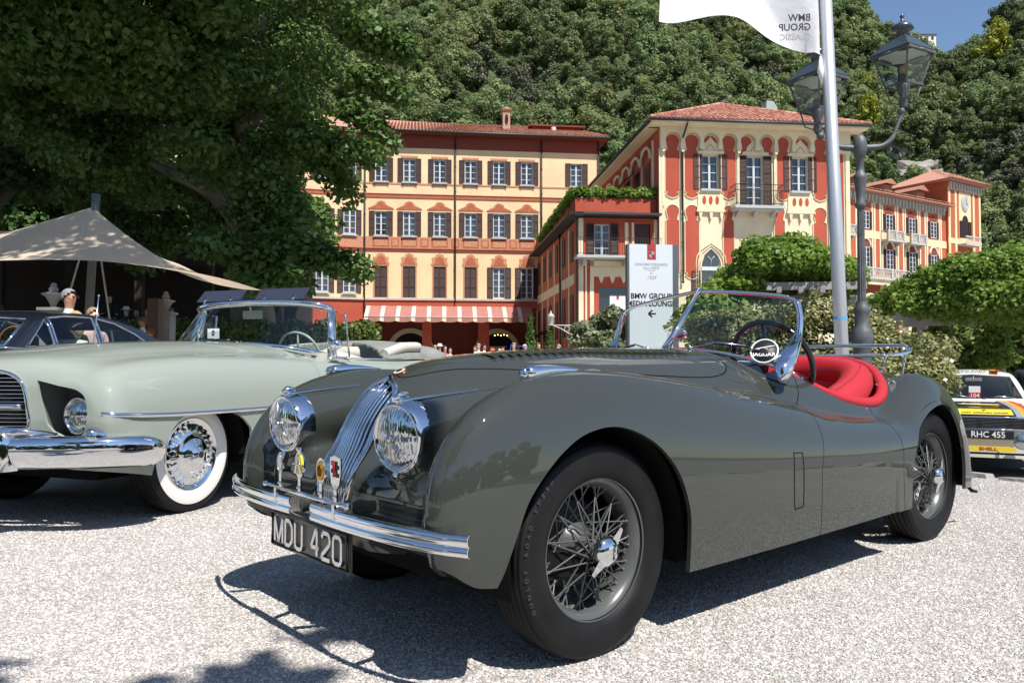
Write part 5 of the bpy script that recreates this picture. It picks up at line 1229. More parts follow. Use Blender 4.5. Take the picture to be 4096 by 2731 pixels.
m = MB(); m.add([(nose_x(s * .085, z) + .03, s * .085, z) for z in np.linspace(.45, .87, 12) for s in (-1, 1)], [(2 * i, 2 * i + 1, 2 * i + 3, 2 * i + 2) for i in range(11)])
m.build('grille_back', BLACK, roadster)
# nose emblem
bz = 0.905; bx = nose_x(0, bz)
n = JB.grad(np.array([[bx, 0, bz]]))[0]; n /= np.linalg.norm(n)
Qe = Vector(n).to_track_quat('Z', 'Y')
em = link('nose_emblem', None, None); bpy.data.objects.remove(em)
m = MB(); m.lathe([(.0, .004), (.020, .004), (.026, .002), (.027, -.004)], (0, 0, 0), 20)
e = m.build('nose_emblem', mat('emblem_bronze', (.10, .03, .02), .3, .3), roadster); e.location = Vector((bx, 0, bz)) + Vector(n) * .002; e.rotation_mode = 'QUATERNION'; e.rotation_quaternion = Qe; e.scale = (1.25, 1.0, 1)
m = MB(); m.lathe([(.0, .006), (.012, .006), (.021, .0045)], (0, 0, 0), 20); pmesh('emblem_disc', m.mesh('emblem_disc', mat('cream_enamel', (.7, .6, .42), .4)), e)
m = MB(); m.lathe([(.0, .0075), (.0125, .007)], (0, 0, 0), 16); pmesh('emblem_centre', m.mesh('emblem_centre', BLACK_P), e)
# headlamps
def headlamp(y):
    m = MB(); c = (0, 0, 0)
    m.lathe([(.0935, -.012), (.097, -.022), (.103, -.022), (.108, -.012), (.110, .0), (.1115, .025), (.1115, .05), (.1095, .053)], c, 36, 'x')
    r = m.build('headlamp', CHROME, roadster); r.location = (-.556, y, .712); r.rotation_euler = (0, R(-3), R(8 if y < 0 else 5))
    m = MB(); m.lathe([(.001, -.040), (.035, -.037), (.065, -.030), (.085, -.020), (.0945, -.012)], c, 36, 'x'); m.build('lens', LENS, r)
    m = MB(); m.tube([(-.041, 0, -.09), (-.043, 0, 0), (-.041, 0, .09)], .0022, 6)
    m.tube([(-.043, 0, 0), (-.034, -.06, -.06)], .002, 6); m.tube([(-.043, 0, 0), (-.034, .06, -.06)], .002, 6); m.ball((-.044, 0, 0), .013, 10, 6); m.build('lens_tripod', CHROME_DULL, r)
    m = MB(); pts = []
    for x in np.linspace(-.575, -.25, 14):
        lo, hi = .70, 1.0
        for _ in range(30):
            mid = (lo + hi) / 2
            if j_body(np.array([max(x, -.545)]), np.array([y]), np.array([mid]))[0] < 0: lo = mid
            else: hi = mid
        pts.append((x, y, lo + .004))
    m.tube(pts, list(np.linspace(1, .25, 14)), 8, flat=(.013, .007)); m.tube([(-.585, y, .829), (-.56, y, .838), (-.53, y, .84)], [.006, .015, .008], 8)
    m.build('lamp_spear', CHROME, roadster)
    m = MB(); m.tube([(-.578, y, .604), (-.565, y, .597)], [.008, .010], 8); m.build('rim_clip', CHROME, roadster)
headlamp(-.39); headlamp(.39)
# side lamps on the wing crowns
def surf_z(x, y, lo=.5, hi=1.1):
    for _ in range(30):
        mid = (lo + hi) / 2
        if j_body(np.array([x]), np.array([y]), np.array([mid]))[0] < 0: lo = mid
        else: hi = mid
    return lo
for s in (-1, 1):
    m = MB(); y = s * .625
    pts = [(-.262 + .25 * t, y, surf_z(-.262 + .25 * t, y) + .010 * (1 - t)) for t in np.linspace(0, 1, 9)]
    m.tube([(p[0], p[1], p[2]) for p in pts], [.0225, .0245, .0225, .0195, .0165, .0130, .0095, .006, .002], 14, flat=(.9, 1.05))
    sl_ = m.build('side_lamp', CHROME, roadster)
    m = MB(); m.ball((-.266, y, pts[0][2] + .002), .0185, 12, 8, (.6, 1, 1.1)); m.build('lamp_glass', LENS, sl_)
# front bumper, two halves of a double-ridged bar
bump_prof = [(-.003, .031), (-.012, .027), (-.016, .016), (-.013, .004), (-.006, -.001), (-.012, -.005), (-.016, -.015), (-.013, -.025), (-.003, -.030)]
for s in (-1, 1):
    m = MB(); c = spl([(-.672, .10 if s > 0 else -.055, .455), (-.676, s * .2, .455), (-.674, s * .38, .455), (-.660, s * .55, .455), (-.628, s * .70, .455), (-.595, s * .785, .455)], 5)
    vs = []; N = len(c); K = len(bump_prof)
    for i in range(N):
        t = (c[min(i + 1, N - 1)] - c[max(i - 1, 0)]).normalized(); nrm = Vector((-abs(t.y), t.x * (1 if t.y > 0 else -1), 0)).normalized()
        nrm = Vector((t.y, -t.x, 0)); nrm = nrm if nrm.x < 0 else -nrm
        for a, b in bump_prof: vs.append(c[i] + nrm * (-a) + Vector((0, 0, b)))
        for a, b in bump_prof[::-1]: vs.append(c[i] + nrm * (-a - .004 if abs(b) > .001 else -a - .004) + Vector((0, 0, b)))
    K2 = 2 * K
    fs = [(i * K2 + k, i * K2 + (k + 1) % K2, (i + 1) * K2 + (k + 1) % K2, (i + 1) * K2 + k) for i in range(N - 1) for k in range(K2)]
    m.add(vs, fs, True); m.add(vs[:K2], [list(range(K2))]); m.add(vs[-K2:], [list(range(K2))[::-1]])
    # reflect the profile outwards
    m.build('bumper', CHROME, roadster)
    m = MB(); m.tube(spl([(-.655, s * .075, .455), (-.60, s * .10, .455), (-.50, s * .13, .45)], 5), .012, 6, flat=(.5, 2.2)); m.build('bumper_bracket', PAINT_GREY, roadster)
    m = MB(); m.tube(spl([(-.655, s * .52, .45), (-.58, s * .50, .44), (-.48, s * .46, .42)], 5), .014, 6); m.build('bumper_iron', DARK, roadster)
# badge bar and its four badges
m = MB(); m.tube([(-.690, -.30, .508), (-.695, 0, .510), (-.690, .28, .512)], .0075, 10); m.ball((-.690, -.305, .508), .012, 10, 6); m.ball((-.690, .282, .512), .010, 10, 6)
for y in (-.22, .20): m.box(-.692, -.684, y - .008, y + .008, .455, .506)
bar = m.build('badge_bar', CHROME, roadster)
def badge(y, shape, name):
    m = MB(); x = -.694
    m.box(x - .004, x + .002, y - .009, y + .009, .515, .565)
    m.ball((x - .006, y - .006, .53), .005, 8, 5); m.ball((x - .006, y + .006, .53), .005, 8, 5)
    m.prism([(y + p[0], p[1]) for p in shape], x - .004, x + .001, 'x'); return m.build(name, CHROME, roadster)
b1 = badge(.145, ell(0, .598, .023, .036), 'badge')
m = MB(); m.prism([(y + .145, z) for y, z in ell(0, .598, .015, .026)], -.7005, -.6982, 'x'); m.tube([(-.701, .145 + y, z) for y, z in ell(0, .598, .018, .030)], .0016, 5, closed=True); m.build('badge_relief', CHROME_DULL, b1)
b2 = badge(.0, ell(0, .605, .034, .043), 'badge')
m = MB(); m.prism(ell(0, .606, .025, .033), -.7015, -.6982, 'x'); m.build('badge_enamel', YELLOW_P, b2)
m = MB(); m.tube([(-.702, -.020, .575), (-.703, 0, .636), (-.702, .020, .575)], .0038, 6); m.tube([(-.703, -.036, .604), (-.703, .036, .604)], .003, 6); m.ball((-.7, 0, .655), .013, 8, 5, (.6, 1.5, .7)); m.build('badge_relief', CHROME, b2)
b3 = badge(-.150, ell(0, .600, .030, .040), 'badge')
m = MB(); m.prism([(y - .15, z) for y, z in ell(0, .600, .022, .031)], -.7015, -.6982, 'x'); m.build('badge_enamel', BRASS, b3)
m = MB(); m.tube([(-.702, -.15 + y, z) for y, z in ell(0, .600, .012, .017, 12)], .002, 5, closed=True)
for k in range(4):
    c_, s_ = math.cos(k * math.pi / 4), math.sin(k * math.pi / 4); m.tube([(-.702, -.15 - .012 * c_, .6 - .017 * s_), (-.702, -.15 + .012 * c_, .6 + .017 * s_)], .0015, 5)
m.build('badge_relief', mat('dark_brass', (.25, .11, .02), .4, .8), b3)
b4 = badge(-.245, [(-.033, .648), (0, .655), (.033, .648), (.034, .61), (.026, .57), (0, .545), (-.026, .57), (-.034, .61)], 'badge')
m = MB()
for i in range(4):
    for j in range(4):
        if (i + j) % 2 == 0: m.box(-.7005, -.6982, -.245 - .022 + i * .011, -.245 - .011 + i * .011, .590 + j * .012, .602 + j * .012)
m.build('badge_checks', BLACK_P, b4)
m = MB(); m.ball((-.700, -.240, .622), .011, 8, 6, (.25, .7, 1.3)); m.ball((-.700, -.246, .600), .010, 8, 6, (.25, 1.2, .6)); m.tube([(-.7, -.232, .635), (-.7, -.24, .61), (-.7, -.255, .592)], .003, 5); m.build('badge_relief', RED_P, b4)
# number plate
m = MB(); m.box(-.668, -.655, -.277, .273, .296, .420); pl = m.build('number_plate', mat('plate_black', (.012, .012, .012), .35, coat=.4), roadster)
m = MB(); pth = [(-.671, -.270, .303), (-.671, .266, .303), (-.671, .266, .413), (-.671, -.270, .413)]; m.tube(pth, .004, 6, closed=True); m.build('plate_rim', mat('plate_rim', (.03, .03, .03), .3, coat=.5), pl)
# raised plate characters: silver strokes
STROKE = {'M': [[(0, 0), (0, 1)], [(0, 1), (.5, 0), (1, 1)], [(1, 1), (1, 0)]], 'D': [[(0, 0), (0, 1), (.6, 1), (1, .78), (1, .22), (.6, 0), (0, 0)]], 'U': [[(0, 1), (0, .15), (.2, 0), (.8, 0), (1, .15), (1, 1)]],
          '4': [[(.75, 0), (.75, 1), (.6, 1), (0, .32), (1, .32)]], '2': [[(0, .8), (.15, 1), (.85, 1), (1, .82), (1, .62), (0, .12), (0, 0), (1, 0)]], '0': [[(0, .15), (0, .85), (.2, 1), (.8, 1), (1, .85), (1, .15), (.8, 0), (.2, 0), (0, .15)]]}
yy = .235
for ch in 'MDU 420':
    if ch == ' ': yy -= .045; continue
    wl, hl = (.062 if ch == 'M' else .052), .082; m = MB()
    for s_ in STROKE[ch]:
        for a, b in zip(s_[:-1], s_[1:]):
            m.bar((-.6715, yy - a[0] * wl, .317 + a[1] * hl), (-.6715, yy - b[0] * wl, .317 + b[1] * hl), .013, .007, up=(1, 0, 0))
    m.build('plate_character', CHROME_DULL, pl); yy -= wl + .022
# windscreen
FT = (1.487, 0, 1.308); FB = (1.205, 0, 1.000)
for s in (-1, 1):
    top = [(1.487, 0, 1.308), (1.490, s * .2, 1.286), (1.496, s * .36, 1.265), (1.502, s * .47, 1.246), (1.507, s * .53, 1.218)]
    side = [(1.507, s * .525, 1.222), (1.490, s * .548, 1.14), (1.455, s * .555, 1.03), (1.405, s * .558, .94)]
    base = [(1.208, 0, 1.006), (1.24, s * .15, 1.000), (1.275, s * .30, .982), (1.315, s * .42, .95), (1.35, s * .50, .925), (1.405, s * .558, .90)]
    m = MB(); m.tube(spl(top, 5), .0095, 8); m.tube(spl(side, 5), .0135, 8, flat=(1.0, 1.35))
    m.tube([(p[0] - .002, p[1], p[2]) for p in spl(base, 5)], .010, 8, flat=(1.5, .8))
    # flared foot at the outer end
    foot = [(1.478, s * .553, 1.10), (1.44, s * .56, .99), (1.385, s * .565, .905), (1.345, s * .572, .858), (1.300, s * .572, .852), (1.285, s * .568, .872), (1.300, s * .545, .93), (1.345, s * .520, .965), (1.42, s * .535, 1.02), (1.462, s * .548, 1.08)]
    fo = spl(foot, 4, True); n_ = len(fo); ins = [p.lerp(Vector((1.375, s * .575, .955)) if p.z < 1.02 else Vector((1.44, s * .57, 1.03)), .45) + Vector((-.004, s * .012, 0)) for p in fo]
    cen = sum(ins, Vector()) / n_; vs = [tuple(p) for p in fo] + [tuple(p) for p in ins] + [tuple(cen)] + [(p.x + .004, p.y - s * .016, p.z) for p in fo]
    m.add(vs, [(i, (i + 1) % n_, (i + 1) % n_ + n_, i + n_) for i in range(n_)] + [(i + n_, (i + 1) % n_ + n_, 2 * n_) for i in range(n_)] + [(i, i + 2 * n_ + 1, (i + 1) % n_ + 2 * n_ + 1, (i + 1) % n_) for i in range(n_)], True)
    fr = m.build('windscreen_frame', CHROME, roadster)
    g = []; tp = spl(top, 6) + spl(side, 6)[1:]; NB = len(tp); bs = spl(base, 8)
    for i, p in enumerate(tp):
        q = bs[min(int(i * (len(bs) - 1) / (NB - 1) + .5), len(bs) - 1)]; g += [tuple(p), tuple(q)]
    m = MB(); m.add(g, [(2 * i, 2 * i + 1, 2 * i + 3, 2 * i + 2) for i in range(NB - 1)], True); m.build('windscreen', GLASS, roadster, False)
    # wiper
    m = MB(); a = Vector((1.225, s * .13, 1.012)); m.ball(a, .012, 8, 5); m.tube([a, (1.262, s * .24, 1.036), (1.305, s * .38, 1.020)], [.005, .004, .003], 6)
    m.build('wiper_arm', CHROME_DULL, roadster)
    m = MB(); m.tube([(1.255, s * .24, 1.030), (1.300, s * .37, 1.016), (1.345, s * .47, .985)], .0045, 6); m.build('wiper_blade', BAKELITE, roadster)
m = MB(); m.tube([(1.197, 0, .997), (1.30, 0, 1.112), (1.487, 0, 1.316)], [.020, .012, .011], 8, flat=(1, 1.2)); m.build('windscreen_pillar', CHROME, roadster)
# round black plate hanging on the windscreen
cpt = Vector((1.345, -.452, .992))
m = MB(); m.lathe([(.0, -.003), (.062, -.003), (.062, .002)], (0, 0, 0), 32, 'x'); rp = m.build('badge_plate', BLACK_P, roadster); rp.location = cpt; rp.rotation_euler = (0, R(28), R(22))
m = MB(); m.tube([(-.004, .0595 * math.cos(t), .0595 * math.sin(t)) for t in np.linspace(0, 2 * math.pi, 33)[:-1]], .0042, 6, closed=True); m.build('plate_ring', WHITE_P, rp)
text_obj('JAGUAR', .027, WHITE_P, rp, (-.0045, 0, -.018), (R(90), 0, R(-90)), .0006, bold=.0006, sx=1.02)
m = MB(); m.tube(spl([(-.0045, .040, .010), (-.005, .010, .016), (-.005, -.020, .022), (-.0045, -.046, .028)], 4), [.003] * 3 + [.0035] * 7 + [.002] * 3, 6); m.tube([(-.005, .0, .014), (-.005, -.016, .008)], .0018, 5); m.tube([(-.005, .02, .012), (-.005, .034, .004)], .0018, 5); m.build('leaping_cat', WHITE_P, rp)
# cockpit: padded rim, door cards, seats, dash
L = JB.loops(lambda X, Y, Z: (np.abs(j_cock(X, Y, Z)) < .004) & (X > 1.2))
rim_pts = L[0]
step = max(1, len(rim_pts) // 90); rp_ = [Vector(p) for p in rim_pts[::step]]
m = MB(); rp2 = []
for i, p in enumerate(rp_):
    rp2.append((p + rp_[i - 1] + rp_[(i + 1) % len(rp_)]) / 3)
def rim_r(p): return .011 + .019 * min(1, max(0, (p.x - 1.42) / .6))
m.tube([p + Vector((0, -.010 if p.y > 0 else .010, -.004)) for p in rp2], [rim_r(p) for p in rp2], 10, closed=True)
m.build('cockpit_trim', LEATHER_RED, roadster)
m = MB()   # door cards and tub
m.box(1.36, 2.12, -.56, -.54, .30, .66); m.box(1.36, 2.12, .54, .56, .30, .66); m.box(1.3, 2.15, -.58, .58, .28, .32)
m.box(2.50, 2.53, -.50, .50, .3, .84); m.build('cockpit_lining', LEATHER_RED, roadster)
m = MB(); m.box(1.38, 1.44, -.45, .45, .62, .93); m.build('dashboard', LEATHER_RED, roadster)
m = MB()
roll = spl([(1.66, .47, .86), (1.95, .49, .88), (2.22, .44, .895), (2.40, .26, .90), (2.46, 0, .90), (2.42, -.22, .89), (2.30, -.40, .86), (2.12, -.475, .80), (1.92, -.49, .735), (1.76, -.49, .68)], 6)
m.tube(roll, [.085] * len(roll), 14)
base_ = [(1.95 + (p.x - 1.95) * .72, p.y * .72, .45) for p in roll]; n_ = len(roll)
top_ = [(1.95 + (p.x - 1.95) * .90, p.y * .88, p.z + .02) for p in roll]
m.add([tuple(p) for p in top_] + base_, [(i, i + 1, i + 1 + n_, i + n_) for i in range(n_ - 1)], True)
sb_ = m.build('seat_back', LEATHER_RED, roadster)
for k_ in (.030, -.045):
    m = MB(); m.tube([(1.95 + (p.x - 1.95) * (1 + k_), p.y * (1 + k_ * 1.6), p.z + (.081 if k_ > 0 else .074)) for p in roll], .0045, 5); m.build('seat_piping', mat('dark_red_piping', (.20, .008, .01), .5) if 'dark_red_piping' not in M else M['dark_red_piping'], sb_)
m = MB()
for k in range(9):
    for s in (-1, 1):
        y = s * (.06 + k * .042); m.tube([(1.62, y, .56), (1.85, y, .60), (2.12, y, .585), (2.20, y, .64), (2.24, y, .78)], .024, 8)
m.box(1.6, 2.25, -.44, .44, .34, .57); m.build('seat_cushion', LEATHER_RED, roadster)
# steering wheel
m = MB(); sw = []
Rm = Matrix.Translation((1.60, -.335, .945)) @ Matrix.Rotation(R(-24), 4, 'Y')
for k in range(40):
    t = 2 * math.pi * k / 40; sw.append(Rm @ Vector((0, .208 * math.cos(t), .208 * math.sin(t))))
m.tube(sw, .0145, 8, closed=True); m.build('steering_wheel', BAKELITE, roadster)
m = MB()
for t in (90, 210, 330): m.tube([Rm @ Vector((-.03, 0, 0)), Rm @ Vector((0, .2 * math.cos(R(t)), .2 * math.sin(R(t))))], [.018, .011], 6, flat=(.6, 1.3))
m.tube([Rm @ Vector((-.02, 0, 0)), Rm @ Vector((-.35, 0, 0))], [.03, .02], 10); m.build('steering_column', BAKELITE, roadster)
# interior mirror on its stalk
m = MB(); m.tube([(1.36, .05, .99), (1.37, .05, 1.07)], .005, 6); m.ball((1.38, .05, 1.09), .045, 14, 8, (.5, 1.0, .62)); m.build('mirror', CHROME, roadster)
# bonnet louvres
m = MB()
for k in range(26):
    x = .02 + k * .041
    for s in (-1, 1):
        y = s * (.105 + .10 * min(1, k / 20)); z = surf_z(x, y)
        m.add([(x - .012, y - .045, z + .0005), (x + .012, y - .045, z + .0005), (x + .012, y + .045, surf_z(x, y + .045) + .0005), (x - .012, y + .045, surf_z(x, y + .045) + .0005), (x + .010, y - .04, z + .005), (x + .010, y + .04, surf_z(x, y + .045) + .005)], [(0, 4, 5, 3), (0, 1, 4), (3, 5, 2), (1, 2, 5, 4)])
lv = m.build('bonnet_louvres', PAINT_GREY, roadster); lv['kind'] = 'stuff'
# air vent flap on the wing, jacking cover, snaps
m = MB(); vp = sp2([(1.048, .365), (1.043, .47), (1.048, .575), (1.06, .580), (1.105, .578), (1.114, .57), (1.116, .47), (1.114, .37), (1.105, .362), (1.06, .36)], 3, True)
def side_y(x, z):
    lo, hi = -.9, -.55
    for _ in range(30):
        mid = (lo + hi) / 2
        if j_body(np.array([x]), np.array([mid]), np.array([z]))[0] < 0: hi = mid
        else: lo = mid
    return hi
m.tube([(x, side_y(x, z) - .0003, z) for x, z in vp], .0022, 5, closed=True); m.build('vent_flap', BLACK, roadster)
for (u, s) in ((2.313, -.512), (2.212, -.581), (1.997, -.607), (2.60, -.40), (1.595, -.494)):
    z = surf_z(u, s); m = MB(); m.ball((u, s, z + .003), .007, 8, 5); m.build('tonneau_stud', CHROME, roadster)
# luggage rack
m = MB(); loop = spl([(3.05, .36, 1.05), (3.05, -.28, 1.05), (3.065, -.35, 1.035), (3.03, -.385, 1.012), (2.93, -.375, .997), (2.83, -.34, .988), (2.79, -.26, .985), (2.79, .30, .985), (2.85, .38, .99), (3.0, .40, 1.03)], 6, True)
m.tube(loop, .0105, 8, closed=True)
for x, y, z in ((2.83, -.33, .985), (3.03, -.36, 1.01), (2.83, .33, .985), (3.03, .36, 1.02)):
    sz_ = surf_z(x + .01, y * .9); m.tube([(x, y, z), (x + .01, y * .9, sz_)], .008, 6); m.ball((x + .01, y * .9, sz_ + .006), .016, 8, 5, (1, 1, .6))
m.build('luggage_rack', CHROME, roadster)
# rear bumper corner
for s in (-1, 1):
    m = MB(); m.tube(spl([(3.25, s * .62, .30), (3.32, s * .58, .38), (3.335, s * .56, .48), (3.29, s * .54, .58)], 5), [.012] + [.016] * 14 + [.010], 8)
    m.build('overrider', CHROME, roadster)
# fuel-filler-like round hinge cover and exhaust bracket under the tail
m = MB(); m.tube([(2.98, -.62, .33), (3.18, -.66, .20), (3.24, -.66, .19)], .010, 6); m.build('tail_stay', BLACK, roadster)
# wheels
WP = {}
def lathe_mesh(name, prof, mat_, n=48):
    m = MB(); m.lathe(prof, (0, 0, 0), n, 'y'); return m.mesh(name, mat_)
def tyre_prof(Rr, rb, w):
    h = w / 2; out = [(rb - .014, .35 * h), (rb, .72 * h), (rb + .008, .86 * h), (rb + .3 * (Rr - rb), .985 * h), (rb + .52 * (Rr - rb), h), (rb + .74 * (Rr - rb), .95 * h), (rb + .78 * (Rr - rb), .955 * h), (Rr - .012, .83 * h), (Rr - .004, .76 * h)]
    tr = []
    for k in range(5):
        c = .62 * h - k * .31 * h
        tr += [(Rr, c + .11 * h), (Rr + .001, c), (Rr, c - .11 * h)]
        if k < 4: tr += [(Rr - .007, c - .13 * h), (Rr - .007, c - .18 * h)]
    prof = out + [(Rr - .006, .74 * h)] + tr + [(r, -y) for r, y in ([(Rr - .006, .74 * h)] + out[::-1])]
    return prof
WP['tyre'] = lathe_mesh('tyre', [(r, -y) for r, y in tyre_prof(.342, .224, .166)], RUBBER, 72)
WP['rim'] = lathe_mesh('rim', [(.222, -.064), (.2275, -.066), (.2285, -.060), (.222, -.054), (.214, -.052), (.207, -.04), (.198, -.028), (.194, -.010), (.193, .03), (.202, .05), (.2275, .064), (.2275, .058)], WHEEL_GREY, 64)
WP['hub'] = lathe_mesh('hub', [(.001, -.088), (.030, -.088), (.034, -.082), (.036, -.060), (.036, -.035), (.040, .0), (.060, .012), (.066, .028), (.078, .034), (.080, .05), (.06, .055)], WHEEL_GREY, 32)
WP['drum'] = lathe_mesh('drum', [(.001, .045), (.14, .045), (.150, .055), (.150, .10)], mat('brake_drum', (.03, .03, .03), .5, .3), 32)
def spoke_mesh(name, a, b):
    m = MB(); m.tube([a, b], .0031, 5, False); m.ball(b, .0055, 6, 4); return m.mesh(name, WHEEL_GREY)
def pol(r, deg, y): return (r * math.cos(R(deg)), y, r * math.sin(R(deg)))
WP['s1'] = spoke_mesh('spoke', pol(.036, 60, -.066), pol(.194, 6, -.012)); WP['s2'] = spoke_mesh('spoke', pol(.036, -60, -.060), pol(.194, -6, -.014))
WP['s3'] = spoke_mesh('spoke', pol(.072, 62, .040), pol(.196, 14, -.024)); WP['s4'] = spoke_mesh('spoke', pol(.072, -62, .036), pol(.196, -14, -.022))
m = MB(); m.lathe([(.001, -.126), (.030, -.126), (.033, -.123), (.043, -.118), (.048, -.108), (.049, -.092), (.044, -.082)], (0, 0, 0), 32, 'y')
for a in (64, 244):
    M_ = Matrix.Rotation(R(-a + 90), 4, 'Y'); b = len(m.v)
    m.add([(-.017, -.092, .035), (.017, -.092, .035), (.007, -.098, .095), (-.007, -.098, .095), (-.018, -.117, .033), (.018, -.117, .033), (.007, -.110, .094), (-.007, -.110, .094)], [(0, 1, 2, 3), (7, 6, 5, 4), (0, 4, 5, 1), (1, 5, 6, 2), (2, 6, 7, 3), (3, 7, 4, 0)]); m.xf(M_, b)
WP['spin'] = m.mesh('spinner', CHROME)
TYRE_TXT = mat('tyre_letter', (.045, .045, .045), .6)
def wire_wheel(x, y, flip, spin):
    h = pmesh('wheel', WP['hub'], roadster, (x, y, .342), (0, R(spin), math.pi if flip else 0))
    pmesh('tyre', WP['tyre'], h); pmesh('rim', WP['rim'], h); pmesh('brake_drum', WP['drum'], h)
    sp = pmesh('spinner', WP['spin'], h)
    for k in range(12):
        for q, o in (('s1', 0), ('s2', 15)): pmesh('spoke', WP[q], h, rot=(0, R(k * 30 + o), 0))
    for k in range(15):
        for q, o in (('s3', 0), ('s4', 12)): pmesh('spoke', WP[q], h, rot=(0, R(k * 24 + o), 0))
    return h
for x, y, fl, a in ((0, -.615, False, 20), (2.591, -.60, False, 0), (0, .615, True, 40), (2.591, .60, True, 70)):
    h = wire_wheel(x, y, fl, a)
    if not fl:
        text_obj('JAGUAR', .0135, BLACK_P, h, (.012, -.1266, .004), (R(90), R(75), 0), .0003, bold=.0004)
        for i_, ch_ in enumerate('DUNLOP ROAD SPEED'):
            if ch_ == ' ': continue
            an = R(205 - a - i_ * 4.6 + a); an = R(206 - i_ * 4.6) + R(a)
            text_obj(ch_, .020, TYRE_TXT, h, (.318 * math.cos(an), -.0795, .318 * math.sin(an)), (R(90), -(an - math.pi / 2), 0), .0012, name='tyre_lettering')
        m = MB(); m.box(-.013, .013, -.1287, -.1283, -.014, -.012)
# ------------------------------------------------------------------ the pale green convertible
conv = thing('convertible_car', 'pale grey-green open convertible with whitewall tyres and folded soft top', 'car', (-2.78, 5.484, 0), R(70))
def c_body(X, Y, Z):
    ay = np.abs(Y)
    zt = crv([-.95, -.86, -.69, -.35, .03, .7, 1.3, 2.6, 3.4, 3.95], [.80, .875, .935, .975, .992, .992, .985, .985, 1.0, 1.0])(X)
    # wings: rounded-box section with a small front radius
    t = np.clip(.52 - Z, 0, 1)
    out = .975 - .20 * t ** 1.5
    hw = .30; u = np.maximum(ay - (out - hw), (out - hw) - ay - .1) / hw
    v = np.clip(Z - .55, -.2, 9) / (zt - .55)
    df = ((np.clip(u, 0, 9) ** 3 + np.clip(v, 0, 9) ** 2.6) ** (1 / 2.8) - 1) * .28
    fx = -.895 + .55 * np.clip(.62 - Z, 0, 1) ** 1.3
    df = smax(df, (fx - X) * .8, .11)
    df = smax(df, X - 4.02, .15)
    # bonnet and nose
    zc = crv([-1.06, -.95, -.79, -.5, -.175, .5, 1.1, 1.6, 3.0, 3.95], [.90, .945, .99, 1.035, 1.075, 1.108, 1.115, 1.09, 1.04, .98])(X)
    u = ay / .78; v = np.clip(Z - .5, -.1, 9) / (zc - .5)
    db = ((u ** 3.4 + np.clip(v, 0, 9) ** 3.2) ** (1 / 3.3) - 1) * .5
    nose = -1.02 + .42 * ay ** 2 + .10 * np.clip(.55 - Z, 0, 1) ** 1 * 2 + .35 * np.clip(Z - .80, 0, 1) ** 1.3
    db = smax(db, (nose - X) * .85, .09); db = smax(db, X - 4.0, .15)
    # headlamp tunnel
    dh = np.sqrt((ay - .665) ** 2 + (Z - .645) ** 2) - .135 + .1 * np.clip(X + .5, 0, 9); dh = smax(dh, -.83 - X, .03)
    dh = np.maximum(dh, X - .2)
    d = smin(db, df, .07)
    return smin(d, dh, .10)
CB = Surf.make(c_body, (-1.16, -1.06, .16), (4.2, 1.06, 1.24), .024)
c_arch1 = sdpoly(sp2([(-.60, .1), (-.56, .355), (-.50, .45), (-.411, .575), (-.33, .625), (-.18, .640), (.0, .630), (.14, .605), (.24, .545), (.295, .45), (.31, .1)], 5))
c_arch2 = sdpoly(sp2([(2.55, .1), (2.58, .42), (2.70, .55), (2.92, .60), (3.14, .55), (3.26, .42), (3.29, .1)], 5))
CB = CB.clip(lambda X, Y, Z: crv([-1.1, -.7, -.4, 4.2], [.40, .32, .27, .27])(X) - Z)
CB = CB.clip(lambda X, Y, Z: np.where(np.abs(Y) > .5, np.maximum(-c_arch1(X, Z), -c_arch2(X, Z)), -.1))
cg = sdpoly(sp2([(-.425, .56), (-.428, .72), (-.40, .82), (-.33, .875), (-.2, .90), (0, .908), (.2, .90), (.33, .875), (.40, .82), (.428, .72), (.425, .56), (.2, .545), (0, .54), (-.2, .545)], 4, True))
CB = CB.clip(lambda X, Y, Z: np.where(X < -.5, -cg(Y, Z), -.1))
ci = sdpoly([(.47, .845), (.60, .815), (.72, .795)] + sp2([(.72, .795), (.79, .755), (.815, .66), (.79, .57), (.72, .525), (.66, .515)], 4)[1:] + [(.575, .56), (.54, .60)])
CB = CB.clip(lambda X, Y, Z: np.where(X < -.55, -ci(np.abs(Y), Z), -.1))
cc = sdpoly(sp2([(1.42, -.70), (1.42, 0), (1.42, .70), (1.55, .80), (2.3, .815), (3.1, .80), (3.25, .7), (3.3, 0), (3.25, -.7), (3.1, -.80), (2.3, -.815), (1.55, -.80)], 4, True))
CB = CB.clip(lambda X, Y, Z: np.where(Z > .7, -cc(X, Y), -.1))
hb = sdpoly(sp2([(-.80, 0), (-.80, .14), (-.66, .52), (-.45, .60), (0, .64), (.6, .66), (1.08, .67), (1.12, .3), (1.1, 0), (1.12, -.3), (1.08, -.67), (.6, -.66), (0, -.64), (-.45, -.60), (-.66, -.52), (-.80, -.14)], 4, True))
gh = lambda X, Y, Z: np.where(Z > .8, hb(X, Y), .3)
CB.clip(lambda X, Y, Z: gh(X, Y, Z) + .0025).build('bonnet', PAINT_GREEN, conv, .014)
CR = CB.clip(lambda X, Y, Z: .0025 - gh(X, Y, Z))
cdp = sdpoly(sp2([(1.20, .32), (1.165, .7), (1.155, .90), (1.19, .97), (1.30, 1.1), (2.35, 1.1), (2.42, .9), (2.40, .6), (2.36, .32)], 4))
gd = lambda X, Y, Z: np.where(np.abs(Y) > .55, cdp(X, Z), .3)
CD = CR.clip(lambda X, Y, Z: gd(X, Y, Z) + .0025)
CD.clip(lambda X, Y, Z: Y).build('door', PAINT_GREEN, conv, .014); CD.clip(lambda X, Y, Z: -Y).build('door', PAINT_GREEN, conv, .014)
CR.clip(lambda X, Y, Z: .0025 - gd(X, Y, Z)).build('body', PAINT_GREEN, conv, .018)
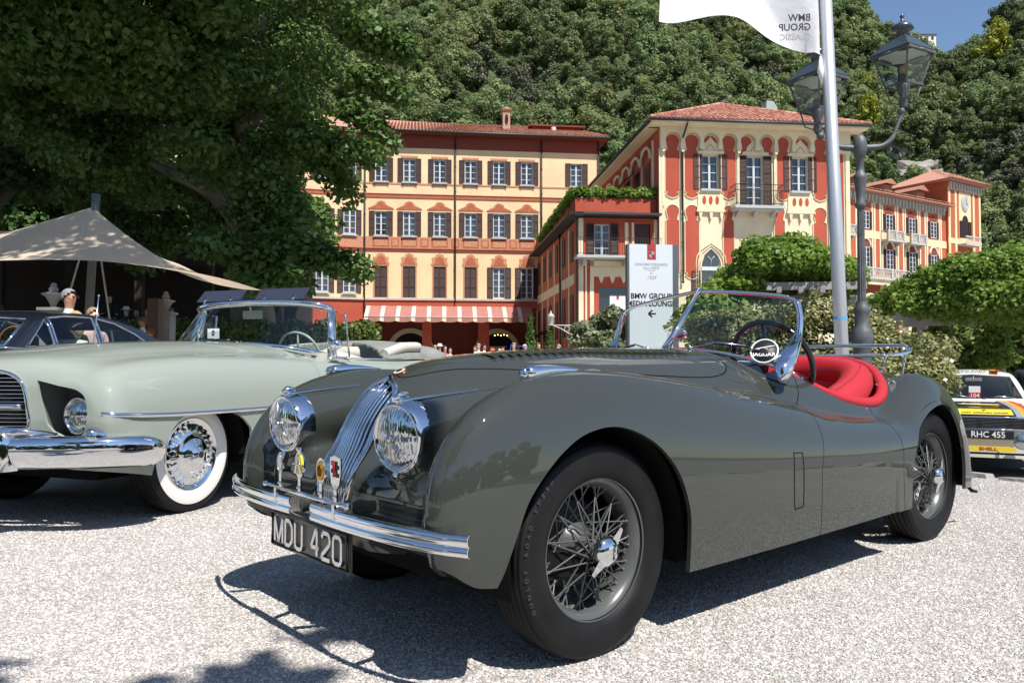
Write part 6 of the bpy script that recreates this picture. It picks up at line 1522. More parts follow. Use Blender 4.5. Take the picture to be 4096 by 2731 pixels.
m = MB(); m.box(-.55, 3.9, -.52, .52, .24, .40); m.box(.35, 2.5, -.86, .86, .26, .5); m.box(-.6, 3.9, -.50, .50, .4, .80); m.box(-.80, -.5, -.9, .9, .40, .52)
for x0 in (-.12, 2.92):
    for s in (-1, 1):
        y0, y1 = s * .52, s * .90
        m.lathe([(.43, y0), (.43, y1)], (x0, 0, .36), 16, 'y', True, R(-5), R(185))
m.build('chassis', DARK, conv)
m = MB()   # recessed lamp housings
for s in (-1, 1):
    m.box(-.70, -.60, min(s * .30, s * .83), max(s * .30, s * .83), .50, .86); m.box(-.925, -.60, min(s * .43, s * .45), max(s * .43, s * .45), .50, .86)
m.build('lamp_recess', mat('recess_green', (.16, .175, .16), .5), conv)
def c_nose(y, z):
    lo, hi = -1.3, -.1
    for _ in range(36):
        mid = (lo + hi) / 2
        if c_body(np.array([mid]), np.array([y]), np.array([z]))[0] < 0: hi = mid
        else: lo = mid
    return hi
for s in (-1, 1):
    m = MB(); m.prism([(-.92, s * .50), (-.86, s * .62), (-.74, s * .78), (-.70, s * .80), (-.70, s * .50)], .503, .520, 'z'); m.build('recess_ledge', PAINT_GREEN, conv)
# grille
m = MB(); gp = [(c_nose(y, z) - .004, y, z) for y, z in sp2([(-.425, .56), (-.428, .72), (-.40, .82), (-.33, .875), (-.2, .90), (0, .908), (.2, .90), (.33, .875), (.40, .82), (.428, .72), (.425, .56), (.2, .545), (0, .54), (-.2, .545)], 4, True)]
m.tube(gp, .011, 8, closed=True); cgr = m.build('grille_surround', CHROME, conv)
for k in range(15):
    z = .565 + k * .0225
    if abs(z - .70) < .022: continue
    hw = .42 if z < .76 else .42 * math.sqrt(max(.05, 1 - ((z - .76) / .15) ** 2))
    m = MB(); m.tube([(c_nose(y, z) + .035, y, z) for y in np.linspace(-hw, hw, 13)], .0035, 5); m.build('grille_bar', CHROME_DULL, cgr)
m = MB(); m.tube([(c_nose(y, .70) - .005, y, .70) for y in np.linspace(-.41, .41, 15)], .019, 8, flat=(1.3, .9)); m.build('grille_wing_bar', CHROME, cgr)
m = MB(); m.add([(c_nose(y, .7) + .07, y, z) for z in (.5, .92) for y in np.linspace(-.45, .45, 9)], [(i, i + 1, i + 10, i + 9) for i in range(8)]); m.build('grille_back', BLACK, cgr)
# headlamps, louvre panels, parking lamps
for s in (-1, 1):
    m = MB(); m.lathe([(.090, -.012), (.094, -.028), (.102, -.030), (.106, -.018), (.106, .16)], (0, 0, 0), 32, 'x'); h = m.build('headlamp', CHROME, conv); h.location = (-.80, s * .665, .645)
    m = MB(); m.lathe([(.001, -.048), (.04, -.043), (.07, -.030), (.091, -.012)], (0, 0, 0), 28, 'x'); m.build('lens', LENS, h)
    m = MB(); m.tube([(-.66, s * .50, .655), (-.80, s * .565, .655)], .006, 6); m.build('recess_bar', CHROME, conv)
    m = MB()
    for k in range(8): m.box(-.708, -.700, s * (.50 + k * .014) - .002, s * (.50 + k * .014) + .002, .57, .76)
    m.build('recess_louvres', CHROME_DULL, conv)
    m = MB(); m.lathe([(.001, -.075), (.025, -.07), (.042, -.05), (.050, -.02), (.050, .02)], (0, 0, 0), 20, 'x'); pk = m.build('parking_lamp', LENS, conv); pk.location = (c_nose(s * .87, .545) - .0, s * .87, .545)
# bumper with over-riders
for s in (-1, 1):
    cl = spl([(-1.10, s * .0, .455), (-1.085, s * .35, .455), (-1.03, s * .62, .46), (-.92, s * .85, .462), (-.76, s * .985, .458), (-.56, s * 1.02, .44)], 5)
    prof = [(.0, .085), (.035, .075), (.052, .045), (.05, .0), (.045, -.03), (.03, -.07), (.0, -.092), (-.03, -.09), (-.03, .08)]
    m = MB(); N = len(cl); K = len(prof); vs = []
    for i in range(N):
        t = (cl[min(i + 1, N - 1)] - cl[max(i - 1, 0)]).normalized(); nm = Vector((-t.y * s, t.x * s, 0)); nm = nm if nm.x < 0.2 else -nm
        tp = 1.0 if i < N - 4 else [1, .92, .75, .45][i - (N - 4)]
        for a, b in prof: vs.append(cl[i] + nm * (a * tp) + Vector((0, 0, b * tp)))
    m.add(vs, [(i * K + k, i * K + (k + 1) % K, (i + 1) * K + (k + 1) % K, (i + 1) * K + k) for i in range(N - 1) for k in range(K)], True)
    m.add(vs[-K:], [list(range(K))]); m.build('bumper', CHROME, conv)
    m = MB()
    vs = []; rings = [(-.36, .57, .055, .0), (-.362, .56, .075, .02), (-.37, .50, .085, .02), (-.39, .40, .065, .02), (-.40, .36, .045, .02)]
    for (yc_, z, hw, bulge) in rings:
        for a in np.linspace(0, math.pi, 7): vs.append((-1.06 - (.095) * math.sin(a) + .0, s * (-yc_ + .06) - hw * math.cos(a), z))
    K = 7; m.add(vs, [(i * K + k, i * K + k + 1, (i + 1) * K + k + 1, (i + 1) * K + k) for i in range(4) for k in range(6)], True); m.add(vs[:7], [list(range(7))])
    m.tube([(-1.13, s * .42, .575), (-1.06, s * .52, .57), (-.95, s * .66, .548)], [.028, .025, .012], 8)
    m.build('overrider', CHROME, conv)
    # side trim spear
    m = MB(); pts = [(-.885, s * .90, .664)] + [(x, s * c_side, z) for x, z, c_side in [(-.80, .655, .972), (-.5, .640, .985), (0, .632, .985), (1, .632, .985), (2, .64, .985), (3.9, .66, .985)]]
    m.tube(spl(pts, 4), .011, 6, flat=(.7, 1.3)); m.build('side_spear', CHROME, conv)
    m = MB(); m.tube([(.5, s * .99, .53), (.56, s * .975, .535)], .008, 6); m.build('trim_dart', CHROME, conv)
# windscreen
top = [(1.70, -.68, 1.405), (1.60, -.62, 1.437), (1.52, -.4, 1.458), (1.49, 0, 1.468), (1.52, .4, 1.458), (1.60, .62, 1.437), (1.70, .68, 1.405)]
bot = [(1.60, -.755, 1.0), (1.34, -.71, 1.035), (1.17, -.5, 1.075), (1.10, 0, 1.105), (1.17, .5, 1.075), (1.34, .71, 1.035), (1.60, .755, 1.0)]
T_, B_ = spl(top, 5), spl(bot, 5)
m = MB(); m.tube(T_, .028, 8, flat=(1.2, 1.1)); m.tube(B_, .018, 8, flat=(1, 1.4))
for s in (0, -1): m.tube([T_[s], (Vector(T_[s]) + Vector(B_[s])) / 2 + Vector((.01, 0, 0)), B_[s]], .030, 8, flat=(1, 1.6))
m.build('windscreen_frame', CHROME, conv)
m = MB(); n_ = len(T_); m.add([tuple(p) for p in T_] + [tuple(p) for p in B_], [(i, i + 1, i + 1 + n_, i + n_) for i in range(n_ - 1)], True); m.build('windscreen', GLASS, conv, False)
for s in (-1, 1):   # quarter-light window
    m = MB(); q = [(1.72, s * .72, 1.00), (1.725, s * .70, 1.39), (1.90, s * .70, 1.385), (1.905, s * .74, 1.00)]; m.tube(q, .009, 6, closed=True); m.build('quarter_window_frame', CHROME, conv)
    m = MB(); m.add(q, [(0, 1, 2, 3)]); m.build('quarter_window', GLASS, conv, False)
    m = MB(); m.tube([(1.45, s * .86, .98), (1.47, s * .87, 1.06)], [.014, .010], 8); m.ball((1.49, s * .87, 1.10), .048, 14, 8, (1.1, 1.1, .95)); m.tube([(1.40, s * .86, .985), (1.62, s * .88, .975), (1.68, s * .89, .955)], [.012, .02, .004], 6); m.build('wing_mirror', CHROME, conv)
    m = MB(); m.tube([(1.72, s * .80, .985), (2.6, s * .82, .985), (3.25, s * .81, .99)], .012, 6, flat=(1.6, .7)); m.build('waist_moulding', CHROME, conv)
# wipers
for a, b, c in (((1.10, .18, 1.11), (1.13, .42, 1.125), (1.16, .6, 1.115)), ((1.10, -.22, 1.11), (1.10, .02, 1.14), (1.12, .22, 1.145))):
    m = MB(); m.ball(a, .02, 8, 5); m.tube([a, b], .007, 6); m.tube([b, c], .006, 6); m.tube([(a[0] + .02, a[1] + .12, a[2] + .02), (c[0], c[1], c[2])], .008, 5); m.build('wiper', BAKELITE, conv)
# raised sun visors above the header
for y0, y1 in ((.14, .60), (-.52, -.02)):
    m = MB(); vs = [(1.52, y0, 1.49), (1.52, y1, 1.49), (1.66, y1 + .03, 1.60), (1.66, y0 + .03, 1.60)]; vs += [(x + .012, y, z - .004) for x, y, z in vs]
    m.add(vs, [(0, 1, 2, 3), (7, 6, 5, 4), (0, 4, 5, 1), (1, 5, 6, 2), (2, 6, 7, 3), (3, 7, 4, 0)]); v = m.build('sun_visor', mat('visor_blue', (.02, .025, .05), .6), conv)
    m = MB()
    for t in (.2, .8): y = y0 + (y1 - y0) * t; m.tube([(1.51, y, 1.475), (1.55, y + .01, 1.525)], .010, 6)
    m.build('visor_bracket', CHROME, v)
# interior
m = MB(); m.box(1.45, 3.3, -.80, .80, .40, .45); m.box(1.40, 1.50, -.78, .78, .60, 1.03)
m.box(1.5, 3.2, -.815, -.78, .45, .975); m.box(1.5, 3.2, .78, .815, .45, .975); m.build('cabin_lining', LEATHER_TAN, conv)
m = MB()
for x0, h in ((2.25, .98), (3.02, 1.03)):
    m.tube([(x0, -.70, h - .08), (x0, -.4, h), (x0 + .01, 0, h + .01), (x0, .4, h), (x0, .70, h - .08)], .085, 10, flat=(1.0, 1.0)); m.box(x0 - .06, x0 + .09, -.74, .74, .5, h - .06); m.box(x0 - .55, x0 + .05, -.72, .72, .45, .66)
m.build('seats', LEATHER_TAN, conv)
m = MB(); Mw = Matrix.Translation((1.68, -.38, 1.02)) @ Matrix.Rotation(R(-22), 4, 'Y'); m.tube([Mw @ Vector((0, .205 * math.cos(t), .205 * math.sin(t))) for t in np.linspace(0, 2 * math.pi, 37)[:-1]], .011, 7, closed=True)
for t in (100, 260): m.tube([Mw @ Vector((-.03, 0, 0)), Mw @ Vector((0, .2 * math.cos(R(t)), .2 * math.sin(R(t))))], .01, 6)
m.build('steering_wheel', mat('pale_bakelite', (.35, .4, .38), .3), conv)
m = MB(); m.tube([(1.52, .02, 1.44), (1.53, .02, 1.40)], .006, 6); m.box(1.525, 1.54, -.10, .10, 1.33, 1.40); m.build('interior_mirror', CHROME_DULL, conv)
m = MB(); m.box(1.226, 1.228, .10, .22, 1.10, 1.235); cdo = m.build('entry_card', WHITE_P, conv)
m = MB(); m.box(1.2235, 1.2255, .10, .22, 1.10, 1.15); m.build('card_band', BLUE_P, cdo); cdo.rotation_euler = (0, 0, 0)
text_obj('0', .06, BLACK_P, cdo, (1.2238, .16, 1.195), (R(90), 0, R(-90)), .0005, bold=.002)
# folded hood: rolls of cloth
HOOD = mat('hood_cloth', (.20, .205, .19), .85, noise=(7, .15), bump=(60, .2, .003))
def h_soft(X, Y, Z):
    ay = np.abs(Y)
    a = 1.0 + .04 * np.sin(X * 9) * np.cos(Y * 3)
    top = crv([2.3, 2.5, 2.8, 3.1, 3.5, 3.68, 3.82, 3.9], [1.02, 1.10, 1.145, 1.165, 1.18, 1.17, 1.10, 1.02])(X)
    u = ay / .80; v = (Z - .96) / np.maximum(top - .96, .03)
    d = ((u ** 4 + np.abs(v) ** 2.2) ** (1 / 2.6) - 1) * .15 + .012 * np.sin(7 * X + 4 * ay) * np.clip((X - 3.1) * 3, 0, 1)
    inner = np.maximum(2.2 - X, np.maximum(X - 3.45 - .5 * (ay - .72), ay - .72))
    d = np.maximum(d, -np.where(ay < .7, -(X - 3.50) * .8 - .02, -9) * 1.0) if False else d
    return np.maximum(np.maximum(d, 2.45 - X + .9 * (.78 - ay)), X - 3.9)
HS = Surf.make(h_soft, (2.2, -.9, .9), (3.98, .9, 1.25), .03); HS.build('folded_hood', HOOD, conv, 0)
m = MB(); m.tube(spl([(2.52, -.74, 1.03), (2.9, -.735, 1.10), (3.3, -.70, 1.115), (3.42, -.4, 1.12), (3.42, .4, 1.12), (3.3, .70, 1.115), (2.5, .74, 1.03)], 6), .05, 8); m.build('hood_frame_cloth', mat('hood_liner', (.50, .48, .42), .7), conv)
# wheels
m = MB(); m.lathe([(r, -y) for r, y in tyre_prof(.365, .235, .19)], (0, 0, 0), 56, 'y'); W_T = m.mesh('tyre', RUBBER)
m = MB(); m.lathe([(.236, -.083), (.25, -.0955), (.28, -.0985), (.306, -.0978), (.313, -.0965)], (0, 0, 0), 56, 'y'); W_W = m.mesh('whitewall', WHITEWALL)
m = MB(); m.lathe([(.236, -.06), (.236, -.085), (.225, -.088), (.21, -.078), (.196, -.07), (.185, -.072), (.175, -.088), (.13, -.090), (.12, -.094), (.115, -.112), (.095, -.125), (.06, -.135), (.052, -.14), (.045, -.155), (.02, -.158), (.0, -.158)], (0, 0, 0), 48, 'y'); W_C = m.mesh('hubcap', CHROME)
m = MB()
for k in range(24):
    a = 2 * math.pi * k / 24; b = len(m.v); m.add([(-.012, -.086, .145), (.012, -.086, .145), (.014, -.075, .192), (-.014, -.075, .192), (0, -.100, .15), (0, -.092, .19)], [(0, 1, 4), (1, 2, 5, 4), (2, 3, 5), (3, 0, 4, 5)]); m.xf(Matrix.Rotation(a, 4, 'Y'), b)
W_V = m.mesh('hubcap_vanes', CHROME)
m = MB()
for k in range(2): b = len(m.v); m.tube([(0, -.148, .03), (0, -.152, .085)], [.012, .006], 6); m.xf(Matrix.Rotation(R(40 + 180 * k), 4, 'Y'), b)
m.lathe([(.0, -.1605), (.026, -.1600)], (0, 0, 0), 20, 'y'); W_S = m.mesh('hub_spinner', CHROME)
m = MB(); m.lathe([(.0, -.1615), (.022, -.1610)], (0, 0, 0), 20, 'y'); W_B = m.mesh('hub_emblem', BLACK_P)
for x, y in ((-.12, -.75), (2.92, -.75), (-.12, .75), (2.92, .75)):
    t = pmesh('wheel', W_T, conv, (x, y, .365), (0, R(rnd.uniform(0, 90)), 0 if y < 0 else math.pi))
    for n_, me in (('whitewall', W_W), ('hubcap', W_C), ('hubcap_vanes', W_V), ('hub_spinner', W_S), ('hub_emblem', W_B)): pmesh(n_, me, t)
# ------------------------------------------------------------------ dark coupe behind the convertible
coupe = thing('coupe_car', 'dark blue-black coupe with chrome window frames parked behind the pale convertible', 'car', (-5.56, 6.36, .20), R(90 - 14))
PAINT_NAVY = mat('paint_navy', (.010, .012, .022), .25, coat=1.0)
def cp_body(X, Y, Z):
    ay = np.abs(Y); zt = crv([-.8, -.5, .3, 1.1, 3.2, 3.8], [.66, .76, .84, .87, .88, .84])(X)
    u = ay / (.83 - .12 * np.clip(.5 - Z, 0, 1)); v = np.clip(Z - .45, -.2, 9) / (zt - .45)
    d = ((u ** 4 + np.clip(v, 0, 9) ** 3.4) ** (1 / 3.7) - 1) * .4
    d = smax(d, (-.82 + .2 * ay ** 2 - X) * .9, .12); return smax(d, X - 3.75 + .15 * ay ** 2, .14)
def cp_cab(X, Y, Z):
    ay = np.abs(Y); top = crv([.9, 1.08, 1.35, 1.62, 1.85, 2.3, 2.8, 3.2, 3.55, 3.8], [.7, .87, 1.08, 1.235, 1.285, 1.295, 1.235, 1.10, .93, .8])(X)
    top = top - .05 * (ay / .6) ** 2; hw = .74 - .40 * np.clip(Z - .86, 0, 1)
    return smax(smax((Z - top) * .75, (ay - hw) * .93, .06), .70 - Z, .02)
cpb = Surf.make(cp_body, (-1.0, -.95, .15), (3.95, .95, 1.0), .03).clip(lambda X, Y, Z: .22 - Z)
for x0 in (0, 2.6): cpb = cpb.clip(lambda X, Y, Z, x0=x0: np.where(np.abs(Y) > .5, .36 - np.hypot(X - x0, Z - .31), -.1))
cpb.build('body', PAINT_NAVY, coupe, .015)
cab = Surf.make(cp_cab, (.8, -.85, .66), (3.95, .85, 1.40), .022).clip(lambda X, Y, Z: .80 - Z)
side_w = [sdpoly([(1.30, .90), (1.62, 1.17), (1.64, 1.18), (1.64, .90)]), sdpoly([(1.68, .90), (1.68, 1.195), (1.90, 1.225), (2.25, 1.225), (2.25, .90)]), sdpoly([(2.30, .90), (2.30, 1.22), (2.55, 1.18), (2.82, 1.075), (3.02, .95), (3.05, .90)])]
wsf = sdpoly([(-.60, .905), (-.48, 1.175), (0, 1.195), (.48, 1.175), (.60, .905), (0, .90)])
rwf = sdpoly([(-.50, .97), (-.40, 1.15), (.40, 1.15), (.50, .97)])
def cp_holes(X, Y, Z):
    h = np.full(np.shape(X), 9.0)
    for f in side_w: h = np.minimum(h, np.where(np.abs(Y) > .50, f(X, Z), 9))
    h = np.minimum(h, np.where(X < 1.62, wsf(Y, Z), 9)); return np.minimum(h, np.where(X > 2.9, rwf(Y, Z), 9))
cab.clip(lambda X, Y, Z: -cp_holes(X, Y, Z)).build('cabin', PAINT_NAVY, coupe, .02)
gl = Surf.make(lambda X, Y, Z: cp_cab(X, Y, Z) + .010, (.8, -.85, .66), (3.95, .85, 1.40), .03).clip(cp_holes); gl.build('windows', GLASS, coupe, 0)
def cab_y(x, z):
    lo, hi = -.95, -.3
    for _ in range(26):
        mid = (lo + hi) / 2
        if cp_cab(np.array([x]), np.array([mid]), np.array([z]))[0] < 0: hi = mid
        else: lo = mid
    return hi
for s in (-1, 1):
    for poly in ([(1.30, .90), (1.62, 1.17), (1.64, 1.18), (1.64, .90)], [(1.68, .90), (1.68, 1.195), (1.90, 1.225), (2.25, 1.225), (2.25, .90)], [(2.30, .90), (2.30, 1.22), (2.55, 1.18), (2.82, 1.075), (3.02, .95), (3.05, .90)]):
        m = MB(); P = []
        for a, b in zip(poly, poly[1:] + poly[:1]):
            for t in np.linspace(0, 1, 5)[:-1]: x, z = a[0] + (b[0] - a[0]) * t, a[1] + (b[1] - a[1]) * t; P.append((x, -s * cab_y(x, z) * -1 if s < 0 else -cab_y(x, z), z))
        m.tube([(x, (cab_y(x, z) if s < 0 else -cab_y(x, z)), z) for x, _, z in P], .013, 6, closed=True); m.build('window_frame', CHROME, coupe)
    m = MB(); m.tube([(1.02, s * .70, .885), (1.30, s * .735, .885), (3.1, s * .735, .89)], .010, 6); m.build('waist_moulding', CHROME, coupe)
m = MB(); wp_ = []
for y, z in ((-.60, .905), (-.54, 1.05), (-.48, 1.175), (-.2, 1.19), (0, 1.195), (.2, 1.19), (.48, 1.175), (.54, 1.05), (.60, .905), (.3, .90), (0, .90), (-.3, .90)):
    lo, hi = .7, 1.9
    for _ in range(26):
        mid = (lo + hi) / 2
        if cp_cab(np.array([mid]), np.array([y]), np.array([z]))[0] < 0: hi = mid
        else: lo = mid
    wp_.append((hi - .004, y, z))
m.tube(wp_, .013, 6, closed=True); m.build('windscreen_frame', CHROME, coupe)
m = MB(); m.box(1.4, 3.2, -.66, .66, .25, .35); m.tube([(1.5, -.38 + .19 * math.cos(t), .93 + .17 * math.sin(t)) for t in np.linspace(0, 6.28, 21)[:-1]], .012, 6, closed=True); m.build('steering_wheel', mat('wood_rim', (.35, .12, .04), .35), coupe)
m = MB()
for y in (-.36, .36): m.tube([(2.12, y, .5), (2.22, y, .9), (2.24, y, .98)], .2, 10, flat=(1, .35)); m.box(1.7, 2.2, y - .24, y + .24, .35, .55)
m.build('seats', LEATHER_TAN, coupe)
m = MB(); m.lathe([(r, -y) for r, y in tyre_prof(.31, .2, .17)], (0, 0, 0), 32, 'y'); cpt_ = m.mesh('tyre', RUBBER); m = MB(); m.lathe([(.205, -.06), (.19, -.05), (.1, -.06), (.03, -.09), (.0, -.09)], (0, 0, 0), 24, 'y'); cpr = m.mesh('rim', CHROME)
for x in (0, 2.6):
    for y in (-.68, .68): t_ = pmesh('wheel', cpt_, coupe, (x, y, .31), (0, 0, 0 if y < 0 else math.pi)); pmesh('rim', cpr, t_)
m = MB(); m.box(1.09, 1.095, -.50, -.36, .93, .98); m.build('windscreen_sticker', WHITE_P, coupe)
# antenna of the convertible
m = MB(); m.tube([(.35, .52, 1.05), (.40, .53, 1.45)], [.007, .005], 6); m.ball((.40, .53, 1.455), .009, 6, 4); m.build('antenna', CHROME_DULL, conv)

# ------------------------------------------------------------------ rally saloon at the right
rally = thing('rally_car', 'black and cream rally saloon with red, orange and yellow stripes and yellow event plate', 'car', (6.86, 11.67, -.60), R(90 - 26))
def rl_body(X, Y, Z):
    ay = np.abs(Y); zt = crv([-.8, -.6, -.3, .05, 1.1, 3.2, 3.8], [.775, .825, .885, .92, .965, .95, .90])(X)
    u = ay / (.87 - .14 * np.clip(.5 - Z, 0, 1)); v = np.clip(Z - .5, -.2, 9) / (zt - .5 - .03 * np.clip(ay - .5, 0, 1))
    d = ((u ** 6 + np.clip(v, 0, 9) ** 5) ** (1 / 5.5) - 1) * .4
    return smax(smax(d, (-.80 + .10 * ay ** 2 - X), .06), X - 3.7, .12)
def rl_cab(X, Y, Z):
    ay = np.abs(Y); top = crv([.9, 1.05, 1.35, 1.68, 1.95, 2.6, 3.0, 3.4, 3.7], [.8, .97, 1.20, 1.39, 1.445, 1.45, 1.40, 1.15, .9])(X) - .06 * (ay / .6) ** 2
    return smax(smax((Z - top) * .8, (ay - (.76 - .34 * np.clip(Z - .95, 0, 1))) * .95, .07), .85 - Z, .02)
rb_ = Surf.make(rl_body, (-.95, -.95, .2), (3.9, .95, 1.1), .03).clip(lambda X, Y, Z: .26 - Z)
for x0 in (0, 2.65): rb_ = rb_.clip(lambda X, Y, Z, x0=x0: np.where(np.abs(Y) > .5, .38 - np.hypot(X - x0, Z - .33), -.1))
bonr = lambda X, Y, Z: np.where((X < 1.05) & (Z > .7), np.abs(Y) - .60, .5)
rb_.clip(lambda X, Y, Z: bonr(X, Y, Z)).build('bonnet', PAINT_BLACK, rally, .01); rb_.clip(lambda X, Y, Z: -bonr(X, Y, Z)).build('body', PAINT_WHITE, rally, .015)
rc = Surf.make(rl_cab, (.8, -.9, .8), (3.8, .9, 1.55), .03).clip(lambda X, Y, Z: .92 - Z)
rws = sdpoly([(-.665, 1.0), (-.535, 1.34), (0, 1.375), (.535, 1.34), (.665, 1.0), (0, .99)]); rsw = sdpoly([(1.45, 1.02), (1.75, 1.33), (3.0, 1.31), (3.15, 1.02)])
rh = lambda X, Y, Z: np.minimum(np.where(X < 1.75, rws(Y, Z), 9), np.where(np.abs(Y) > .52, rsw(X, Z), 9))
rc.clip(lambda X, Y, Z: -rh(X, Y, Z)).build('roof', PAINT_WHITE, rally, .02)
Surf.make(lambda X, Y, Z: rl_cab(X, Y, Z) + .01, (.8, -.9, .8), (3.8, .9, 1.55), .035).clip(rh).build('windscreen', GLASS_DARK, rally, 0)
m = MB(); m.box(1.0, 3.4, -.68, .68, .30, .90); m.box(-.6, 1.0, -.5, .5, .35, .7); m.build('interior', DARK, rally)
def rl_z(x, y):
    lo, hi = .6, 1.2
    for _ in range(24):
        mid = (lo + hi) / 2
        if rl_body(np.array([x]), np.array([y]), np.array([mid]))[0] < 0: lo = mid
        else: hi = mid
    return lo
def rl_strip(name, y0, y1, x0, x1, mt, z_=.006, shift=0.0):
    m = MB(); xs_ = np.linspace(x0, x1, 9); vs = []
    for x in xs_:
        k = shift * ((x - x0) / (x1 - x0)) ** 1.5
        vs += [(x, y0 + k, rl_z(x, min(max((y0 + y1) / 2 + k, -.8), .8)) + z_), (x, y1 + k, rl_z(x, min(max((y0 + y1) / 2 + k, -.8), .8)) + z_)]
    m.add(vs, [(2 * i, 2 * i + 1, 2 * i + 3, 2 * i + 2) for i in range(8)]); return m.build(name, mt, rally, False)
OR_ = mat('stripe_orange', (.80, .33, .02), .4); RD_ = mat('stripe_red', (.60, .04, .02), .4); SV_ = mat('stripe_silver', (.5, .52, .52), .35, .5)
for k, mt in enumerate((RD_, OR_, SV_)): rl_strip('bonnet_stripe', -.60 + k * .075, -.525 + k * .075, -.76, 1.02, mt, .007, .12)
for k, mt in enumerate((RD_, OR_)): m = MB(); m.box(1.64, 2.4, -.40 + k * .06, -.34 + k * .06, 1.445 - .02, 1.46 - .012); m.build('roof_stripe', mt, rally)
pl2 = rl_strip('event_plate', -.34, .34, -.60, -.28, YELLOW_P, .012); 
for s_, sz, x, rz_ in (('EAST AFRICAN SAFARI', .072, -.53, 0), ('7', .11, -.40, 0)):
    text_obj(s_, sz, BLACK_P, rally, (x, 0, rl_z(x, 0) + .0185), (math.atan((rl_z(x + .05, 0) - rl_z(x - .05, 0)) / .1), 0, R(-90)), .0006, bold=.002, sx=.78 if len(s_) > 3 else 1)
m = MB(); m.prism([(.25 + .17 * math.cos(t) * .7, .02 + .27 * math.sin(t)) for t in np.linspace(0, 6.28, 21)[:-1]], rl_z(.25, .0) + .004, rl_z(.25, 0) + .012, 'z'); m.build('oval_sticker', YELLOW_P, rally)
text_obj('FINLAND', .085, BLACK_P, rally, (1.70, 0, 1.416), (R(35), 0, R(-90)), .0006, sx=1.15)
# face: grille, lamps, bumper, plate
m = MB(); m.box(-.835, -.78, -.60, .60, .66, .80); gr = m.build('grille_back', BLACK, rally)
for k in range(7): m = MB(); m.box(-.852, -.835, -.60, .60, .665 + k * .0195, .673 + k * .0195); m.build('grille_bar', CHROME, gr)
m = MB(); m.tube([(-.845, -.78, .815), (-.85, 0, .818), (-.845, .78, .815)], .011, 6); m.tube([(-.845, -.62, .65), (-.85, 0, .65), (-.845, .62, .65)], .013, 6); m.build('grille_trim', CHROME, rally)
for s in (-1, 1):
    m = MB(); m.lathe([(.098, -.02), (.112, -.02), (.115, .05)], (0, 0, 0), 24, 'x'); h = m.build('headlamp', CHROME, rally); h.location = (-.80, s * .69, .735); m = MB(); m.lathe([(.001, -.045), (.06, -.035), (.1, -.012)], (0, 0, 0), 24, 'x'); m.build('lens', LENS, h)
    m = MB(); m.lathe([(.0, .09), (.06, .08), (.10, .03), (.108, .0), (.100, -.012)], (0, 0, 0), 24, 'x'); h = m.build('driving_lamp', CHROME, rally); h.location = (-.95, s * .40, .50); m = MB(); m.lathe([(.001, -.03), (.06, -.025), (.1, -.008)], (0, 0, 0), 24, 'x'); m.build('lens', LENS, h)
    m = MB(); m.tube([(-.93, s * .20, .50), (-.93, s * .55, .50), (-.90, s * .80, .51), (-.70, s * .90, .51)], .035, 8, flat=(.5, 1.2)); m.build('bumper', CHROME, rally)
    m = MB(); m.bar((-.9, s * .28, .36), (-.9, s * .28, .62), .02); m.build('guard_bar', BLACK, rally)
m = MB(); m.box(-.965, -.95, -.30, .30, .535, .635); rp_l = m.build('number_plate', BLACK_P, rally); text_obj('RHC 455', .112, WHITE_P, rp_l, (-.968, 0, .585), (R(90), 0, R(-90)), .001, bold=.0015, sx=.95)
m = MB(); m.box(-.96, -.945, -.30, .30, .43, .53); m.build('skid_panel', mat('dull_gold', (.35, .31, .2), .5, .3), rally)
m = MB(); m.box(-.97, -.955, -.32, .32, .365, .425); sp = m.build('sponsor_plate', YELLOW_P, rally); text_obj('SHELL', .062, RED_P, sp, (-.973, 0, .395), (R(90), 0, R(-90)), .0006, bold=.001, sx=1.3)
m = MB(); m.tube([(-.95, -.86, .34), (-.97, -.5, .335), (-.97, .5, .335), (-.95, .86, .34)], .016, 6); m.build('guard_tube', BLACK, rally)
m = MB(); m.box(1.24, 1.25, -.115, .115, 1.27, 1.325); m.tube([(1.27, 0, 1.32), (1.45, 0, 1.37)], .008, 5); m.build('interior_mirror', CHROME_DULL, rally)
m = MB(); m.box(1.10, 1.105, -.08, .08, .99, 1.19); ec = m.build('entry_card', WHITE_P, rally); m = MB(); m.box(1.094, 1.0985, -.08, .08, .99, 1.09); m.build('card_band', RED_P, ec); text_obj('104', .09, WHITE_P, ec, (1.092, 0, 1.04), (R(90), 0, R(-90)), .0006, bold=.001)
for y0, y1 in ((-.10, -.55), (.45, .02)): m = MB(); m.tube([(1.0, y0, .99), (1.02, (y0 + y1) / 2, 1.04), (1.0, y1, 1.01)], .008, 5); m.build('wiper', CHROME_DULL, rally)
for x in (0, 2.65):
    for y in (-.70, .70): t_ = pmesh('wheel', cpt_, rally, (x, y, .32), (0, 0, 0 if y < 0 else math.pi)); t_.scale = (1.04,) * 3; pmesh('rim', cpr, t_)
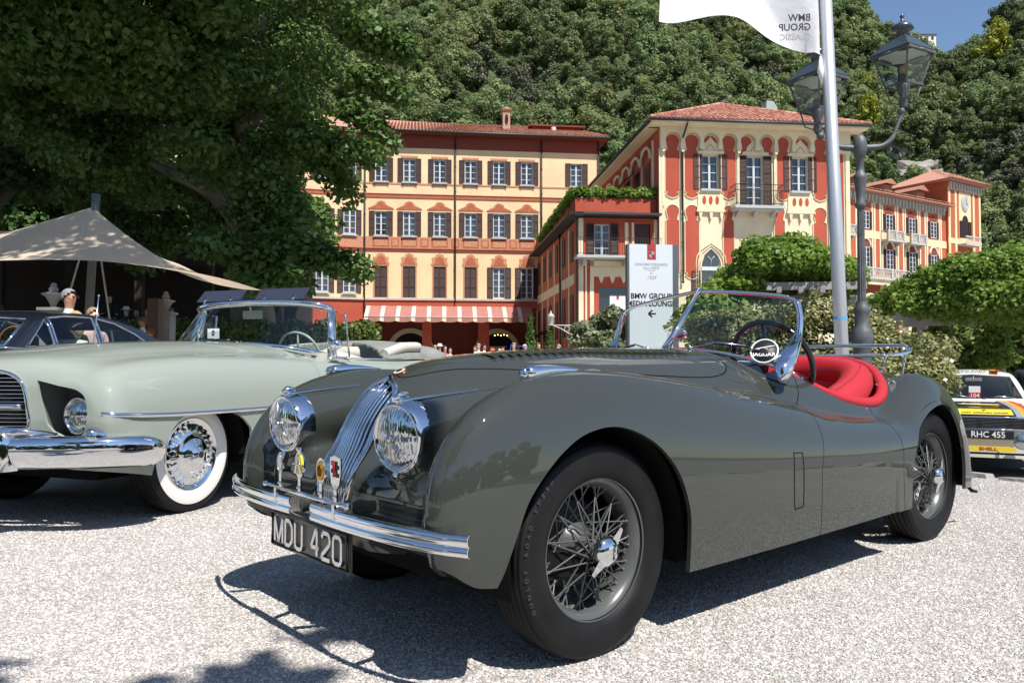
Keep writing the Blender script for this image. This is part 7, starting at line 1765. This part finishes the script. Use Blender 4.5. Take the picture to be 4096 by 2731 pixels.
# ------------------------------------------------------------------ totem sign, flagpole and flag, lamp post
SIGN_W = mat('sign_panel', (.62, .66, .70), .45); SIGN_E = mat('sign_edge', (.16, .18, .20), .4, .5)
tx, ty = 2.79, 16.0
sign = thing('totem_sign', 'tall pale grey totem sign reading media lounge with red crest and arrow', 'sign', (tx, ty, -.3), R(8))
m = MB(); m.box(-.46, .44, -.075, .075, 0, 3.64); m.build('panel', SIGN_W, sign)
m = MB(); m.box(-.50, -.46, -.08, .08, 0, 3.64); m.box(.44, .56, -.08, .08, 0, 3.64); m.build('edge_profile', SIGN_E, sign)
for s_, sz, z, sx in (('BMW GROUP', .150, 2.595, .94), ('MEDIA LOUNGE', .150, 2.445, .92)): text_obj(s_, sz, BLACK_P, sign, (-.01, -.078, z), (R(90), 0, 0), .001, bold=.0035, sx=sx)
GREY_P = mat('grey_print', (.30, .32, .34), .5)
for s_, sz, z in (("CONCORSO D'ELEGANZA", .070, 3.235), ("VILLA D'ESTE", .070, 3.16), ('dal', .05, 3.06)): text_obj(s_, sz, GREY_P, sign, (-.01, -.078, z), (R(90), 0, 0), .0006, sx=.82)
text_obj('1929', .10, GREY_P, sign, (-.01, -.078, 2.97), (R(90), 0, 0), .0006, shear=.3)
m = MB(); m.box(-.09, .09, -.079, -.0755, 3.335, 3.64); cr_ = m.build('crest_field', RED_P, sign)
m = MB(); m.prism([(-.055, 3.50), (.055, 3.50), (.055, 3.42), (.03, 3.375), (0, 3.36), (-.03, 3.375), (-.055, 3.42)], -.082, -.0795); m.build('crest_shield', mat('crest_gold', (.45, .30, .12), .5), cr_)
m = MB(); m.box(-.05, -.003, -.0845, -.0822, 3.44, 3.495); m.box(.003, .05, -.0845, -.0822, 3.375, 3.435); m.build('shield_quarter', BLUE_P, cr_)
m = MB(); m.prism([(-.06, 3.53), (.06, 3.53), (.07, 3.60), (.03, 3.57), (0, 3.615), (-.03, 3.57), (-.07, 3.60)], -.082, -.0795); m.build('crest_crown', mat('crest_brown', (.2, .08, .05), .5), cr_)
m = MB(); m.box(-.07, .085, -.079, -.0755, 2.235, 2.262); m.bar((-.07, -.0775, 2.248), (.01, -.0775, 2.32), .003, .03, up=(0, 0, 1)); m.bar((-.07, -.0775, 2.248), (.01, -.0775, 2.18), .003, .03, up=(0, 0, 1)); m.build('arrow', BLACK_P, sign)
m = MB(); m.box(-.07, .07, -.079, -.0755, 3.108, 3.112); m.build('rule', GREY_P, sign)

pole = thing('flagpole', 'pale aluminium flagpole rising beside the iron lamp post', 'pole', (3.12, 7.5, -.60))
m = MB(); m.tube([(.045, 0, 0), (-.04, 0, 2.4), (-.17, 0, 6.2)], [.063, .062, .056], 20); m.build('pole_shaft', STEEL_POLE, pole)
m = MB(); m.lathe([(.0645, 0), (.0645, .028)], (-.0243, 0, 1.955), 20); m.build('pole_band', mat('band_blue', (.12, .35, .62), .5), pole)
# flag: cloth hanging from the mast and blown to the left, seen from behind
FLAGM = mat('flag_cloth', (.80, .80, .82), .8, bump=(3, .3, .05)); flag = thing('flag', 'white flag with dark lettering blown left from the flagpole', 'flag', (2.93, 7.5, 3.88))
def flag_pt(u, v):      # u: 0 at the mast to 1 at the fly; v: 0 bottom edge to 1 top
    x = -1.50 * u - .02 * v; z = .345 * u ** .62 * (1.0) + .06 * math.sin(u * 9) * u + v * 2.6 * (1 - .25 * u) ; z = z if v > 0 else .385 * (1 - (1 - u) ** 1.9)
    z = .385 * (1 - (1 - u) ** 1.9) + v * (2.4 - .3 * u)
    y = .20 * math.sin(u * 8.5 + v * 5.0) * u ** .7 + .25 * max(0, .35 - abs(u * .9 - v * 1.4 - .12)) * (1 if u > .05 else 0)
    return (x, y, z)
m = MB(); NU, NV = 30, 30; vs = [flag_pt(i / NU, j / NV) for j in range(NV + 1) for i in range(NU + 1)]
m.add(vs, [(j * (NU + 1) + i, j * (NU + 1) + i + 1, (j + 1) * (NU + 1) + i + 1, (j + 1) * (NU + 1) + i) for j in range(NV) for i in range(NU)], True); m.build('cloth', FLAGM, flag, False)
for s_, sz, x, z in (('BMW', .095, -.10, .335), ('GROUP', .095, -.10, .245), ('CLASSIC', .085, -.10, .15)):
    o = text_obj(s_, sz, BLACK_P if s_ != 'CLASSIC' else GREY_P, flag, (x, -.045, z), (R(90), 0, 0), .0008, align='LEFT', bold=.002); o.scale = (-.92, 1, 1); o.rotation_euler = (R(90), 0, R(-5))
m = MB(); m.tube([(.0, 0, .0), (.06, 0, -.03), (.14, 0, -.02)], .008, 5); m.tube([(.01, 0, -.02), (.0, -.01, -.16), (.02, 0, -.28)], [.012, .03, .012], 6); m.build('rope', WHITE_P, flag)

lamp = thing('street_lamp', 'cast iron lamp post with two glass lanterns on curved arms', 'street lamp', (3.74, 8.5, -.60))
m = MB(); prof = [(.17, 0), (.17, .3), (.13, .36), (.13, .55), (.105, .60), (.105, .68), (.115, .72), (.135, .80), (.130, 1.0), (.112, 1.25), (.100, 1.40), (.125, 1.46), (.135, 1.52), (.12, 1.58), (.085, 1.62), (.09, 1.74), (.105, 1.77), (.075, 1.80), (.066, 1.84)]
prof = [(r * .86, h * 1.2) for r, h in prof]; m.lathe(prof, (0, 0, 0), 20); lb_ = m.build('lamp_base', IRON, lamp)
m = MB(); vs = []
for j, (r, h) in enumerate(((.045, 2.20), (.036, 3.20))):
    for k in range(24): t = 2 * math.pi * k / 24; q = r * (1 if k % 2 else .86); vs.append((q * math.cos(t), q * math.sin(t), h))
m.add(vs, [(k, (k + 1) % 24, 24 + (k + 1) % 24, 24 + k) for k in range(24)]); m.build('fluted_column', IRON, lamp)
m = MB(); m.lathe([(0.036, 3.200), (0.055, 3.220), (0.059, 3.250), (0.041, 3.280), (0.045, 3.370), (0.069, 3.520), (0.072, 3.560), (0.048, 3.580), (0.041, 3.620), (0.041, 3.740), (0.051, 3.750), (0.072, 3.820), (0.076, 3.880), (0.066, 3.950), (0.034, 3.995), (0.000, 4.005)], (0, 0, 0), 20); m.build('lamp_head', IRON, lamp)
m = MB()
for k in range(6):
    a = k * math.pi / 3
    for z0 in (1.02, 1.32):
        c, s = math.cos(a), math.sin(a); m.tube([(.135 * c, .135 * s, z0), (.145 * math.cos(a + .25), .145 * math.sin(a + .25), z0 + .1), (.125 * c, .125 * s, z0 + .2), (.14 * math.cos(a - .25), .14 * math.sin(a - .25), z0 + .1)], .014, 5, closed=True)
m.build('cast_leaves', IRON, lamp)
def lantern(dx, dy, z, kind_):
    m = MB(); a = (0.10 * (1 if dx > 0 else -1), 0, 3.86)
    m.tube(spl([(0, 0, 3.86), (dx * .45, dy * .45, 3.87), (dx * .72, dy * .72, 3.95), (dx * .86, dy * .86, 4.10), (dx, dy, z - .26)], 6), [.034] * 6 + [.028] * 8 + [.021] * 11, 8); m.ball((dx * .94, dy * .94, z - .27), .042, 10, 6); m.build('lamp_arm', IRON, lamp)
    L = link('lantern', None, lamp); L.location = (dx, dy, z); L.rotation_euler = (0, 0, R(28))
    bt, tp, h = .125, .205, .33
    m = MB()
    for sx in (-1, 1):
        for sy in (-1, 1): m.bar((sx * bt, sy * bt, 0), (sx * tp, sy * tp, h), .018)
    for r, zz, q in ((bt, 0, .018), (tp + .015, h, .028)):
        for i in range(4):
            c = [(-r, -r), (r, -r), (r, r), (-r, r)]; a_, b_ = c[i], c[(i + 1) % 4]; m.bar((*a_, zz), (*b_, zz), q)
    m.lathe([(.03, -.24), (.05, -.2), (.035, -.12), (.07, -.03), (.05, .12), (.0, .13)], (0, 0, 0), 10)
    for i in range(4):
        a_ = math.pi / 4 + i * math.pi / 2; m.tube([(.03 * math.cos(a_), .03 * math.sin(a_), -.2), (.13 * math.cos(a_), .13 * math.sin(a_), -.16), (bt * 1.4 * math.cos(a_), bt * 1.4 * math.sin(a_), 0)], .008, 5)
    m.build('lantern_frame', IRON, L)
    m = MB(); r2 = .085
    for i in range(4):
        c = [(-1, -1), (1, -1), (1, 1), (-1, 1)]; a_, b_ = c[i], c[(i + 1) % 4]
        m.add([(a_[0] * (tp + .03), a_[1] * (tp + .03), h + .02), (b_[0] * (tp + .03), b_[1] * (tp + .03), h + .02), (b_[0] * r2, b_[1] * r2, h + .19), (a_[0] * r2, a_[1] * r2, h + .19)], [(0, 1, 2, 3)])
    m.lathe([(.07, h + .17), (.062, h + .20), (.062, h + .27), (.115, h + .285), (.09, h + .33), (.04, h + .36), (.02, h + .38), (.015, h + .41), (.026, h + .43), (.0, h + .46)], (0, 0, 0), 16); m.build('lantern_roof', mat('lantern_roof', (.09, .11, .12), .35, .6) if 'lantern_roof' not in M else M['lantern_roof'], L)
    m = MB(); m.lathe([(tp * 1.18, h - .005), (tp * .9, h + .05), (.1, h + .09)], (0, 0, 0), 20); m.build('reflector', mat('reflector_white', (.55, .55, .5), .6) if 'reflector_white' not in M else M['reflector_white'], L)
    m = MB()
    for i in range(4):
        c = [(-1, -1), (1, -1), (1, 1), (-1, 1)]; a_, b_ = c[i], c[(i + 1) % 4]; m.add([(a_[0] * bt, a_[1] * bt, 0), (b_[0] * bt, b_[1] * bt, 0), (b_[0] * tp, b_[1] * tp, h), (a_[0] * tp, a_[1] * tp, h)], [(0, 1, 2, 3)])
    m.build('lantern_pane', GLASS, L, False)
    m = MB(); m.ball((0, 0, .17), .035, 8, 6, (1, 1, 1.4)); m.build('bulb', mat('bulb_amber', (.5, .28, .12), .4) if 'bulb_amber' not in M else M['bulb_amber'], L)
lantern(.465, -.02, 4.52, 0); lantern(-.43, .05, 4.27, 1)
# wall lantern on a scrolled bracket by the hotel entrance
wl = thing('wall_lantern', 'small wall lantern on scrolled iron bracket beside the hotel awning', 'lamp', (2.15, 44.0, 3.0))
m = MB(); m.box(-.14, .14, -.14, .14, .1, .14); m.lathe([(.12, .14), (.2, .55), (.22, .57), (.12, .72), (.05, .75), (.03, .9)], (0, 0, 0), 8); m.tube([(0, 0, .1), (1.4, .2, .1)], .03, 5); m.tube([(.1, 0, .1), (.6, .1, -.1), (1.0, .15, -.35), (1.4, .2, -.45)], .03, 5); m.tube([(.9 + .15 * math.cos(t), .13, -.1 + .15 * math.sin(t)) for t in np.linspace(0, 6.28, 13)[:-1]], .02, 4, closed=True); m.build('lantern_frame', STONE, wl)
# ------------------------------------------------------------------ stretched tent, gate piers, post
TENT = mat('tent_cloth', (.74, .63, .50), .85, noise=(1.2, .06))
nt = TENT.node_tree; tr_n = nt.nodes.new('ShaderNodeBsdfTranslucent'); tr_n.inputs[0].default_value = (.74, .60, .44, 1); mx_n = nt.nodes.new('ShaderNodeMixShader'); mx_n.inputs[0].default_value = .4
nt.links.new(nt.nodes['Principled BSDF'].outputs[0], mx_n.inputs[1]); nt.links.new(tr_n.outputs[0], mx_n.inputs[2]); nt.links.new(mx_n.outputs[0], nt.nodes['Material Output'].inputs[0])
tent = thing('stretch_tent', 'beige stretched tent rising to a point on a grey mast under the trees', 'tent', (0, 0, 0))
pk = Vector((-8.05, 15.2, 3.95)); edge_pts = spl([(-15.5, 14.5, 2.2), (-12.2, 13.4, 2.35), (-9.5, 13.2, 2.62), (-7.3, 13.3, 2.68), (-5.9, 13.3, 2.56), (-4.9, 13.3, 2.38), (-4.15, 13.2, 2.16)], 6)
back_pts = spl([(-15.5, 14.5, 2.2), (-14, 18, 3.4), (-10, 20.0, 3.75), (-8, 18.5, 3.35), (-5.6, 15.0, 2.5), (-4.15, 13.2, 2.16)], 9)
m = MB()
for E_ in (edge_pts, back_pts):
    NV = 10; vs = []
    for p in E_:
        for j in range(NV + 1):
            t = j / NV; q = p.lerp(pk, t); q.z = p.z + (pk.z - p.z) * t ** 1.55 - .04 * math.sin(t * math.pi); vs.append(q)
    m.add(vs, [(i * (NV + 1) + j, (i + 1) * (NV + 1) + j, (i + 1) * (NV + 1) + j + 1, i * (NV + 1) + j + 1) for i in range(len(E_) - 1) for j in range(NV)], True)
m.build('canopy', TENT, tent, False)
m = MB(); m.tube([(-8.05 - .12, 15.2, .0), (-7.98, 15.2, 4.2)], .075, 12); m.build('mast', mat('mast_grey', (.16, .18, .19), .5, .3), tent)
m = MB(); m.tube([(-8.02, 15.2, 3.9), (-8.55, 14.5, .5)], .018, 5); m.tube([(-8.02, 15.2, 3.9), (-7.0, 14.2, .6)], .018, 5); m.build('guy_rope', STONE, tent)
UST = mat('urn_stone', (.24, .23, .21), .9, noise=(5, .2))
def finial(label, loc, s=1.0):
    t = thing('gate_pier', label, 'stone pier', loc); m = MB(); m.box(-.24 * s, .24 * s, -.24 * s, .24 * s, -1.2, 1.45 * s); m.box(-.30 * s, .30 * s, -.30 * s, .30 * s, 1.45 * s, 1.53 * s); m.build('pier', UST, t)
    m = MB(); m.lathe([(.10, 1.53), (.07, 1.58), (.12, 1.70), (.20, 1.84), (.30, 1.90), (.31, 1.93), (.18, 1.96), (.10, 1.99), (.13, 2.05), (.11, 2.10), (.07, 2.12), (.09, 2.16), (.06, 2.22), (.0, 2.25)], (0, 0, 0), 16, scale=s); m.build('urn', UST, t)
finial('pale stone gate pier with urn finial under the tent near the grey-haired man', (-7.5, 13.0, .97), .58); finial('shaded stone gate pier with urn finial behind the brown post', (-7.4, 17.0, 1.1), .62)
o = thing('wooden_post', 'square brown post standing in front of the clipped hedge', 'post', (-7.0, 15.6, .1)); m = MB(); m.box(-.11, .11, -.11, .11, 0, 2.12); m.build('post_shaft', mat('post_brown', (.07, .045, .03), .6), o)

# added dark backdrop, its colour standing for the deep shade under the trees
DKW = mat('backdrop_shade_dark', (.030, .022, .018), .9)
pv = thing('shade_backdrop_pavilion', 'added dark backdrop pavilion standing for deep shade beneath the trees behind the tent', 'building', (0, 0, 0))
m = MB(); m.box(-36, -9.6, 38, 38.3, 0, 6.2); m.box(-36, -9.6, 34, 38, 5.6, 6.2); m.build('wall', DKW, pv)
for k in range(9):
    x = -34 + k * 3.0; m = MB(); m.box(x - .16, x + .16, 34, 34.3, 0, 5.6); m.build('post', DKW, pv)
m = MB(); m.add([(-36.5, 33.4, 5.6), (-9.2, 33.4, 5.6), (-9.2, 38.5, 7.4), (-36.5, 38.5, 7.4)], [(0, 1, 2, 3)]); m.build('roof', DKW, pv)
# ------------------------------------------------------------------ people
def body_mesh(name, pose):
    """one continuous figure: joints with radii, skinned; origin at the feet, facing -Y"""
    J = dict(pel=(0, 0, .95), wst=(0, 0, 1.08), chs=(0, .0, 1.28), nk0=(0, .01, 1.46), nk1=(0, -.005, 1.53), hd0=(0, -.012, 1.60), hd1=(0, -.012, 1.68), hd2=(0, -.005, 1.75),
             shl=(.17, 0, 1.42), ell=(.22, .02, 1.14), wrl=(.22, -.05, .90), hnl=(.215, -.07, .81), shr=(-.17, 0, 1.42), elr=(-.22, .02, 1.14), wrr=(-.22, -.05, .90), hnr=(-.215, -.07, .81),
             hpl=(.09, 0, .90), knl=(.10, -.02, .50), anl=(.10, .02, .09), ftl=(.11, -.14, .03), hpr=(-.09, 0, .90), knr=(-.10, -.02, .50), anr=(-.10, .02, .09), ftr=(-.11, -.14, .03))
    if pose == 'hold':
        J.update(ell=(.22, -.02, 1.16), wrl=(.10, -.26, 1.22), hnl=(.04, -.30, 1.27), elr=(-.22, -.02, 1.16), wrr=(-.10, -.26, 1.22), hnr=(-.04, -.30, 1.27))
    if pose == 'sit':
        for k in ('pel', 'wst', 'chs', 'nk0', 'nk1', 'hd0', 'hd1', 'hd2', 'shl', 'ell', 'shr', 'elr', 'hpl', 'hpr'): J[k] = (J[k][0], J[k][1], J[k][2] - .45)
        J.update(knl=(.12, -.44, .50), anl=(.12, -.42, .09), ftl=(.12, -.56, .03), knr=(-.12, -.44, .50), anr=(-.12, -.42, .09), ftr=(-.12, -.56, .03), wrl=(.16, -.28, .66), hnl=(.10, -.36, .68), wrr=(-.16, -.28, .66), hnr=(-.10, -.36, .68))
    Rr = dict(pel=(.15, .11), wst=(.135, .10), chs=(.155, .115), nk0=(.075, .06), nk1=(.052, .055), hd0=(.068, .080), hd1=(.076, .096), hd2=(.055, .07), hp=(.085, .09), kn=(.055, .06), an=(.04, .045), ft=(.042, .03), sh=(.065, .065), el=(.042, .045), wr=(.03, .03), hn=(.028, .04))
    names = list(J); E = [('pel', 'wst'), ('wst', 'chs'), ('chs', 'nk0'), ('nk0', 'nk1'), ('nk1', 'hd0'), ('hd0', 'hd1'), ('hd1', 'hd2')]
    for s in 'lr': E += [('pel', 'hp' + s), ('hp' + s, 'kn' + s), ('kn' + s, 'an' + s), ('an' + s, 'ft' + s), ('chs', 'sh' + s), ('sh' + s, 'el' + s), ('el' + s, 'wr' + s), ('wr' + s, 'hn' + s)]
    me = bpy.data.meshes.new('skeleton'); me.from_pydata([J[n] for n in names], [(names.index(a), names.index(b)) for a, b in E], []); o = link('skeleton', me)
    sk = o.modifiers.new('skin', 'SKIN'); sk.use_smooth_shade = True
    for i, n in enumerate(names): me.skin_vertices[0].data[i].radius = Rr[n] if n in Rr else Rr[n[:2]]; me.skin_vertices[0].data[i].use_root = n == 'pel'
    o.modifiers.new('sub', 'SUBSURF').levels = 1
    dg = bpy.context.evaluated_depsgraph_get(); out = bpy.data.meshes.new_from_object(o.evaluated_get(dg)); out.name = name; bpy.data.objects.remove(o)
    # a nose and ears drawn out of the head
    hz = J['hd1'][2] - .03
    for v in out.vertices:
        c = v.co
        if abs(c.x) < .03 and c.y < J['hd1'][1] - .075 and abs(c.z - hz) < .035: c.y -= .022
        if abs(abs(c.x) - .07) < .02 and abs(c.z - hz) < .03 and abs(c.y) < .03: c.x *= 1.12
    out.materials.clear()
    for m_ in (SKIN, WHITE_P, BLACK_P, BLACK): out.materials.append(m_)
    sit = pose == 'sit'
    for p in out.polygons:
        c = p.center; zn = J['nk0'][2]; mi = 1
        arm = abs(c.x) > .185 or (c.y < -.13 and c.z > (J['pel'][2] - .02) and abs(c.x) < .26)
        if c.z > zn + .05: mi = 0
        elif arm and c.z < J['ell'][2] + .02 and c.z > .55: mi = 0
        elif c.z < J['pel'][2] + (.02 if not sit else .06) and not (arm and c.z > .55 and not sit and abs(c.x) > .185): mi = 2
        if c.z < .08: mi = 3
        p.material_index = mi
    return out
BODY = {k: body_mesh('body', k) for k in ('stand', 'hold', 'sit')}
def cloth(c): 
    k = 'cloth_%02x%02x%02x' % tuple(int(255 * min(1, q)) for q in c); return M.get(k) or mat(k, c, .85, noise=(8, .12))
HZ = {'stand': 1.68, 'hold': 1.68, 'sit': 1.23}
def hair_mesh(long_):
    m = MB(); V0 = len(m.v); m.ball((0, .012, .003), .104, 14, 10, (.86, 1.08, 1.02))
    keep = [i for i, v in enumerate(m.v) if v[2] > .052 - (v[1] + .1) * .95]
    ks = set(keep); m2 = MB(); F = [f for f in m.f if all(i in ks for i in f)]; m2.add(m.v, F, True)
    if long_: m2.tube([(0, .05, .03), (0, .085, -.08), (0, .08, -.22), (0, .07, -.30)], [.085, .09, .085, .05], 10, flat=(1.05, .55))
    return m2
def person(label, loc, rz, pose='stand', shirt=(.8, .8, .8), legs=(.03, .03, .04), hair=(.05, .035, .025), hat=None, long_=False, tan=False, glasses=False, s=1.0, group=None):
    t = thing('person', label, 'person', loc, rz, group); t.scale = (s, s, s)
    b = pmesh('body', BODY[pose], t)
    for i, m_ in enumerate((SKIN_T if tan else SKIN, cloth(shirt), cloth(legs), BLACK)): b.material_slots[i].link = 'OBJECT'; b.material_slots[i].material = m_
    z = HZ[pose]
    if hair: h = hair_mesh(long_).build('hair', cloth(hair), t, True); h.location = (0, -.005, z + .02)
    m = MB()
    for sx in (-.028, .028): m.ball((sx, -.1, 0), .011, 8, 5)
    e_ = m.build('eyes', BLACK_P, t); e_.location = (0, -.002, z + .005)
    if hat:
        m = MB(); m.lathe([(.0, .13), (.07, .125), (.095, .08), (.10, .04), (.165, .025), (.165, .018), (.09, .02)], (0, 0, 0), 18); h = m.build('hat', cloth(hat), t); h.location = (0, 0, z + .02)
    if glasses:
        m = MB()
        for sx in (-.034, .034): m.tube([(sx + .026 * math.cos(q), -.113, .017 * math.sin(q)) for q in np.linspace(0, 6.28, 13)[:-1]], .0035, 5, closed=True)
        m.tube([(.06, -.11, .005), (.085, .0, .01)], .003, 4); m.tube([(-.06, -.11, .005), (-.085, .0, .01)], .003, 4); g_ = m.build('glasses', BLACK_P, t); g_.location = (0, 0, z + .008)
    return t
def at(u, d, z=0): return ((u - 1176) / 1829 * d, d, z)
# under the tent and along the hedge
m = MB(); m.box(-30, -6.5, 23.4, 34, -.2, 1.38); o = m.build('garden_terrace', STONE, None); o['kind'] = 'structure'
person('grey-haired man in glasses and white shirt standing by the tent mast', at(157, 11.3, .17), R(75), 'stand', (.75, .76, .78), (.05, .06, .09), (.24, .24, .235), tan=True, glasses=True, s=1.02)
person('man in a white shirt in profile beside the brown post', at(327, 20.4, .30), R(-70), 'stand', (.85, .85, .85), (.06, .07, .12), (.16, .10, .06), tan=True, s=1.03)
person('woman with long auburn hair in sunglasses just above the green bonnet', at(345, 15.5, -.02), R(-60), 'stand', (.10, .05, .04), (.03, .03, .03), (.22, .085, .03), long_=True, glasses=True, s=.92)
person('blonde woman in black seen through the coupe window', at(172, 11.0, .05), R(-110), 'stand', (.012, .012, .015), (.02, .02, .02), (.40, .26, .13), long_=True, s=.90)
person('man in a pink shirt behind the coupe, beside the blonde woman', at(213, 11.6, -.02), R(60), 'hold', (.60, .38, .36), (.05, .05, .07), (.30, .20, .12), s=.99)
person('dark-clothed waiter standing in deep shade behind the tent rope', at(250, 25.5, 1.38), R(30), 'hold', (.015, .015, .018), (.01, .01, .012), (.02, .015, .01))
for u, d, lab, kw in ((289, 25, 'guest in a white sun hat seated behind the hedge', dict(shirt=(.03, .04, .07), hat=(.7, .68, .6))), (312, 25.4, 'seated guest in black between the sun hat and the mustard shirt', dict(shirt=(.02, .02, .02))), (338, 25.2, 'seated guest in a mustard shirt behind the hedge near the post', dict(shirt=(.30, .18, .03))), (366, 25.5, 'seated guest in a grey shirt right of the brown post', dict(shirt=(.16, .17, .2), hair=(.12, .11, .1))), (392, 25.2, 'seated guest in a dark jacket at the right end of the hedge', dict(shirt=(.02, .022, .035), hair=(.3, .27, .24)))):
    person(lab, at(u, d, 1.38), R(rnd.uniform(-40, 40)), 'sit', legs=(.03, .03, .04), group='guests seated behind the hedge', **kw)
# crowd before the hotel
for u, d, lab, kw in ((1000, 33, 'bald man in sunglasses and dark polo behind the folded soft top', dict(shirt=(.05, .07, .13), hair=None, tan=True, glasses=True)), (1010, 34, 'person in a white bucket hat behind the bald man', dict(shirt=(.25, .3, .42), hat=(.85, .85, .84), pose='stand')), (1022, 33, 'person with dark hair and bag strap right of the white hat', dict(shirt=(.30, .12, .10), hair=(.03, .02, .02), s=.96)), (1034, 32, 'dark-haired woman bending, right of the bag strap', dict(shirt=(.6, .5, .42), hair=(.02, .015, .01), long_=True, s=.9, pose='hold')),
        (1091, 35, 'brown-haired person left of the grey-haired man at the hotel door', dict(shirt=(.5, .5, .5), hair=(.12, .07, .04), s=.97)), (1099, 33, 'grey-haired man in a white shirt looking at the hotel door', dict(shirt=(.8, .8, .82), hair=(.38, .37, .36))), (1112, 34, 'dark-haired man in a bright white shirt facing the cars', dict(shirt=(.85, .85, .85), hair=(.02, .015, .012), tan=True)),
        (1131, 33, 'child wearing an orange-red cap', dict(shirt=(.5, .5, .5), hair=None, hat=(.75, .12, .08), s=.88)), (1147, 33, 'small child with fair hair', dict(shirt=(.7, .7, .6), hair=(.55, .45, .25), s=.88)), (1155, 35, 'man in a pale shirt beside the fair-haired child', dict(shirt=(.7, .75, .8), hair=(.05, .04, .03), s=.95)), (1180, 31, 'balding sunburnt man right of the hotel door', dict(shirt=(.4, .45, .5), hair=(.35, .28, .22), tan=False, s=.99)), (1206, 36, 'person with white hair near the dark cypress', dict(shirt=(.7, .7, .7), hair=(.75, .73, .7), s=1.02)), (1237, 30, 'brown-haired person just above the grey bonnet', dict(shirt=(.2, .2, .2), hair=(.16, .12, .09), s=.97)), (1283, 30, 'fair-haired head just showing over the grey bonnet', dict(shirt=(.3, .3, .3), hair=(.3, .25, .2), s=.94))):
    z = 0; kw.setdefault('legs', (.06, .07, .1)); person(lab, at(u, d, z), R(rnd.uniform(-60, 60)), group='people outside the hotel', **kw)
person('man in a dark suit with a badge at the right edge beside the rally car', at(2362, 13.6, -.60), R(-25), 'stand', (.012, .013, .02), (.012, .012, .015), (.03, .02, .015), tan=True)
cf = thing('folding_chair_frame', 'bright blue tubular frame carried beside the balding man', 'chair', at(1187, 31.5, 0)); m = MB()
for y in (0, .4): m.tube([(-.35, y, .9), (-.22, y, 1.72), (-.1, y, 1.74)], .022, 6); m.tube([(.0, y, 1.66), (.42, y, 1.66), (.38, y, .8)], .022, 6)
m.tube([(-.22, 0, 1.72), (-.22, .4, 1.72)], .02, 6); m.build('tubes', mat('blue_tube', (.02, .10, .55), .4), cf)
